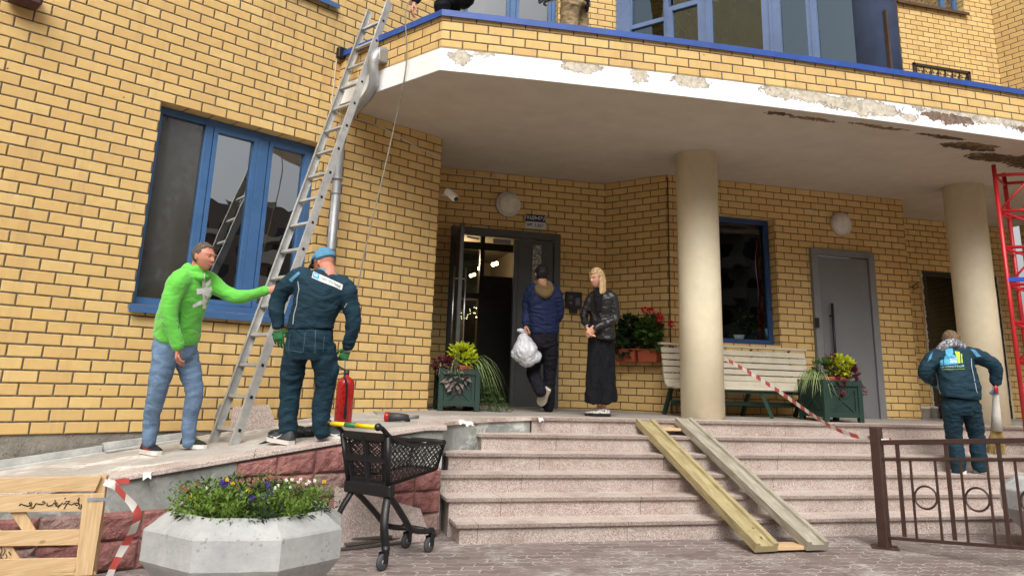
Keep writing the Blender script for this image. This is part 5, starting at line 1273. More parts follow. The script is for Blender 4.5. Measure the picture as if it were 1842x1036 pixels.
m = MB(); c = [PB(x, y, .026) for x, y in ((157, 895), (200, 894), (200, 901), (157, 902))]; m.hexa([c[3], c[2], c[2] - pnn * .002, c[3] - pnn * .002, c[0], c[1], c[1] - pnn * .002, c[0] - pnn * .002]); m.build('steel_strap', M_GALV, pt, recalc=True)
# handwriting traced on the second board
ink = mat('black ink', (18, 16, 14), .6)
m = MB(); S4 = 4.046
strokes = [[(140, 520), (152, 508), (175, 518), (200, 524), (222, 520)], [(222, 520), (212, 500), (225, 496), (232, 510), (222, 522), (240, 540), (215, 540)], [(240, 540), (262, 505), (285, 510), (310, 512), (330, 500), (318, 488), (308, 496)],
    [(345, 505), (338, 518), (355, 524), (380, 518), (392, 500)], [(400, 478), (402, 515)], [(410, 495), (418, 510), (405, 522), (420, 525), (440, 515)], [(440, 515), (425, 530), (420, 538)], [(440, 515), (455, 500), (462, 512), (475, 500), (482, 512), (510, 488), (478, 490)], [(465, 545), (490, 505), (520, 515), (540, 505)],
    [(468, 470), (478, 466)], [(540, 505), (560, 500), (575, 510), (560, 520), (545, 512)], [(575, 462), (572, 500), (580, 520)], [(590, 510), (600, 530), (585, 545), (570, 540), (580, 525), (602, 535)], [(560, 480), (578, 476)]]
for st in strokes: m.tube([PB(x / S4, 780 + y / S4, 0.0025) for x, y in st], .0030, 5)
st2 = [[(5, 815), (15, 850), (0, 885), (22, 880), (38, 850), (30, 835)], [(12, 905), (35, 912), (52, 890), (40, 870)], [(62, 855), (80, 880)]]
for st in st2: m.tube([PB(x / S4, 780 + y / S4, -.0165) for x, y in st], .0022, 5)
m.build('handwriting', ink, pt)
# stones / rubble inside pallet
t = MB(); rng = random.Random(6)
for k in range(7):
    p = atZ(rng.uniform(20, 135), rng.uniform(992, 1004), .11); t.box((p.x, 5.78 + rng.uniform(-.05, .05), .09 + rng.uniform(0, .05)), (rng.uniform(.08, .2), .06, rng.uniform(.02, .05)), Matrix.Rotation(rng.uniform(-.4, .4), 3, 'Y'))
tag(t.build('rubble', mat('grey rubble', (140, 136, 130), .9, .2, 10, bump=.005), bevel=.006), 'grey broken plaster rubble behind the pallet boards', 'rubble', kind='stuff')
# tape tied to the pallet
m = MB(); D0 = depth(PB(190, 870, .03)) - .03
ribbon(m, [atD(x, y, D0 + dz) for x, y, dz in ((190, 866, 0), (205, 873, -.02), (222, 890, -.03), (238, 907, -.03), (248, 925, -.02), (242, 946, -.02), (232, 968, .0), (219, 990, .02), (206, 1015, .03), (195, 1040, .04))], .044, lambda t: (.8, -.5 * math.sin(t * 9), .35 - .6 * t), 8)
mt_ = tag(m.build('barrier_tape', M_TAPE), 'twisted red and white tape hanging from the corner of the pallet', 'tape'); m = MB()
ribbon(m, [atD(x, y, D0 + dz) for x, y, dz in ((188, 867, 0), (205, 868, -.01), (220, 865, -.01), (233, 865, -.01))], .035, lambda t: (.1, -.2, 1), 5)
m.build('loose_end', M_TAPE, mt_)

# ------------------------------------------------------------------ shopping cart
M_CP = mat('black cart plastic', (24, 25, 27), .42, .15, 8); M_RUB = mat('grey wheel rubber', (70, 70, 72), .7)
CO = Vector((.585, 6.13, 0)); caz = R(42); cr3 = Matrix.Rotation(caz, 3, 'Z')
ct = thing('shopping_cart', 'small black plastic shopping cart with a yellow and green handle in front of the ramp', 'shopping cart', CO, 0)
L = lambda x, y, z: CO + cr3 @ Vector((x, y, z))
def lattice(mb, q, nu, nv, w=.007, diag=True):
    a, b, c, d = q; P = lambda u, v: (a * (1 - u) + b * u) * (1 - v) + (d * (1 - u) + c * u) * v
    nrm_ = (b - a).cross(d - a).normalized()
    for i in range(nu):
        for j in range(nv):
            p00, p10, p01, p11 = P(i / nu, j / nv), P((i + 1) / nu, j / nv), P(i / nu, (j + 1) / nv), P((i + 1) / nu, (j + 1) / nv)
            if diag: mb.beam(p00, p11, .005, w, up=nrm_.cross(p11 - p00)); mb.beam(p10, p01, .005, w, up=nrm_.cross(p01 - p10))
            else: mb.beam(p00, p10, .005, w, up=(0, 0, 1)); mb.beam(p00, p01, .005, w, up=nrm_.cross(p01 - p00))
HW = .230
TL_, TR_, BL_, BR_ = L(-.04, HW, .895), L(-.04, -HW, .895), L(.04, HW - .03, .56), L(.04, -HW + .03, .56)      # back panel (handle side)
FTL, FTR, FBL, FBR = L(.73, HW - .07, .815), L(.73, -HW + .07, .815), L(.67, HW - .09, .62), L(.67, -HW + .09, .62)
for nm, q, nu, nv in (('basket_side', (BR_, FBR, FTR, TR_), 13, 6), ('basket_side', (BL_, FBL, FTL, TL_), 13, 6), ('basket_front', (FBL, FBR, FTR, FTL), 6, 4), ('basket_floor', (BL_, BR_, FBR, FBL), 5, 9)):
    m = MB(); lattice(m, q, nu, nv, .0065); 
    for a_, b_ in ((q[0], q[1]), (q[1], q[2]), (q[2], q[3]), (q[3], q[0])): m.beam(a_, b_, .014, .022)
    m.build(nm, M_CP, ct)
m = MB()
PP = lambda u, v: (BL_ * (1 - u) + BR_ * u) * (1 - v) + (TL_ * (1 - u) + TR_ * u) * v
for u0, u1 in ((.14, .47), (.55, .88)):
    for v0, v1 in ((.08, .46), (.56, .92)):
        q = (PP(u0, v0), PP(u1, v0), PP(u1, v1), PP(u0, v1)); lattice(m, q, 4, 5, .006, diag=(v0 > .3 or u0 < .3))
        for a_, b_ in ((q[0], q[1]), (q[1], q[2]), (q[2], q[3]), (q[3], q[0])): m.beam(a_, b_, .02, .016)
for v in (0, .51, 1): m.beam(PP(0, v), PP(1, v), .016, .05)
for u in (.02, .51, .98): m.beam(PP(u, 0), PP(u, 1), .016, .05 if u == .51 else .045, up=(1, 0, 0))
m.build('back_gate', M_CP, ct)
m = MB()
for sgn in (1, -1):
    m.tube(smooth_curve([L(-.16, sgn * HW * 1.02, .972), L(-.11, sgn * HW, .96), L(-.02, sgn * HW, .90), L(.10, sgn * HW, .855), L(.30, sgn * (HW - .02), .825), L(.71, sgn * (HW - .07), .82)], 5), [(.022, .016)] * 26, 8)
    m.tube([L(-.04, sgn * HW, .90), L(.04, sgn * (HW - .03), .54)], .02, 8)
m.tube([L(.72, HW - .06, .82), L(.74, 0, .82), L(.72, -HW + .06, .82)], .024, 8)
m.build('rim', M_CP, ct)
m = MB(); m.box(L(.71, 0, .818), (.10, .30, .03), cr3); m.build('front_bumper', M_CP, ct, bevel=.008)
M_YEL = mat('yellow handle plastic', (226, 196, 30), .4); M_HG = mat('green handle plastic', (40, 120, 70), .4)
for a_, b_, mt, nm in ((-1, -.34, M_YEL, 'grip'), (-.34, .12, M_HG, 'grip'), (.12, 1, M_YEL, 'grip')):
    m = MB(); m.tube([L(-.17, -a_ * HW, .972), L(-.17, -b_ * HW, .972)], .0165 if mt is M_YEL else .018, 12); m.build(nm, mt, ct, label='green middle sleeve of the cart handle' if mt is M_HG else 'yellow end grip of the cart handle')
for sgn in (1, -1): m = MB(); m.ball(L(-.17, sgn * (HW + .015), .972), .028, 12, 8); m.build('handle_end', M_CP, ct)
m = MB(); m.box(L(.05, 0, .515), (.07, HW * 2, .085), cr3); m.build('cross_beam', M_CP, ct, bevel=.01)
m = MB()
for sgn in (1, -1):
    m.tube(smooth_curve([L(.08, sgn * .17, .51), L(.04, sgn * .19, .44), L(0, sgn * .215, .36), L(-.02, sgn * .235, .26), L(0, sgn * .245, .13)], 5), [(.031, .021)] * 21, 8)
    m.tube(smooth_curve([L(.06, sgn * .17, .49), L(.16, sgn * .16, .42), L(.30, sgn * .14, .30), L(.42, sgn * .125, .20), L(.60, sgn * .115, .16), L(.69, sgn * .115, .16)], 5), [(.030, .021)] * 26, 8)
m.tube([L(.42, .125, .20), L(.42, -.125, .20)], .016, 8); m.tube([L(.60, .115, .17), L(.60, -.115, .17)], .022, 8)
m.build('leg_frame', M_CP, ct)
for x_, y_ in ((0, .245), (0, -.245), (.69, .115), (.69, -.115)):
    m = MB(); m.tube([L(x_, y_, .16), L(x_, y_, .10)], .028, 10); m.box(L(x_ - .02, y_ + .024, .085), (.045, .006, .075), cr3); m.box(L(x_ - .02, y_ - .024, .085), (.045, .006, .075), cr3); fk = m.build('caster', M_CP, ct)
    m = MB(); wx = Matrix.Rotation(R(90), 3, 'X'); m.lathe([(0, -.016), (.045, -.016), (.055, -.010), (.055, .010), (.045, .016), (0, .016)], L(x_ - .03, y_, .056), 22, cr3 @ wx); m.build('wheel', M_RUB, fk)
    m = MB(); m.lathe([(0, -.019), (.020, -.019), (.020, .019), (0, .019)], L(x_ - .03, y_, .056), 12, cr3 @ wx); m.build('hub', M_GALV, fk)
m = MB(); m.box(L(.42, -HW + .035, .83), (.07, .003, .018), cr3); m.build('label_plate', M_WHITE, ct)

# ------------------------------------------------------------------ across the street: reflections in the windows, plus added blockers of low sky light
def apt_mat(name, c, wc):
    t = NT(name); uv = t.coord('UV'); br = t.node('ShaderNodeTexBrick'); br.offset = 0; br.squash = 1; t.link(uv, br.inputs['Vector'])
    for k, v in (('Scale', 1.0), ('Mortar Size', .75), ('Mortar Smooth', 0.0), ('Brick Width', 3.2), ('Row Height', 2.9)): br.inputs[k].default_value = v
    br.inputs['Color1'].default_value = (*s2l(wc), 1); br.inputs['Color2'].default_value = (*tuple(q * .5 for q in s2l(wc)), 1); br.inputs['Mortar'].default_value = (*s2l(c), 1)
    t.link(br.outputs[0], t.b.inputs['Base Color']); t.b.inputs['Roughness'].default_value = .8; return t.m
AP = [('grey panel tower', (150, 146, 138), (60, 62, 66)), ('brown panel block', (104, 92, 84), (54, 56, 60)), ('pale panel block', (176, 170, 160), (70, 72, 76))]
AM = [apt_mat(*q) for q in AP]
def apt(az, dist_, w_, d_, h_, k, label):
    c = Vector((math.cos(R(az)) * dist_, math.sin(R(az)) * dist_, 0)); t = thing('apartment_block', label, 'apartment block', c, R(az))
    r3 = Matrix.Rotation(R(az), 3, 'Z'); m = MB()
    cs = [c + r3 @ Vector(q) for q in ((-d_ / 2, -w_ / 2, 0), (d_ / 2, -w_ / 2, 0), (d_ / 2, w_ / 2, 0), (-d_ / 2, w_ / 2, 0))]; acc = 0
    for i in range(4):
        a_, b_ = cs[i], cs[(i + 1) % 4]; Lq = (b_ - a_).length; z = Vector((0, 0, h_)); m.face([a_, b_, b_ + z, a_ + z], [(acc, 0), (acc + Lq, 0), (acc + Lq, h_), (acc, h_)]); acc += Lq
    m.face([q + Vector((0, 0, h_)) for q in cs]); m.build('wall', AM[k], t)
    m = MB()
    for yy_ in np.arange(-w_ / 2 + 3, w_ / 2 - 1, 7.5):
        for z in np.arange(3.2, h_ - 1, 2.9): m.box(c + r3 @ Vector((-d_ / 2 - .6, yy_, z)), (1.1, 3.0, 1.0), r3)
    m.build('balconies', mat('balcony panel', (168, 164, 156), .8), t)
    m = MB(); m.box(c + Vector((0, 0, h_ + 1)), (4, 6, 2), r3); m.build('roof', AM[0], t)
apt(-42.5, 60, 15, 14, 30, 0, 'tall grey tower block reflected in the left pane of the wide blue framed window')
apt(-30.0, 92, 15, 14, 21, 1, 'brown block reflected in the right sash of the wide blue framed window')
apt(-62, 48, 22, 13, 17, 2, 'pale block added behind the viewer to cut low sky light'); apt(-92, 46, 30, 13, 20, 0, 'long grey block added behind the viewer to cut low sky light'); apt(-128, 50, 26, 13, 18, 1, 'brown block added behind the viewer to cut low sky light'); apt(178, 62, 22, 13, 22, 2, 'pale block added far to the left to cut low sky light'); apt(-4, 62, 20, 13, 22, 0, 'grey block added far to the right to cut low sky light')  # blocks added around the viewer to darken the space under the canopy
BARK = mat('tree bark', (84, 72, 60), .9, .2, 8)
def tree(c, h_, r_, label, seed):
    t = thing('tree', label, 'tree', (c[0], c[1], 0)); rng = random.Random(seed); m = MB(); m.tube([(c[0], c[1], 0), (c[0] + .1, c[1], h_ * .3), (c[0] - .1, c[1] + .1, h_ * .7)], [.22, .17, .06], 8)
    for k in range(6):
        a = rng.uniform(0, 6.28); z = h_ * rng.uniform(.3, .6); m.tube([(c[0], c[1], z), (c[0] + math.cos(a) * r_ * .7, c[1] + math.sin(a) * r_ * .7, z + h_ * .2)], [.08, .03], 6)
    m.build('trunk', BARK, t); m = MB()
    for k in range(80):
        d = Vector((rng.gauss(0, 1), rng.gauss(0, 1), rng.gauss(0, 1))).normalized() * rng.random() ** .4 * rng.uniform(.8, 1.15); foliage(m, (c[0] + d.x * r_, c[1] + d.y * r_, h_ * .62 + d.z * h_ * .34), (r_ * .20, r_ * .20, r_ * .16), 90, .24, .16, rng, .3, mis=(0, 1))
    m.build('crown', [L_GRN, L_DK], t)
for k, (az, d_, h_, r_) in enumerate(((-28, 26, 5.5, 2.2), (-33, 31, 4.6, 2.2), (-38, 23, 4.2, 1.8), (-48, 27, 8, 3), (-70, 22, 8, 3.2), (-95, 24, 9, 3.4), (-118, 21, 8, 3), (-150, 24, 9, 3.4))):
    tree((math.cos(R(az)) * d_, math.sin(R(az)) * d_), h_, r_, ['low tree reflected in the right sash of the wide window', 'low tree reflected in the middle of the wide window', 'bushy tree reflected low in the left pane of the wide window', 'tree added beside the grey tower to cut low sky light', 'tree added behind the viewer to cut low sky light', 'tallest tree added behind the viewer to cut low sky light', 'tree added behind the viewer to the left to cut low sky light', 'tree added far to the left to cut low sky light'][k], 70 + k)  # trees after the reflected ones are added to hold back light near the horizon
# ------------------------------------------------------------------ people
from mathutils.bvhtree import BVHTree
SKIN = mat('skin', (198, 146, 120), .5, .08, 14, spec=.4); SKIN2 = mat('ruddy skin', (190, 128, 104), .5, .1, 14)
LIP = mat('lips', (150, 84, 78), .5); EYE = mat('dark eyes and brows', (44, 32, 28), .5); 
FWH = Vector((FWD[0], FWD[1], 0)).normalized(); RGH = Vector((RGT[0], RGT[1], 0)).normalized(); Z3 = Vector((0, 0, 1))
def bake(mb, voxel, disp=None, smooth_it=2):
    me = bpy.data.meshes.new('t'); mb.bm.to_mesh(me); mb.bm.free(); ob = bpy.data.objects.new('t', me); scene.collection.objects.link(ob)
    md = ob.modifiers.new('r', 'REMESH'); md.mode = 'VOXEL'; md.voxel_size = voxel; md.use_smooth_shade = True
    if smooth_it: s_ = ob.modifiers.new('s', 'SMOOTH'); s_.iterations = smooth_it; s_.factor = .5
    dg = bpy.context.evaluated_depsgraph_get(); out = bpy.data.meshes.new_from_object(ob.evaluated_get(dg)); bpy.data.objects.remove(ob); bpy.data.meshes.remove(me)
    if disp:
        n = len(out.vertices); co = np.empty(n * 3, 'f'); out.vertices.foreach_get('co', co); co = co.reshape(-1, 3); no = np.empty(n * 3, 'f'); out.vertex_normals.foreach_get('vector', no); no = no.reshape(-1, 3)
        amp, sc, seed, stretch = disp; dv = np.empty(n)
        for i in range(n):
            p = co[i]; q = Vector((p[0] * sc * stretch[0] + seed, p[1] * sc * stretch[1], p[2] * sc * stretch[2] + noise.noise(Vector(p) * 3) * 1.2))
            a = noise.noise(q); b = noise.noise(q * 2.1 + Vector((7, 3, 1)))
            cfold = noise.noise(q * 4.3 + Vector((1, 9, 4))); dv[i] = (1 - abs(a) * 2.4) * .7 + (1 - abs(b) * 2) * .35 + cfold * .18 - .3
        co += no * (dv * amp)[:, None]; out.vertices.foreach_set('co', co.ravel())
    out.update(); return out
def put(me, name, m, parent, label=None):
    r = parent
    while r.parent is not None: r = r.parent
    bv = BVHTree.FromPolygons([v.co.copy() for v in me.vertices], [tuple(p.vertices) for p in me.polygons])
    me.transform(WM[r.name].inverted()); me.materials.clear()
    for q in (m if isinstance(m, (list, tuple)) else [m]): me.materials.append(q)
    for p in me.polygons: p.use_smooth = True
    me.name = name; o = bpy.data.objects.new(name, me); scene.collection.objects.link(o); o.parent = parent
    if label: o['label'] = label
    return o, bv
def chain(mb, pts, radii, n=5, seg=14):
    P_ = smooth_curve(pts, n); N = len(pts); rs = []
    for i in range(len(P_)):
        t = min(i / n, N - 1.0001); k = int(t); f = t - k; f = f * f * (3 - 2 * f); a, b = radii[k], radii[min(k + 1, N - 1)]
        if not isinstance(a, tuple): a = (a, a)
        if not isinstance(b, tuple): b = (b, b)
        rs.append((a[0] * (1 - f) + b[0] * f, a[1] * (1 - f) + b[1] * f))
    mb.tube(P_, rs, seg)
    for p, r in ((P_[0], rs[0]), (P_[-1], rs[-1])): mb.ball(p, min(r) * .99, 12, 8)
def loft(mb, secs, side, seg=24, pw=2.4):
    """secs: (centre, half width, half depth)"""
    cs = [Vector(s_[0]) for s_ in secs]; side = Vector(side); rings = []
    C_ = smooth_curve(cs, 4); n = len(secs)
    for i, c in enumerate(C_):
        t = min(i / 4, n - 1.0001); k = int(t); f = t - k; f = f * f * (3 - 2 * f); w = secs[k][1] * (1 - f) + secs[k + 1][1] * f; d_ = secs[k][2] * (1 - f) + secs[k + 1][2] * f
        d = (C_[min(i + 1, len(C_) - 1)] - C_[max(i - 1, 0)]).normalized(); s_ = (side - d * side.dot(d)).normalized(); fr = d.cross(s_)
        ring = []
        for q in range(seg):
            a = 2 * math.pi * q / seg; ca_, sa2 = math.cos(a), math.sin(a); ca_ = math.copysign(abs(ca_) ** (2 / pw), ca_); sa2 = math.copysign(abs(sa2) ** (2 / pw), sa2)
            ring.append(mb.bm.verts.new(c + s_ * ca_ * w + fr * sa2 * d_))
        rings.append(ring)
    for i in range(len(rings) - 1):
        for q in range(seg): mb.bm.faces.new([rings[i][q], rings[i][(q + 1) % seg], rings[i + 1][(q + 1) % seg], rings[i + 1][q]])
    mb.bm.faces.new(rings[0][::-1]); mb.bm.faces.new(rings[-1])
def loftb(mb, secs, side): loft(mb, [(c, w * .86, d * .84) for c, w, d in secs], side)
def headrad(x, y, z, s=1.0, fem=0.0):
    """direction (x right, y forward, z up) -> point on the head"""
    px_ = x * .077; py_ = y * .094; pz_ = z * .118
    if z < 0:
        k = -z; px_ *= 1 - (.30 + .05 * fem) * k ** 1.6; py_ = py_ * (1 - .30 * k ** 2 * (y < 0)) + .012 * k
        if y < -.1: py_ += .035 * k
    else: py_ -= .012 * z; px_ *= 1 + .05 * z * (1 - z) * 4
    if y > 0:
        fx_ = lambda cx, cz, sx, sz: math.exp(-((px_ - cx) / sx) ** 2 - ((pz_ - cz) / sz) ** 2)
        py_ = min(py_, .092 + .003 * y)
        py_ += .012 * fx_(0, .028, .05, .012) - .010 * (fx_(.032, .008, .014, .012) + fx_(-.032, .008, .014, .012))
        nz = max(0, min(1, (.022 - pz_) / .045)) if pz_ > -.032 else max(0, 1 - (-.032 - pz_) / .008)
        py_ += (.027 - .004 * fem) * nz * math.exp(-(px_ / (.009 + .007 * nz)) ** 2)
        py_ += .007 * fx_(0, -.056, .026, .007) - .005 * fx_(0, -.066, .03, .005) + .008 * fx_(0, -.092, .025, .016) + .004 * (fx_(.04, -.02, .02, .02) + fx_(-.04, -.02, .02, .02))
    return Vector((px_, py_, pz_)) * s
def head(mb, c, face, up=Z3, s=1.0, fem=0.0):
    face = Vector(face).normalized(); up = Vector(up); up = (up - face * up.dot(face)).normalized(); rt = face.cross(up); M_ = Matrix((rt, face, up)).transposed()
    N, K = 44, 36; rows = []
    for k in range(K + 1):
        th = math.pi * k / K; row = []
        for i in range(N):
            a = 2 * math.pi * i / N; x, y, z = math.sin(th) * math.cos(a), math.sin(th) * math.sin(a), math.cos(th); p = headrad(x, y, z, s, fem); row.append(p)
            if k in (0, K): break
        rows.append([mb.bm.verts.new(Vector(c) + M_ @ p) for p in row])
    for k in range(K):
        A_, B_ = rows[k], rows[k + 1]
        for i in range(N):
            vs_ = []
            for v in (A_[i % len(A_)], B_[i % len(B_)], B_[(i + 1) % len(B_)], A_[(i + 1) % len(A_)]):
                if v not in vs_: vs_.append(v)
            mb.bm.faces.new(vs_)
    for sg in (-1, 1):
        e = Vector(c) + M_ @ (Vector((sg * .078, -.004, -.008)) * s); mb.ball(e, .031 * s, 10, 8, sc=(.32, .62, 1), rot=M_ @ Matrix.Rotation(sg * .35, 3, 'Z'))
    return M_
def face_marks(mb, c, M_, s=1.0, fem=0):
    P = lambda x, z, d: Vector(c) + M_ @ (Vector((x, d, z)) * s)
    for sg in (-1, 1):
        mb.ball(P(sg * .031, .008, .084), .0115 * s, 8, 6, sc=(1.25, .5, .45), rot=M_, mi=1)
        mb.ball(P(sg * .032, .026, .094), .016 * s, 8, 6, sc=(1.25, .3, .22), rot=M_, mi=1)
    mb.ball(P(0, -.060, .093), .022 * s, 10, 6, sc=(1, .35, .26), rot=M_, mi=2)
def hair_shell(c, M_, s, m, parent, hairline, thick=.014, seed=0, name='hair', fem=0, amp=.006):
    """hairline(x,y,z) -> bool on unit directions"""
    mb = MB(); N, K = 56, 44; vs_ = {}
    def V(i, k):
        i %= N
        if (i, k) not in vs_:
            th = math.pi * k / K; a = 2 * math.pi * i / N; d = Vector((math.sin(th) * math.cos(a), math.sin(th) * math.sin(a), math.cos(th))); p = headrad(*d, s, fem); nz = noise.noise(d * 5 + Vector((seed, 0, 0))) + .6 * noise.noise(d * 16 + Vector((0, seed, 0)))
            vs_[(i, k)] = mb.bm.verts.new(Vector(c) + M_ @ (p + Vector((p.x, p.y, p.z * 1.0)).normalized() * (thick + amp * nz)))
        return vs_[(i, k)]
    for k in range(K):
        for i in range(N):
            th = math.pi * (k + .5) / K; a = 2 * math.pi * (i + .5) / N
            if hairline(math.sin(th) * math.cos(a), math.sin(th) * math.sin(a), math.cos(th)):
                try: mb.bm.faces.new([V(i, k), V(i, k + 1), V(i + 1, k + 1), V(i + 1, k)])
                except ValueError: pass
    bmesh.ops.remove_doubles(mb.bm, verts=mb.bm.verts[:], dist=1e-5)
    # fold the open border inwards so the shell has thickness
    bd = [e for e in mb.bm.edges if len(e.link_faces) == 1]; r = bmesh.ops.extrude_edge_only(mb.bm, edges=bd)
    for v in [g for g in r['geom'] if isinstance(g, bmesh.types.BMVert)]: v.co += (Vector(c) - v.co).normalized() * (thick + .012)
    return mb.build(name, m, parent, smooth=True)
def hand(mb, wrist, dr, palm, side, curl=.5, s=1.0, spread=.12, thumb=.6, n=6):
    """wrist point, finger direction, palm normal (towards which fingers curl), side = thumb direction sign"""
    d = Vector(dr).normalized(); p = Vector(palm); p = (p - d * p.dot(d)).normalized(); t = d.cross(p) * side; w = Vector(wrist)
    mb.tube([w - d * .03 * s, w, w + d * .03 * s, w + d * .075 * s, w + d * .092 * s], [(.024 * s, .024 * s), (.026 * s, .02 * s), (.036 * s, .018 * s), (.042 * s, .016 * s), (.038 * s, .012 * s)], 14) if abs(d.cross(Z3).normalized().dot(t)) > .7 else mb.tube([w - d * .03 * s, w, w + d * .03 * s, w + d * .075 * s, w + d * .092 * s], [(.024 * s, .024 * s), (.02 * s, .026 * s), (.018 * s, .036 * s), (.016 * s, .042 * s), (.012 * s, .038 * s)], 14)
    for i, (off, L_, r_) in enumerate(((.030, .072, .0088), (.010, .080, .0092), (-.010, .075, .0088), (-.029, .060, .0078))):
        b = w + d * (.082 - abs(i - 1) * .004) * s + t * off * s; dd = (d + t * (off * spread * 10)).normalized(); pts = [b, b]; ang = 0; q = b
        for f_ in (.42, .32, .26):
            ang += curl * (.75 + .12 * i); v = dd * math.cos(ang) + p * math.sin(ang); q = q + v * L_ * f_ * s; pts.append(q)
        mb.tube([pts[0] - dd * .015 * s] + pts[1:], [r_ * s, r_ * s, r_ * .96 * s, r_ * .9 * s, r_ * .72 * s], 8); mb.ball(pts[-1], r_ * .72 * s, 8, 6)
    b = w + d * .022 * s + t * .026 * s; v1 = (d * .65 + t * .7 + p * thumb * .5).normalized(); v2 = (d * .9 + t * .15 + p * thumb).normalized(); q1 = b + v1 * .036 * s; q2 = q1 + v2 * .030 * s; q3 = q2 + v2 * .024 * s
    mb.tube([b - v1 * .01, b, q1, q2, q3], [.013 * s, .0135 * s, .0115 * s, .0105 * s, .008 * s], 9); mb.ball(q3, .008 * s, 8, 6)
def shoe(parent, heel, toe, up=Z3, L_=.29, w=.05, h=.085, mu=None, msole=None, name='shoe', label=None, swoosh=None, sside=-1):
    heel, toe = Vector(heel), Vector(toe); d = (toe - heel).normalized(); up = Vector(up); up = (up - d * up.dot(d)).normalized(); sd2 = d.cross(up); o = heel
    P = lambda x, y, z: o + d * x * L_ + sd2 * y + up * z
    mb = MB(); prof = [(0.0, .6, .055), (.06, .74, .085), (.2, .78, .09), (.34, .78, .088), (.5, .84, .07), (.68, 1.0, .05), (.85, .92, .036), (.97, .6, .025), (1.0, .3, .018)]
    rings = []
    for x, wv, hv in prof:
        ring = []
        for q in range(12):
            a = math.pi * q / 11; ring.append(mb.bm.verts.new(P(x, math.cos(a) * w * wv, .022 + math.sin(a) ** .8 * hv * h / .085)))
        rings.append(ring)
    for i in range(len(rings) - 1):
        for q in range(11): mb.bm.faces.new([rings[i][q], rings[i][q + 1], rings[i + 1][q + 1], rings[i + 1][q]])
        mb.bm.faces.new([rings[i][11], rings[i][0], rings[i + 1][0], rings[i + 1][11]])
    mb.bm.faces.new(rings[0]); mb.bm.faces.new(rings[-1][::-1])
    sh = mb.build(name, mu, parent, smooth=True, recalc=True, label=label)
    mb = MB(); out = [(x, wv * 1.06) for x, wv, hv in prof]; top, bot = [], []
    for sg in (1, -1):
        for x, wv in (out if sg > 0 else out[::-1]): top.append(mb.bm.verts.new(P(x * 1.02 - .01, sg * w * wv, .034))); bot.append(mb.bm.verts.new(P(x * 1.0 - .0, sg * w * wv * .94, 0.0)))
    n = len(top)
    for i in range(n): mb.bm.faces.new([bot[i], bot[(i + 1) % n], top[(i + 1) % n], top[i]])
    mb.bm.faces.new(top); mb.bm.faces.new(bot[::-1]); mb.build('sole', msole, sh, recalc=True)
    if swoosh:
        mb = MB(); pv = None
        for i in range(9):
            t_ = i / 8; x = .22 + .50 * t_; z = .045 + .035 * (t_ ** 2) - .01 * math.sin(t_ * 3.1); wd = .017 * math.sin(math.pi * min(1, t_ * .9 + .1)) ** .7 * (1 - t_ * .75) + .002
            yb = w * (1.02 if x > .5 else .90) * sside; a_, b_ = P(1 - x - .05, yb, z - wd / 2), P(1 - x - .05, yb, z + wd / 2)
            if pv: mb.face([pv[0], a_, b_, pv[1]])
            pv = (a_, b_)
        mb.build('side_mark', swoosh, sh)
    return sh
def decal(parent, bv, polys2d, m, name, off=.004):
    """flat marks given in reference measures, laid on the cloth surface"""
    mb = MB()
    for poly in polys2d:
        vs_ = []
        for (x, y) in poly:
            d = Vector(ray(x, y)).normalized(); hit, nr, idx, ds = bv.ray_cast(Vector(CP), d)
            if hit is None: vs_ = None; break
            if nr.dot(d) > 0: nr = -nr
            vs_.append(hit + nr * off)
        if vs_: mb.face(vs_)
    return mb.build(name, m, parent)
def gridquad(q, nx=8, ny=4):
    (ax, ay), (bx_, by_), (cx2, cy2), (dx2, dy2) = q; out = []
    P = lambda u, v: ((ax * (1 - u) + bx_ * u) * (1 - v) + (dx2 * (1 - u) + cx2 * u) * v, (ay * (1 - u) + by_ * u) * (1 - v) + (dy2 * (1 - u) + cy2 * u) * v)
    for i in range(nx):
        for j in range(ny): out.append([P(i / nx, j / ny), P((i + 1) / nx, j / ny), P((i + 1) / nx, (j + 1) / ny), P(i / nx, (j + 1) / ny)])
    return out
def text2d(txt, cx_, cy_, w, h, ang=0, bold=.02):
    cu = bpy.data.curves.new('t', 'FONT'); cu.body = txt; cu.size = 1; cu.align_x = 'CENTER'; cu.align_y = 'CENTER'; cu.offset = bold; cu.resolution_u = 2
    tmp = bpy.data.objects.new('tmp', cu); scene.collection.objects.link(tmp); dg = bpy.context.evaluated_depsgraph_get(); me = bpy.data.meshes.new_from_object(tmp.evaluated_get(dg)); bpy.data.objects.remove(tmp)
    xs = [v.co.x for v in me.vertices]; ys = [v.co.y for v in me.vertices]; mx, my = (min(xs) + max(xs)) / 2, (min(ys) + max(ys)) / 2; sx_ = w / (max(xs) - min(xs)); sy_ = h / (max(ys) - min(ys)); c_, s_ = math.cos(ang), math.sin(ang)
    f = lambda v: ((lambda X, Y_: (cx_ + X * c_ - Y_ * s_, cy_ + X * s_ + Y_ * c_))((v.x - mx) * sx_, -(v.y - my) * sy_))
    out = [[f(me.vertices[i].co) for i in p.vertices] for p in me.polygons]; bpy.data.meshes.remove(me); return out

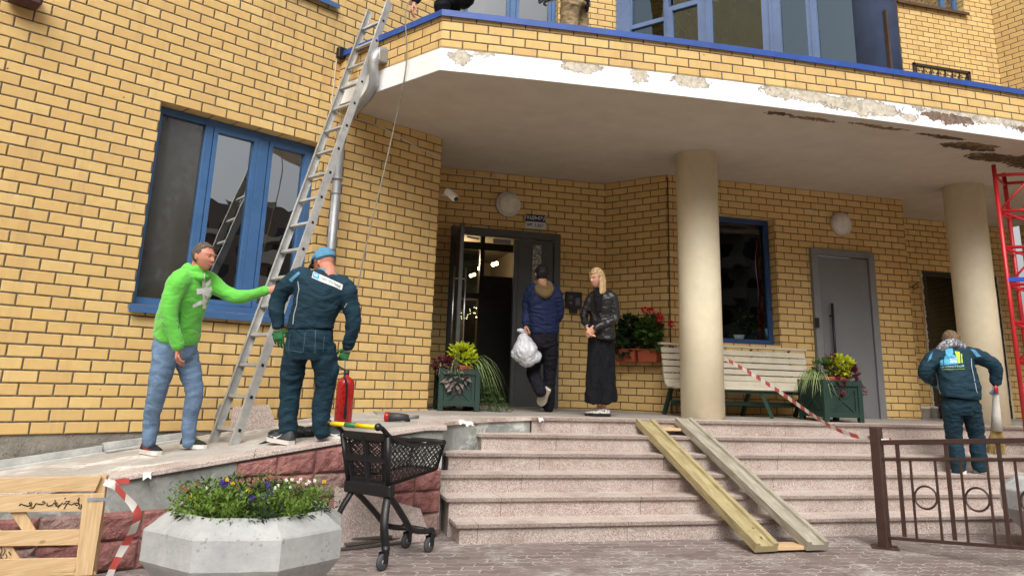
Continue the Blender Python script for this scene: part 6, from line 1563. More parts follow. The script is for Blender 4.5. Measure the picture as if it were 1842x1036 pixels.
M_GRH = cloth_mat('bright green fleece', (100, 190, 72), .14, .9, .012, 9, sheen=.3); M_JEAN = cloth_mat('faded blue denim', (108, 132, 160), .34, .9, .01, 8)
M_OVR = cloth_mat('dark teal workwear', (30, 54, 66), .25, .8, .014, 8); M_OVB = cloth_mat('steel blue workwear panel', (84, 136, 166), .2, .8, .01, 8)
M_NAVY = cloth_mat('navy padded jacket', (34, 44, 78), .2, .55, .02, 9); M_BLKC = cloth_mat('black cloth', (22, 23, 28), .25, .85, .012, 6); M_BJEAN = cloth_mat('black jeans', (28, 28, 34), .3, .8, .012, 8)
M_LEA = cloth_mat('black leather', (26, 26, 28), .2, .38, .016, 9); M_KHA = cloth_mat('khaki trousers', (158, 138, 104), .18, .85, .018, 8)
M_SHB = mat('black knit shoe', (26, 26, 28), .7, .2, 20); M_SHW = mat('white shoe sole', (214, 208, 200), .6); M_SHG = mat('dark grey shoe', (62, 66, 66), .7); M_MARKR = mat('red shoe mark', (176, 48, 44), .5); M_MARKW = mat('white mark', (222, 222, 218), .6)
M_GLG = mat('green rubber glove', (34, 106, 54), .6, .2, 20); M_GLW = mat('white knit cuff', (206, 198, 176), .8)

# ---- man in the green hoodie
DG = depth(on_ramp(318, 812)); J = lambda x, y, dz=0.0: atD(x, y, DG + dz)
P1 = thing('person', 'man in a bright green hoodie and faded jeans steadying the ladder with one hand', 'person', on_ramp(310, 812), 0)
neck, hd = J(355, 487, 0), J(366, 462, 0)
fdir = RGH * .93 - FWH * .30 - Z3 * .10
b = MB(); M_h = head(b, hd, fdir, s=.97); chain(b, [J(350, 505), neck, hd + Vector((0, 0, -.02)) - fdir.normalized() * .02], [.075, .062, .058]); body_h = bake(b, .0052, smooth_it=1)
b = MB(); hp, ch, = J(318, 615), J(342, 520)
loftb(b, [(J(318, 640), .14, .10), (hp, .15, .11), (J(325, 585), .14, .11), (ch, .16, .11), (J(352, 497), .09, .07)], RGH * .62 + FWH * .78)
for pts, rs in (([J(322, 503, -.15), J(303, 566, -.24), J(320, 620, -.24)], [.05, .042, .030]), ([J(374, 500, .14), J(425, 532, .12), J(478, 524, .02)], [.05, .042, .030]), ([J(300, 632, -.08), J(281, 712, -.08), J(267, 795, -.06)], [.085, .055, .04]), ([J(334, 632, .08), J(347, 712, .04), J(338, 797, .05)], [.085, .055, .04])): chain(b, pts, [q * .78 for q in rs[:-1]] + rs[-1:])
body = bake(b, .012)
hb = MB(); hand(hb, J(321, 625, -.24), -Z3 + RGH * .05, RGH * .6 + FWH * .5, -1, .45); hand(hb, J(481, 522.5, .015), RGH * 1 + Z3 * .12 + FWH * .1, -Z3 * .4 + FWH * .5 + RGH * .2, 1, .35, spread=.05); hm = bake(hb, .0036, smooth_it=1)
def join(meshes, marks=None):
    bm = bmesh.new()
    for q in meshes: bm.from_mesh(q)
    if marks: t_ = bpy.data.meshes.new('x'); marks.bm.to_mesh(t_); marks.bm.free(); bm.from_mesh(t_)
    out = bpy.data.meshes.new('b'); bm.to_mesh(out); bm.free(); return out
mk = MB(); face_marks(mk, hd, M_h, .97)
body_o, _ = put(join([body_h, body, hm], mk), 'body', [SKIN2, EYE, LIP], P1)
hair_shell(hd, M_h, .97, mat('short greying brown hair', (92, 80, 70), .85, .4, 45, bump=.004, bscale=120), body_o, lambda x, y, z: z > -.02 - 1.0 * max(0, -y) + (.80 * max(0, y) ** .7 + (.10 if y > .3 and abs(x) > .3 else 0)) + .05 * noise.noise(Vector((x * 9, y * 9, z * 9))), .007, 3, amp=.005)
c = MB()
loft(c, [(J(316, 612), .175, .135), (J(318, 604), .185, .15), (J(322, 575), .178, .150), (J(332, 545), .185, .145), (J(341, 518), .19, .135), (J(347, 502), .165, .115), (J(353, 492), .10, .085)], RGH * .62 + FWH * .78, pw=2.2)
chain(c, [J(326, 503, -.13), J(318, 512, -.17), J(306, 545, -.23), J(304, 572, -.26), J(313, 600, -.26), J(320, 622, -.25)], [.085, .082, .070, .062, .052, .046])
chain(c, [J(366, 503, .09), J(380, 509, .14), J(405, 526, .14), J(428, 534, .12), J(455, 530, .07), J(478, 523, .02)], [.085, .078, .062, .056, .046, .040])
chain(c, [J(345, 494, .07), J(338, 484, 0), J(345, 493, -.06), J(362, 499, -.07)], [.045, .05, .045, .03]); loft(c, [(J(352, 497), .11, .10), (J(353, 485), .088, .082), (J(352, 477), .080, .072)], RGH * .62 + FWH * .78)
hood = bake(c, .0105, (.007, 6.5, 3, (1, 1, 1.6)), 3); ho, hbv = put(hood, 'hoodie', M_GRH, body_o)
polys = []
for q in (((363, 505), (368, 504), (370, 555), (364, 555)), ((353, 520), (380, 516), (381, 525), (354, 530)), ((366, 513), (378, 502), (380, 508), (368, 521)), ((361, 523), (372, 519), (381, 531), (372, 535)), ((346, 548), (379, 531), (379, 540), (347, 554))): polys += gridquad(q, 5, 4)
decal(ho, hbv, polys, M_MARKW, 'chest_mark')
decal(ho, hbv, gridquad(((366.5, 492), (368.3, 492), (367.6, 505), (366, 505)), 1, 5), M_MARKW, 'zip'); decal(ho, hbv, gridquad(((323, 561), (326, 560), (323, 590), (320, 589)), 1, 6), mat('seam shade green', (64, 150, 48), .9), 'pocket_seam', .002)
c = MB(); loft(c, [(J(318, 604), .165, .125), (J(315, 622), .175, .135), (J(314, 642), .165, .13)], RGH * .62 + FWH * .78)
chain(c, [J(300, 632, -.08), J(291, 668, -.10), J(281, 712, -.11), J(272, 755, -.08), J(269, 793, -.06)], [.106, .090, .072, .060, .056]); chain(c, [J(332, 634, .07), J(342, 668, .06), J(349, 708, .03), J(341, 755, .04), J(339, 793, .05)], [.104, .088, .070, .060, .056])
put(bake(c, .0105, (.008, 6.5, 8, (1, 1, 1.8)), 2), 'jeans', M_JEAN, body_o)
for (hx_, hy_, tx_, ty_, dz) in ((257, 815, 297, 820.5, -.07), (328, 806, 381, 808, .03)):
    h_, t_ = on_ramp(hx_, hy_), on_ramp(tx_, ty_); d_ = Vector((t_.x - h_.x, t_.y - h_.y, t_.z - h_.z)).normalized(); L_ = min(.30, (t_ - h_).length * 1.02)
    sh = shoe(body_o, h_ + Z3 * .002, h_ + d_ * L_, L_=max(L_, .27) if hx_ < 300 else .29, mu=M_SHB, msole=M_SHW, swoosh=M_MARKR, sside=1, w=.052)
    lc = MB(); 
    for k in range(4): lc.tube([h_ + d_ * (.12 + .028 * k) + Z3 * (.098 - .012 * k) + d_.cross(Z3) * .02, h_ + d_ * (.135 + .028 * k) + Z3 * (.098 - .012 * k) - d_.cross(Z3) * .02], .005, 5)
    lc.build('laces', M_YEL, sh)

# ---- worker bending at the ladder
DWk = depth(on_ramp(552, 796)); J = lambda x, y, dz=0.0: atD(x, y, DWk + dz)
P2 = thing('person', 'worker in dark teal overalls and blue cap seen from behind bending beside the ladder', 'person', on_ramp(550, 796), 0)
hd = J(583, 474, .16); fdir = -RGH * .80 + FWH * .45 - Z3 * .42; sdv = RGH * .97 + Z3 * -.22 + FWH * .1
b = MB(); M_h = head(b, hd, fdir, s=.98); chain(b, [J(590, 500, .04), J(590, 487, .09), hd + Vector((0, 0, -.02))], [.08, .064, .062]); bh = bake(b, .0052, smooth_it=1)
b = MB(); loftb(b, [(J(557, 630), .15, .10), (J(559, 605), .15, .11), (J(566, 570, .02), .14, .11), (J(578, 525, .05), .17, .11), (J(587, 500, .06), .10, .08)], sdv)
for pts, rs in (([J(538, 500, .06), J(500, 536, .06), J(499, 588, .02)], [.05, .042, .03]), ([J(620, 520, .04), J(634, 575, .03), J(625, 628, .06)], [.05, .042, .03]), ([J(533, 625), J(523, 700, .03), J(517, 785)], [.085, .055, .04]), ([J(582, 625), J(583, 700, .03), J(580, 780)], [.085, .055, .04])): chain(b, pts, [q * .78 for q in rs[:-1]] + rs[-1:])
bb = bake(b, .012); mk = MB(); face_marks(mk, hd, M_h, .98)
body_o, _ = put(join([bh, bb], mk), 'body', [SKIN2, EYE, LIP], P2)
c = MB()
loft(c, [(J(559, 592), .188, .135), (J(560, 580, .01), .182, .14), (J(566, 560, .02), .18, .145), (J(574, 535, .04), .205, .15), (J(580, 514, .05), .215, .14), (J(585, 501, .06), .16, .11), (J(589, 490, .07), .09, .085)], sdv, pw=2.3)
chain(c, [J(545, 500, .05), J(533, 503, .05), J(512, 520, .05), J(500, 540, .05), J(497, 562, .03), J(499, 584, .02)], [.09, .088, .076, .068, .060, .050])
chain(c, [J(612, 514, .04), J(623, 524, .03), J(630, 548, .03), J(635, 578, .02), J(631, 602, .03), J(626, 622, .05)], [.088, .085, .070, .064, .054, .046])
jk, jbv = put(bake(c, .0105, (.011, 6.5, 14, (1, 1, 2.0)), 2), 'jacket', M_OVR, body_o)
c = MB(); loft(c, [(J(584, 501, .06), .125, .09), (J(587, 494, .07), .098, .082), (J(588, 490, .08), .088, .076)], sdv); put(bake(c, .008, None, 1), 'collar', M_OVB, jk)
decal(jk, jbv, gridquad(((564, 489), (617, 512), (615, 522), (561, 500)), 12, 4), M_MARKW, 'name_patch', .005)
decal(jk, jbv, gridquad(((564.5, 490.5), (575, 494.5), (573.5, 503), (562.5, 499)), 4, 4), mat('sky blue print', (70, 160, 204), .7), 'patch_square', .008)
decal(jk, jbv, text2d('УК', 568.8, 496.6, 7.5, 4.6, .42, .04), M_MARKW, 'patch_lettering', .011)
decal(jk, jbv, text2d('ЦЕНТРСТРОЙ', 595.5, 508.2, 37, 4.6, .42, .02), mat('grey print', (104, 124, 132), .7), 'patch_lettering', .010)
M_PIPE = mat('silver piping', (170, 176, 178), .5)
pl_ = [(536, 506), (538, 520), (535, 534), (534, 548), (529, 565), (527, 583)]; decal(jk, jbv, [[(a[0], a[1]), (a[0] + 1.3, a[1]), (b_[0] + 1.3, b_[1]), (b_[0], b_[1])] for a, b_ in zip(pl_[:-1], pl_[1:])], M_PIPE, 'piping', .006)
pl_ = [(624, 544), (620, 552), (614, 557), (609, 558)]; decal(jk, jbv, [[(a[0], a[1]), (a[0] + .8, a[1] + 1), (b_[0] + .8, b_[1] + 1), (b_[0], b_[1])] for a, b_ in zip(pl_[:-1], pl_[1:])], M_PIPE, 'piping', .006)
decal(jk, jbv, gridquad(((520, 503), (537, 489), (540, 492), (524, 508)), 5, 3), M_OVB, 'shoulder_panel', .004)
c = MB(); loft(c, [(J(559, 588), .172, .125), (J(558, 612), .185, .14), (J(557, 642), .165, .125)], sdv)
chain(c, [J(535, 628), J(527, 665, .02), J(523, 700, .03), J(519, 742, .01), J(518, 785)], [.108, .097, .082, .076, .070]); chain(c, [J(580, 628), J(585, 665, .02), J(585, 700, .03), J(578, 740, .01), J(579, 776)], [.108, .097, .080, .072, .066])
c.ball(J(514, 668, .02), .07, 12, 8, sc=(.6, 1, 1.3)); c.ball(J(600, 666, .02), .07, 12, 8, sc=(.6, 1, 1.3))
tr, tbv = put(bake(c, .0105, (.012, 6.5, 21, (1, 1, 1.9)), 2), 'trousers', M_OVR, body_o)
seam = mat('stitching', (70, 98, 116), .8)
for q in (((549, 598), (550, 598), (546, 632), (545, 632)), ((567, 594), (568.2, 594), (567, 636), (566, 636)), ((521, 601), (522, 601), (520, 628), (519, 628)), ((519, 629), (545, 633), (545, 634.2), (519, 630.2)), ((583, 604), (584, 604), (581, 634), (580, 634))): decal(tr, tbv, gridquad(q, 1, 6) if q[1][0] - q[0][0] < 3 else gridquad(q, 6, 1), seam, 'stitching', .003)
hb = MB(); hand(hb, J(500, 588, .02), -Z3 + RGH * .15, FWH, 1, .35, 1.12); put(bake(hb, .0036, smooth_it=1), 'glove', M_GLG, body_o)
hb = MB(); hand(hb, J(625, 626, .06), -Z3 - RGH * .35, -RGH * .6 + FWH, -1, 1.0, 1.05); put(bake(hb, .0036, smooth_it=1), 'glove', M_GLG, body_o)
for a_, b_ in ((J(500, 581, .02), J(500, 594, .02)), (J(627, 620, .05), J(625, 631, .06))): c = MB(); c.tube([a_, b_], [.042, .036], 14); c.build('glove_cuff', M_GLW, body_o, smooth=True)
rt, fc, up_ = M_h.col[0], M_h.col[1], M_h.col[2]; s_ = .98
hair_shell(hd, M_h, s_, M_OVB, body_o, lambda x, y, z: z > .30 + (.06 if y > 0 else -.14), .022, 5, 'cap', amp=.002)
c = MB(); q0 = hd + M_h @ Vector((0, .085, .045)); ring = []
top = [q0 + rt * x * .075 + fc * (.075 * (1 - x * x) - .015 * abs(x)) - up_ * (.012 + .018 * x * x) for x in np.linspace(-1, 1, 13)]; bk2 = [q0 + rt * x * .078 - fc * (.03 + .02 * abs(x)) + up_ * .004 for x in np.linspace(-1, 1, 13)]
for i in range(12): c.hexa([bk2[i], bk2[i + 1], top[i + 1], top[i], bk2[i] + up_ * .006, bk2[i + 1] + up_ * .006, top[i + 1] + up_ * .006, top[i] + up_ * .006])
c.build('cap_visor', M_OVR, body_o, recalc=True)
c = MB(); c.tube([hd + M_h @ Vector((-.082, .07, .008)), hd + M_h @ Vector((-.086, -.01, .006))], .003, 5); c.tube([hd + M_h @ Vector((.082, .07, .008)), hd + M_h @ Vector((.086, -.01, .006))], .003, 5); c.ball(hd + M_h @ Vector((-.04, .098, .006)), .018, 8, 6, sc=(1.2, .3, .8), rot=M_h); c.build('glasses', M_BLK, body_o)
for (hx_, hy_, tx_, ty_) in ((528, 801, 500, 792), (566, 794, 609, 786)):
    h_, t_ = on_ramp(hx_, hy_), on_ramp(tx_, ty_); d_ = (t_ - h_).normalized()
    if hx_ < 550: d_ = Vector((-.62, .75, .06)).normalized(); h_ = on_ramp(524, 801)
    else: h_ = on_ramp(566, 793); d_ = (RGH * .93 + FWH * .36).normalized(); d_.z = .05
    shoe(body_o, h_ + Z3 * .002, h_ + d_ * .29, L_=.29, mu=M_SHG, msole=M_SHW, swoosh=M_MARKW, sside=(1 if hx_ > 550 else -1))

# ---- man in a navy jacket entering
PB_ = Vector((3.22, 9.72, .966)); DB = depth(PB_); J = lambda x, y, dz=0.0: atD(x, y, DB + dz)
P3 = thing('person', 'dark haired man in a navy jacket walking in through the entrance with a white bag', 'person', PB_, 0)
hd = J(974.5, 493, .02); fdir = FWH * 1 - RGH * .25 - Z3 * .1; sdv = RGH * .96 + FWH * .25
b = MB(); M_h = head(b, hd, fdir, s=1.0); chain(b, [J(977, 520), J(975, 507), hd], [.075, .06, .058]); bh = bake(b, .006, smooth_it=1)
b = MB(); loftb(b, [(J(979, 610), .14, .10), (J(979, 590), .15, .11), (J(977, 560), .14, .11), (J(976, 530), .17, .11), (J(976, 516), .09, .08)], sdv)
for pts, rs in (([J(956, 523), J(949, 556, .02), J(946, 585, -.06)], [.05, .04, .03]), ([J(997, 527), J(1002, 566, .05), J(999, 575, .28)], [.05, .04, .03]), ([J(968, 612), J(959, 668, .14), J(974, 702, -.20)], [.085, .055, .042]), ([J(989, 612), J(988, 668, .04), J(986, 728)], [.085, .055, .04])): chain(b, pts, [q * .78 for q in rs[:-1]] + rs[-1:])
bb = bake(b, .013); hb = MB(); hand(hb, J(946, 585, -.06), -Z3 - RGH * .1, RGH * .8 + FWH * .3, 1, 1.25, 1.05); hm = bake(hb, .004, smooth_it=1); mk = MB(); face_marks(mk, hd, M_h)
body_o, _ = put(join([bh, bb, hm], mk), 'body', [SKIN, EYE, LIP], P3)
hair_shell(hd, M_h, 1.0, mat('black hair', (18, 16, 16), .6, .3, 60, bump=.004, bscale=90), body_o, lambda x, y, z: z > (.45 if y > .3 else .10 if y > 0 else -.62) , .008, 9, amp=.009)
c = MB(); loft(c, [(J(979, 597), .175, .12), (J(979, 590), .185, .13), (J(977, 565), .19, .14), (J(976, 540), .2, .14), (J(976, 523), .185, .12), (J(977, 514), .10, .09)], sdv)
chain(c, [J(962, 521), J(954, 526), J(949, 545, .02), J(948, 560, .01), J(946, 580, -.05)], [.085, .08, .068, .06, .052]); chain(c, [J(993, 522), J(1000, 529), J(1005, 552, .03), J(1004, 570, .08), J(1000, 574, .26)], [.085, .08, .068, .062, .05])
jk, jbv = put(bake(c, .012, (.014, 8, 31, (1, 1, 2.2)), 2), 'jacket', M_NAVY, body_o)
c = MB(); chain(c, [J(962, 516, -.02), J(970, 524, -.13), J(982, 529, -.15), J(990, 522, -.08), J(988, 512, 0), J(976, 507, .06), J(965, 509, .02), J(962, 516, -.02)], [.035, .045, .055, .045, .04, .03, .03, .035]); chain(c, [J(968, 514, -.08), J(980, 518, -.12), J(986, 516, -.08)], [.03, .035, .03]); put(bake(c, .009, (.002, 8, 2, (1, 1, 1)), 3), 'hood', cloth_mat('tan hood cloth', (116, 98, 66), .2), body_o)
c = MB(); loft(c, [(J(979, 596), .165, .12), (J(979, 610), .17, .13), (J(978, 622), .16, .12)], sdv); chain(c, [J(968, 614), J(963, 645, .08), J(959, 668, .12), J(964, 684, -.02), J(973, 703, -.20)], [.105, .095, .085, .08, .075]); chain(c, [J(989, 614), J(990, 645, .03), J(989, 668, .04), J(988, 700, .02), J(987, 731)], [.105, .095, .082, .075, .075])
put(bake(c, .012, (.012, 8, 41, (1, 1, 1.8)), 2), 'trousers', M_BJEAN, body_o)
q = J(986, 741, 0); q.z = PB_.z; shoe(body_o, q - FWH * .05, q + FWH * .25 - RGH * .05, L_=.29, mu=M_SHB, msole=M_SHW)
q = J(984, 700, -.24); shoe(body_o, q, J(970, 729, -.12) , up=FWH * 1 - Z3 * .2 + RGH * .1, L_=.275, mu=M_SHB, msole=mat('pale rubber sole', (190, 178, 158), .7), w=.062)
# carrier bag
t = thing('carrier_bag', 'bulging white plastic bag hanging from the hand of the man entering', 'bag', J(945, 655, -.1)); c = MB()
chain(c, [J(947, 598, -.08), J(944, 610, -.09), J(945, 628, -.1), J(948, 643, -.1)], [.022, .09, .155, .12], 6, 20); c.ball(J(938, 636, -.08), .13, 16, 12, sc=(1, .8, .8)); c.ball(J(960, 641, -.1), .10, 16, 12, sc=(1, .8, .8)); chain(c, [J(947, 600, -.08), J(940, 595, -.1), J(932, 594, -.1)], [.014, .02, .015])
bgm = bake(c, .009, (.016, 9, 5, (1.4, 1.4, .8)), 1); M_BAG = mat('thin white plastic', (214, 216, 222), .35, .12, 9, bump=.012, bscale=16); put(bgm, 'bag', M_BAG, t)

# ---- blonde woman
PW = Vector((3.62, 9.0, .955)); DWm = depth(PW); J = lambda x, y, dz=0.0: atD(x, y, DWm + dz)
P4 = thing('person', 'blonde woman in black leather jacket and long black trousers waiting with folded hands', 'person', PW, 0)
hd = J(1073.5, 500, 0); fdir = -RGH * .72 - FWH * .62 - Z3 * .22; sdv = RGH * .80 - FWH * .6
b = MB(); M_h = head(b, hd, fdir, s=.96, fem=1); chain(b, [J(1083, 526), J(1080, 515), hd + Vector((0, 0, -.03))], [.06, .05, .05]); bh = bake(b, .0055, smooth_it=1)
b = MB(); loftb(b, [(J(1081, 620), .14, .10), (J(1081, 598), .14, .11), (J(1082, 570), .12, .1), (J(1083, 540), .14, .1), (J(1083, 524), .08, .06)], sdv)
for pts, rs in (([J(1064, 533, .04), J(1051, 570, .03), J(1059, 592, -.16)], [.042, .036, .026]), ([J(1101, 533, -.05), J(1106, 573, -.08), J(1068, 592, -.20)], [.042, .036, .026]), ([J(1075, 620), J(1077, 680), J(1078, 735)], [.08, .05, .032]), ([J(1088, 620), J(1088, 680, -.03), J(1086, 737, -.03)], [.08, .05, .032])): chain(b, pts, [q * .78 for q in rs[:-1]] + rs[-1:])
bb = bake(b, .011); hb = MB(); hand(hb, J(1066, 590, -.20), -RGH * .6 - Z3 * .85, -FWH * -.6 + -Z3 * .3 - RGH * .3, 1, .5, .95, spread=.04); hand(hb, J(1056, 589, -.17), RGH * .45 - Z3 * .9 - FWH * .1, -FWH * .6 + RGH * .5, -1, .4, .95, spread=.04); hm = bake(hb, .0036, smooth_it=1); mk = MB(); face_marks(mk, hd, M_h, .96)
body_o, _ = put(join([bh, bb, hm], mk), 'body', [SKIN, EYE, LIP], P4)
M_BLO = mat('blonde hair', (190, 160, 114), .6, .35, 40, bump=.004, bscale=90)
hr = hair_shell(hd, M_h, .96, M_BLO, body_o, lambda x, y, z: z > (.50 if y > .45 else .12 if y > .15 else -.9) , .014, 12, fem=1)
c = MB(); rt, fc, up_ = M_h.col[0], M_h.col[1], M_h.col[2]
for k in range(26):
    a = -2.5 + 3.6 * k / 25; o_ = hd + rt * math.cos(a - 1.2) * .078 + fc * (math.sin(a - 1.2) * .07 - .02); L_ = .20 + .05 * math.sin(k * 3.1)
    if (o_ - hd).dot(fc) > .045: continue
    chain(c, [o_ + Z3 * .03, o_ + Z3 * -.06 + (o_ - hd) * .14, o_ + Z3 * (-.17) + (o_ - hd) * .16, o_ + Z3 * (-L_) + (o_ - hd) * .12 - fc * .01], [.010, .012, .009, .004], 3, 7)
put(bake(c, .006, (.004, 40, 3, (1, 1, .3)), 1), 'hair', M_BLO, body_o)
c = MB(); loft(c, [(J(1082, 606, -.02), .175, .125), (J(1082, 595, -.02), .165, .125), (J(1083, 572), .145, .12), (J(1084, 552), .155, .12), (J(1083, 536), .165, .11), (J(1083, 526), .10, .08)], sdv)
chain(c, [J(1071, 531, .03), J(1063, 537, .04), J(1055, 555, .04), J(1050, 572, .02), J(1057, 587, -.14)], [.060, .055, .049, .045, .037]); chain(c, [J(1094, 531, -.03), J(1102, 536, -.06), J(1107, 556, -.08), J(1105, 574, -.11), J(1086, 583, -.17), J(1071, 589, -.20)], [.060, .056, .050, .047, .042, .036])
jk, jbv = put(bake(c, .0105, (.011, 9, 51, (1, 1, 1.6)), 2), 'leather_jacket', M_LEA, body_o)
c = MB(); loft(c, [(J(1079, 560, -.075), .05, .07), (J(1078, 535, -.06), .06, .07), (J(1080, 522, -.02), .055, .06), (J(1079, 516, -.01), .05, .052)], sdv); put(bake(c, .009, (.006, 14, 6, (1, 1, 1)), 1), 'black_top', M_BLKC, body_o)
c = MB(); 
for sg in (-1, 1):
    x0_ = 1081 + sg * 10; loft(c, [(J(1081 + sg * 7, 600, 0), .09, .105), (J(1081 + sg * 8, 640, -.01), .09, .12), (J(1081 + sg * 10, 690, -.02), .095, .13), (J(1081 + sg * 11, 721, -.02), .10, .14)], sdv)
put(bake(c, .0105, (.022, 5, 61, (2.2, 2.2, .25)), 2), 'wide_trousers', M_BLKC, body_o)
snk = speckle_mat('black and white patterned shoe', [(30, 28, 28), (206, 200, 192), (70, 60, 58), (220, 214, 206)], 70, .4)
for (x_, y_, dz) in ((1083, 744, -.04), (1094, 746, -.10)):
    q = J(x_, y_, dz); q.z = PW.z; shoe(body_o, q + RGH * .02, q - RGH * .25 - FWH * .06, L_=.235, w=.040, h=.06, mu=snk, msole=M_BLK)
c = MB(); w_ = J(1055, 586, -.165); c.tube([w_ + RGH * .03 * math.cos(a) + FWH * .028 * math.sin(a) + Z3 * .008 * math.cos(a) for a in np.linspace(0, 6.28, 15)], .006, 6, cap=False); c.build('bracelet', M_STEEL, body_o)
c = MB(); c.ball(hd + M_h @ Vector((.083, -.006, -.04)), .006, 8, 6); c.build('earring', mat('pearl', (220, 216, 208), .3), body_o)

# ---- sweeping worker
PC = Vector((7.42, 7.50, .4755)); DC = depth(PC); J = lambda x, y, dz=0.0: atD(x, y, DC + dz)
P5 = thing('person', 'worker with patterned scarf sweeping the steps behind the brown fence seen from behind', 'person', PC, 0)
hd = J(1712, 614, .24); fdir = FWH * .9 - Z3 * .75; sdv = RGH * 1.0
b = MB(); M_h = head(b, hd, fdir, s=.95, fem=1); chain(b, [J(1713, 638, .1), J(1713, 628, .16), hd], [.07, .055, .05]); bh = bake(b, .006, smooth_it=1)
b = MB(); loftb(b, [(J(1730, 735), .14, .10), (J(1729, 712), .15, .11), (J(1724, 690, .05), .14, .11), (J(1716, 655, .12), .16, .11), (J(1714, 638, .16), .09, .08)], sdv)
for pts, rs in (([J(1683, 645, .1), J(1663, 668, .1), J(1682, 690, .3)], [.05, .04, .03]), ([J(1748, 642, .1), J(1789, 660, .06), J(1791, 692, .06)], [.05, .04, .03]), ([J(1714, 728), J(1716, 782, .04), J(1724, 842)], [.08, .052, .04]), ([J(1743, 728), J(1755, 782, .04), J(1763, 838)], [.08, .052, .04])): chain(b, pts, [q * .78 for q in rs[:-1]] + rs[-1:])
bb = bake(b, .013); mk = MB(); face_marks(mk, hd, M_h, .95); body_o, _ = put(join([bh, bb], mk), 'body', [SKIN, EYE, LIP], P5)
hair_shell(hd, M_h, .95, mat('light brown hair', (112, 90, 66), .8, .4, 40, bump=.004, bscale=90), body_o, lambda x, y, z: z > (.45 if y > .3 else .0 if y > 0 else -.8), .02, 14, amp=.008)
c = MB(); loft(c, [(J(1727, 713, -.01), .215, .15), (J(1727, 700, .0), .215, .16), (J(1722, 680, .05), .205, .165), (J(1718, 660, .1), .205, .16), (J(1715, 645, .13), .21, .14), (J(1713, 634, .15), .17, .11), (J(1712, 627, .18), .09, .09)], sdv)
chain(c, [J(1692, 640, .13), J(1680, 646, .12), J(1668, 660, .1), J(1664, 673, .12), J(1678, 686, .26)], [.095, .09, .078, .07, .055]); chain(c, [J(1736, 638, .13), J(1752, 640, .1), J(1775, 648, .07), J(1789, 660, .06), J(1791, 675, .06), J(1791, 687, .06)], [.095, .09, .078, .074, .064, .056])
jk, jbv = put(bake(c, .0105, (.013, 7, 71, (1, 1, 1.8)), 2), 'jacket', M_OVR, body_o)
c = MB(); loft(c, [(J(1728, 712), .18, .13), (J(1729, 726), .175, .135), (J(1729, 742), .15, .12)], sdv); chain(c, [J(1713, 728), J(1714, 755, .02), J(1716, 785, .04), J(1721, 815, .01), J(1724, 842)], [.115, .10, .085, .082, .08]); chain(c, [J(1744, 728), J(1751, 755, .02), J(1757, 785, .04), J(1760, 815, .01), J(1763, 838)], [.115, .10, .085, .082, .08])
tr, tbv = put(bake(c, .0105, (.012, 8, 81, (1, 1, 1.8)), 2), 'trousers', M_OVR, body_o)
c = MB(); chain(c, [J(1686, 633, .14), J(1698, 622, .1), J(1713, 617, .10), J(1728, 622, .12), J(1733, 630, .17), J(1713, 628, .3), J(1690, 628, .22), J(1686, 633, .14)], [.03, .045, .05, .045, .035, .035, .035, .03]); put(bake(c, .009, (.01, 14, 2, (1, 1, 1)), 1), 'scarf', speckle_mat('patterned grey scarf', [(150, 152, 158), (66, 70, 80), (206, 206, 206), (90, 94, 104)], 60, .9), body_o)
M_LB = mat('light blue print', (78, 164, 196), .7); M_LM = mat('lime print', (176, 206, 44), .7)
ox, oy, sc5 = 1640, 580, 3.574; X = lambda q: [(ox + x / sc5, oy + y / sc5) for x, y in q]
decal(jk, jbv, gridquad(X(((215, 170), (262, 163), (268, 200), (218, 210))), 4, 3) + gridquad(X(((208, 222), (250, 196), (250, 270), (206, 275))), 4, 4) + gridquad(X(((250, 196), (294, 222), (298, 266), (250, 270))), 4, 4) + gridquad(X(((180, 245), (200, 235), (203, 275), (183, 278))), 2, 3), M_LB, 'logo', .005)
decal(jk, jbv, gridquad(X(((275, 185), (308, 190), (312, 262), (300, 263))), 3, 4) + gridquad(X(((314, 202), (322, 205), (327, 260), (320, 261))), 1, 4), M_LM, 'logo', .005)
decal(jk, jbv, text2d('НАШ', 1714.5, 645.5, 13, 4.2, -.04, .05) + text2d('ДОМ', 1715, 650.8, 12, 4.2, -.04, .05), M_MARKW, 'lettering', .009)
decal(jk, jbv, text2d('ЦЕНТРСТРОЙ', 1713, 659, 41, 4.6, -.04, .03), mat('pale blue print', (160, 196, 210), .7), 'lettering', .006)
decal(jk, jbv, text2d('УПРАВЛЯЮЩАЯ КОМПАНИЯ', 1714, 664.3, 41, 1.8, -.04, .02), M_LM, 'lettering', .006)
for pl_ in ([(1684, 670), (1687, 685), (1689, 700), (1692, 708)], [(1746, 645), (1747, 660), (1751, 680), (1755, 700), (1757, 707)]): decal(jk, jbv, [[(a[0], a[1]), (a[0] + 1.2, a[1]), (b_[0] + 1.2, b_[1]), (b_[0], b_[1])] for a, b_ in zip(pl_[:-1], pl_[1:])], M_PIPE, 'piping', .006)
decal(jk, jbv, gridquad(((1745, 627), (1754, 630), (1765, 641), (1757, 642)), 4, 3) + gridquad(((1672, 641), (1678, 633), (1675, 645), (1668, 652)), 3, 3), M_OVB, 'shoulder_panel', .005)
M_GLB = mat('pale blue glove', (110, 150, 184), .6, .2, 20)
hb = MB(); hand(hb, J(1791, 692, .06), -Z3 + RGH * .02, FWH * .3 - RGH, 1, 1.15, 1.1); put(bake(hb, .0038, smooth_it=1), 'glove', M_GLB, body_o); hb = MB(); hand(hb, J(1680, 688, .29), FWH * .6 + RGH * .6, -Z3, 1, .6, 1.1); put(bake(hb, .0038, smooth_it=1), 'glove', M_GLB, body_o)
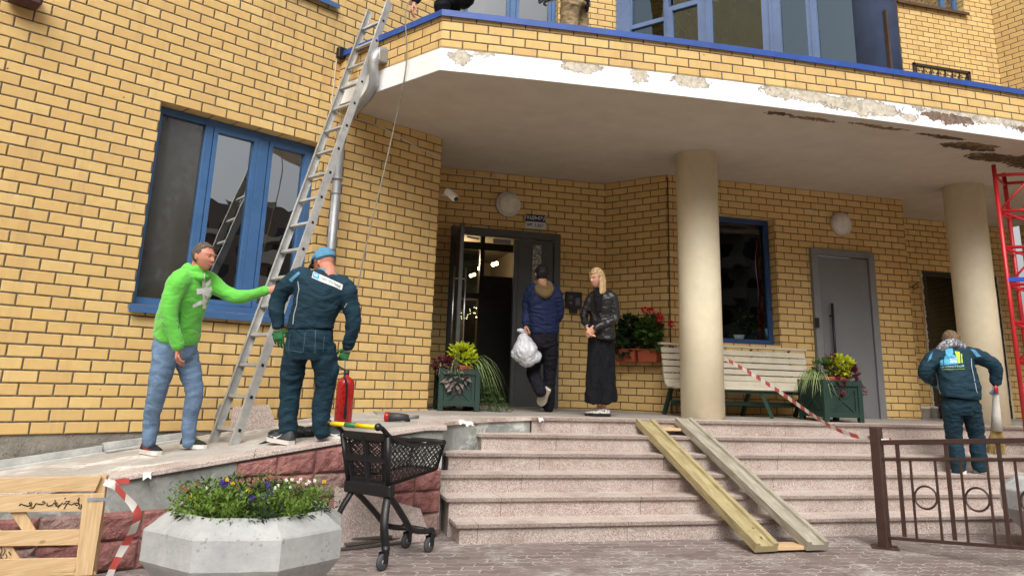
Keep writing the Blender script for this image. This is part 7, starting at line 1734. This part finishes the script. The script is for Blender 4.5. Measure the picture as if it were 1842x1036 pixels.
for (x_, y_, tx) in ((1723, 852, -.02), (1759, 850, .16)):
    q = J(x_, y_, 0); q.z = PC.z; q.y = 7.44 if x_ < 1740 else 7.47; shoe(body_o, q, q + FWH * .28 + RGH * tx, L_=.265 if x_ < 1740 else .27, w=.048, mu=M_SHG, msole=M_SHW)
br_ = thing('broom', 'straw broom with a white wrapped handle held by the sweeping worker', 'broom', J(1793, 815, .05)); c = MB()
c.tube([J(1791, 688, .05), J(1791.5, 715, .05), J(1792, 745, .05), J(1793, 773, .05)], [.030, .034, .045, .062], 16); c.build('handle', mat('white wrapping', (206, 202, 192), .8, .1, 12, bump=.004), br_, smooth=True)
c = MB(); c.ball(J(1792, 700, .0), .036, 12, 8, sc=(.7, .5, 1.3)); c.build('red_cloth', M_RED_P, br_)
c = MB(); rng = random.Random(9); a0_ = J(1793, 770, .05)
for k in range(420):
    an = rng.uniform(0, 6.28); rr = rng.random() ** .5; e = J(1791 + 17 * rr * math.cos(an), 815 + rng.uniform(-6, 3), .05) + FWH * .05 * rr * math.sin(an); s0 = a0_ + RGH * .055 * rr * math.cos(an) + FWH * .03 * rr * math.sin(an)
    c.tube([s0, s0.lerp(e, .5) + RGH * .008 * math.cos(an), e], [.0028, .0022, .0012], 4, cap=False)
c.build('bristles', mat('straw', (168, 144, 88), .8, .3, 30), br_)

# ---- man crouching on the canopy at the ladder head
D6 = depth(Vector((1.35, 7.80, 5.2))); J = lambda x, y, dz=0.0: atD(x, y, D6 + dz)
P6 = thing('person', 'man in dark clothes on the canopy edge above the ladder holding the rope', 'person', Vector((1.5, 7.9, 4.64)), 0)
hd = J(758, -78, .0); fdir = -RGH * .5 - Z3 * .75 - FWH * .2; sdv = RGH * .5 - FWH * .85
b = MB(); M_h = head(b, hd, fdir, s=1, up=Z3); chain(b, [J(785, -75, .05), hd], [.07, .055]); loftb(b, [(J(826, -6, .15), .14, .1), (J(815, -35, .12), .15, .11), (J(790, -70, .05), .16, .11)], sdv)
for pts, rs in (([J(782, -62, -.1), J(765, -28, -.15), J(745, 8, -.25)], [.05, .042, .028]), ([J(792, -70, .2), J(775, -30, .1), J(752, -5, -.1)], [.05, .042, .028])): chain(b, pts, [q * .78 for q in rs[:-1]] + rs[-1:])
hb = MB(); hand(hb, J(745, 8, -.25), -Z3 - RGH * .25, FWH * .5 + RGH, 1, .45, 1.05); hand(hb, J(754, -2, -.12), -RGH * .8 - Z3 * .4, FWH * .5 - Z3 * .5, -1, 1.1, 1.05); mk = MB(); face_marks(mk, hd, M_h)
body_o, _ = put(join([bake(b, .009), bake(hb, .0038, smooth_it=1)], mk), 'body', [SKIN, EYE, LIP], P6)
hair_shell(hd, M_h, 1, MATS['black hair'], body_o, lambda x, y, z: z > (.45 if y > .3 else -.4), .015, 2)
c = MB(); loft(c, [(J(830, 0, .15), .17, .13), (J(822, -18, .14), .18, .15), (J(808, -45, .1), .19, .15), (J(788, -68, .05), .14, .11)], sdv); chain(c, [J(788, -60, -.08), J(772, -38, -.14), J(762, -20, -.18), J(748, 0, -.24)], [.08, .068, .058, .048]); chain(c, [J(795, -68, .18), J(778, -30, .1), J(760, -8, -.06)], [.08, .062, .05])
put(bake(c, .012, (.01, 8, 4, (1, 1, 1.6)), 2), 'jacket', cloth_mat('dark grey jacket', (34, 42, 46), .2), body_o)
c = MB(); r0_ = 4.645
def rp_(x, y, z): return Vector((x, y, z))
hipL, hipR = J(822, -2, .05), J(835, -2, .25); kL = J(795, 12, -.18); kR = J(815, 8, .1); kL.z = max(kL.z, 5.02); aL = Vector((kL.x + .22, kL.y + .32, 4.76)); aR = Vector((kR.x + .05, kR.y + .1, 4.76))
chain(c, [hipL, kL, aL], [.12, .085, .06]); chain(c, [hipR, kR, aR], [.12, .09, .06]); loft(c, [(J(828, -8, .15), .16, .12), (J(829, 8, .15), .16, .13)], sdv)
put(bake(c, .012, (.01, 8, 9, (1, 1, 1.5)), 2), 'trousers', M_BLKC, body_o)
for a_ in (aL, aR): shoe(body_o, Vector((a_.x + .06, a_.y + .05, 4.642)), Vector((a_.x - .15, a_.y - .18, 4.642)), L_=.28, mu=M_SHB, msole=M_BLK)

# ---- man in khaki trousers on the canopy
D7 = depth(Vector((3.25, 8.15, 5.8))); J = lambda x, y, dz=0.0: atD(x, y, D7 + dz)
gx7 = J(1034, 40, .1); P7 = thing('person', 'man in khaki trousers and dark navy jacket bending on the canopy roof', 'person', Vector((gx7.x, gx7.y, 4.64)), 0)
hd = J(972, -92, .1); fdir = -RGH * .8 - Z3 * .6; sdv = FWH * .9 + RGH * .35
b = MB(); M_h = head(b, hd, fdir, s=1); chain(b, [J(998, -82, .1), hd], [.07, .055]); loftb(b, [(J(1034, -5, .1), .13, .11), (J(1026, -40, .1), .14, .12), (J(1004, -76, .1), .16, .11)], sdv)
for pts, rs in (([J(1006, -70, -.1), J(1002, -32, -.14), J(992, 0, -.16)], [.05, .042, .028]), ([J(1010, -72, .3), J(1000, -35, .25), J(984, -8, .1)], [.05, .042, .028])): chain(b, pts, [q * .78 for q in rs[:-1]] + rs[-1:])
hb = MB(); hand(hb, J(993, -2, -.16), -RGH * .8 - Z3 * .3, -Z3, 1, .8, 1.1); hand(hb, J(984, -8, .1), -RGH * .8 - Z3 * .3, -Z3, -1, .8, 1.1)
body_o, _ = put(join([bake(b, .010)]), 'body', [SKIN, EYE, LIP], P7); put(bake(hb, .004, smooth_it=1), 'gloves', M_BLK, body_o)
hair_shell(hd, M_h, 1, MATS['black hair'], body_o, lambda x, y, z: z > (.45 if y > .3 else -.4), .015, 4)
c = MB(); loft(c, [(J(1033, 4, .1), .175, .165), (J(1033, -8, .1), .18, .17), (J(1026, -40, .1), .18, .16), (J(1008, -72, .1), .15, .12)], sdv); chain(c, [J(1010, -62, -.08), J(1003, -32, -.14), J(994, -6, -.16)], [.08, .066, .05]); chain(c, [J(1012, -66, .28), J(1002, -35, .25), J(986, -10, .1)], [.08, .066, .05]); c.ball(J(1056, 6, .12), .05, 10, 8, sc=(.6, 1, 2.6))
put(bake(c, .012, (.012, 8, 6, (1, 1, 1.6)), 2), 'jacket', cloth_mat('dark navy jacket', (34, 34, 52), .25), body_o)
c = MB(); loft(c, [(J(1033, -8, .1), .165, .15), (J(1033, 12, .1), .17, .16)], sdv)
for x0_, x1_, dz in ((1027, 1024, -.02), (1040, 1044, .22)):
    h_, k_ = J(x0_, 8, dz), J(x1_, 48, dz); a_ = Vector((k_.x + .06, k_.y + .03, 4.76)); chain(c, [h_, k_, a_], [.13, .105, .08]); q = Vector((a_.x + .08, a_.y, 4.642)); shoe(body_o, q, q - RGH * .28, L_=.28, mu=M_SHB, msole=M_BLK)
put(bake(c, .011, (.016, 7, 33, (1, 1, 1.4)), 2), 'trousers', M_KHA, body_o)
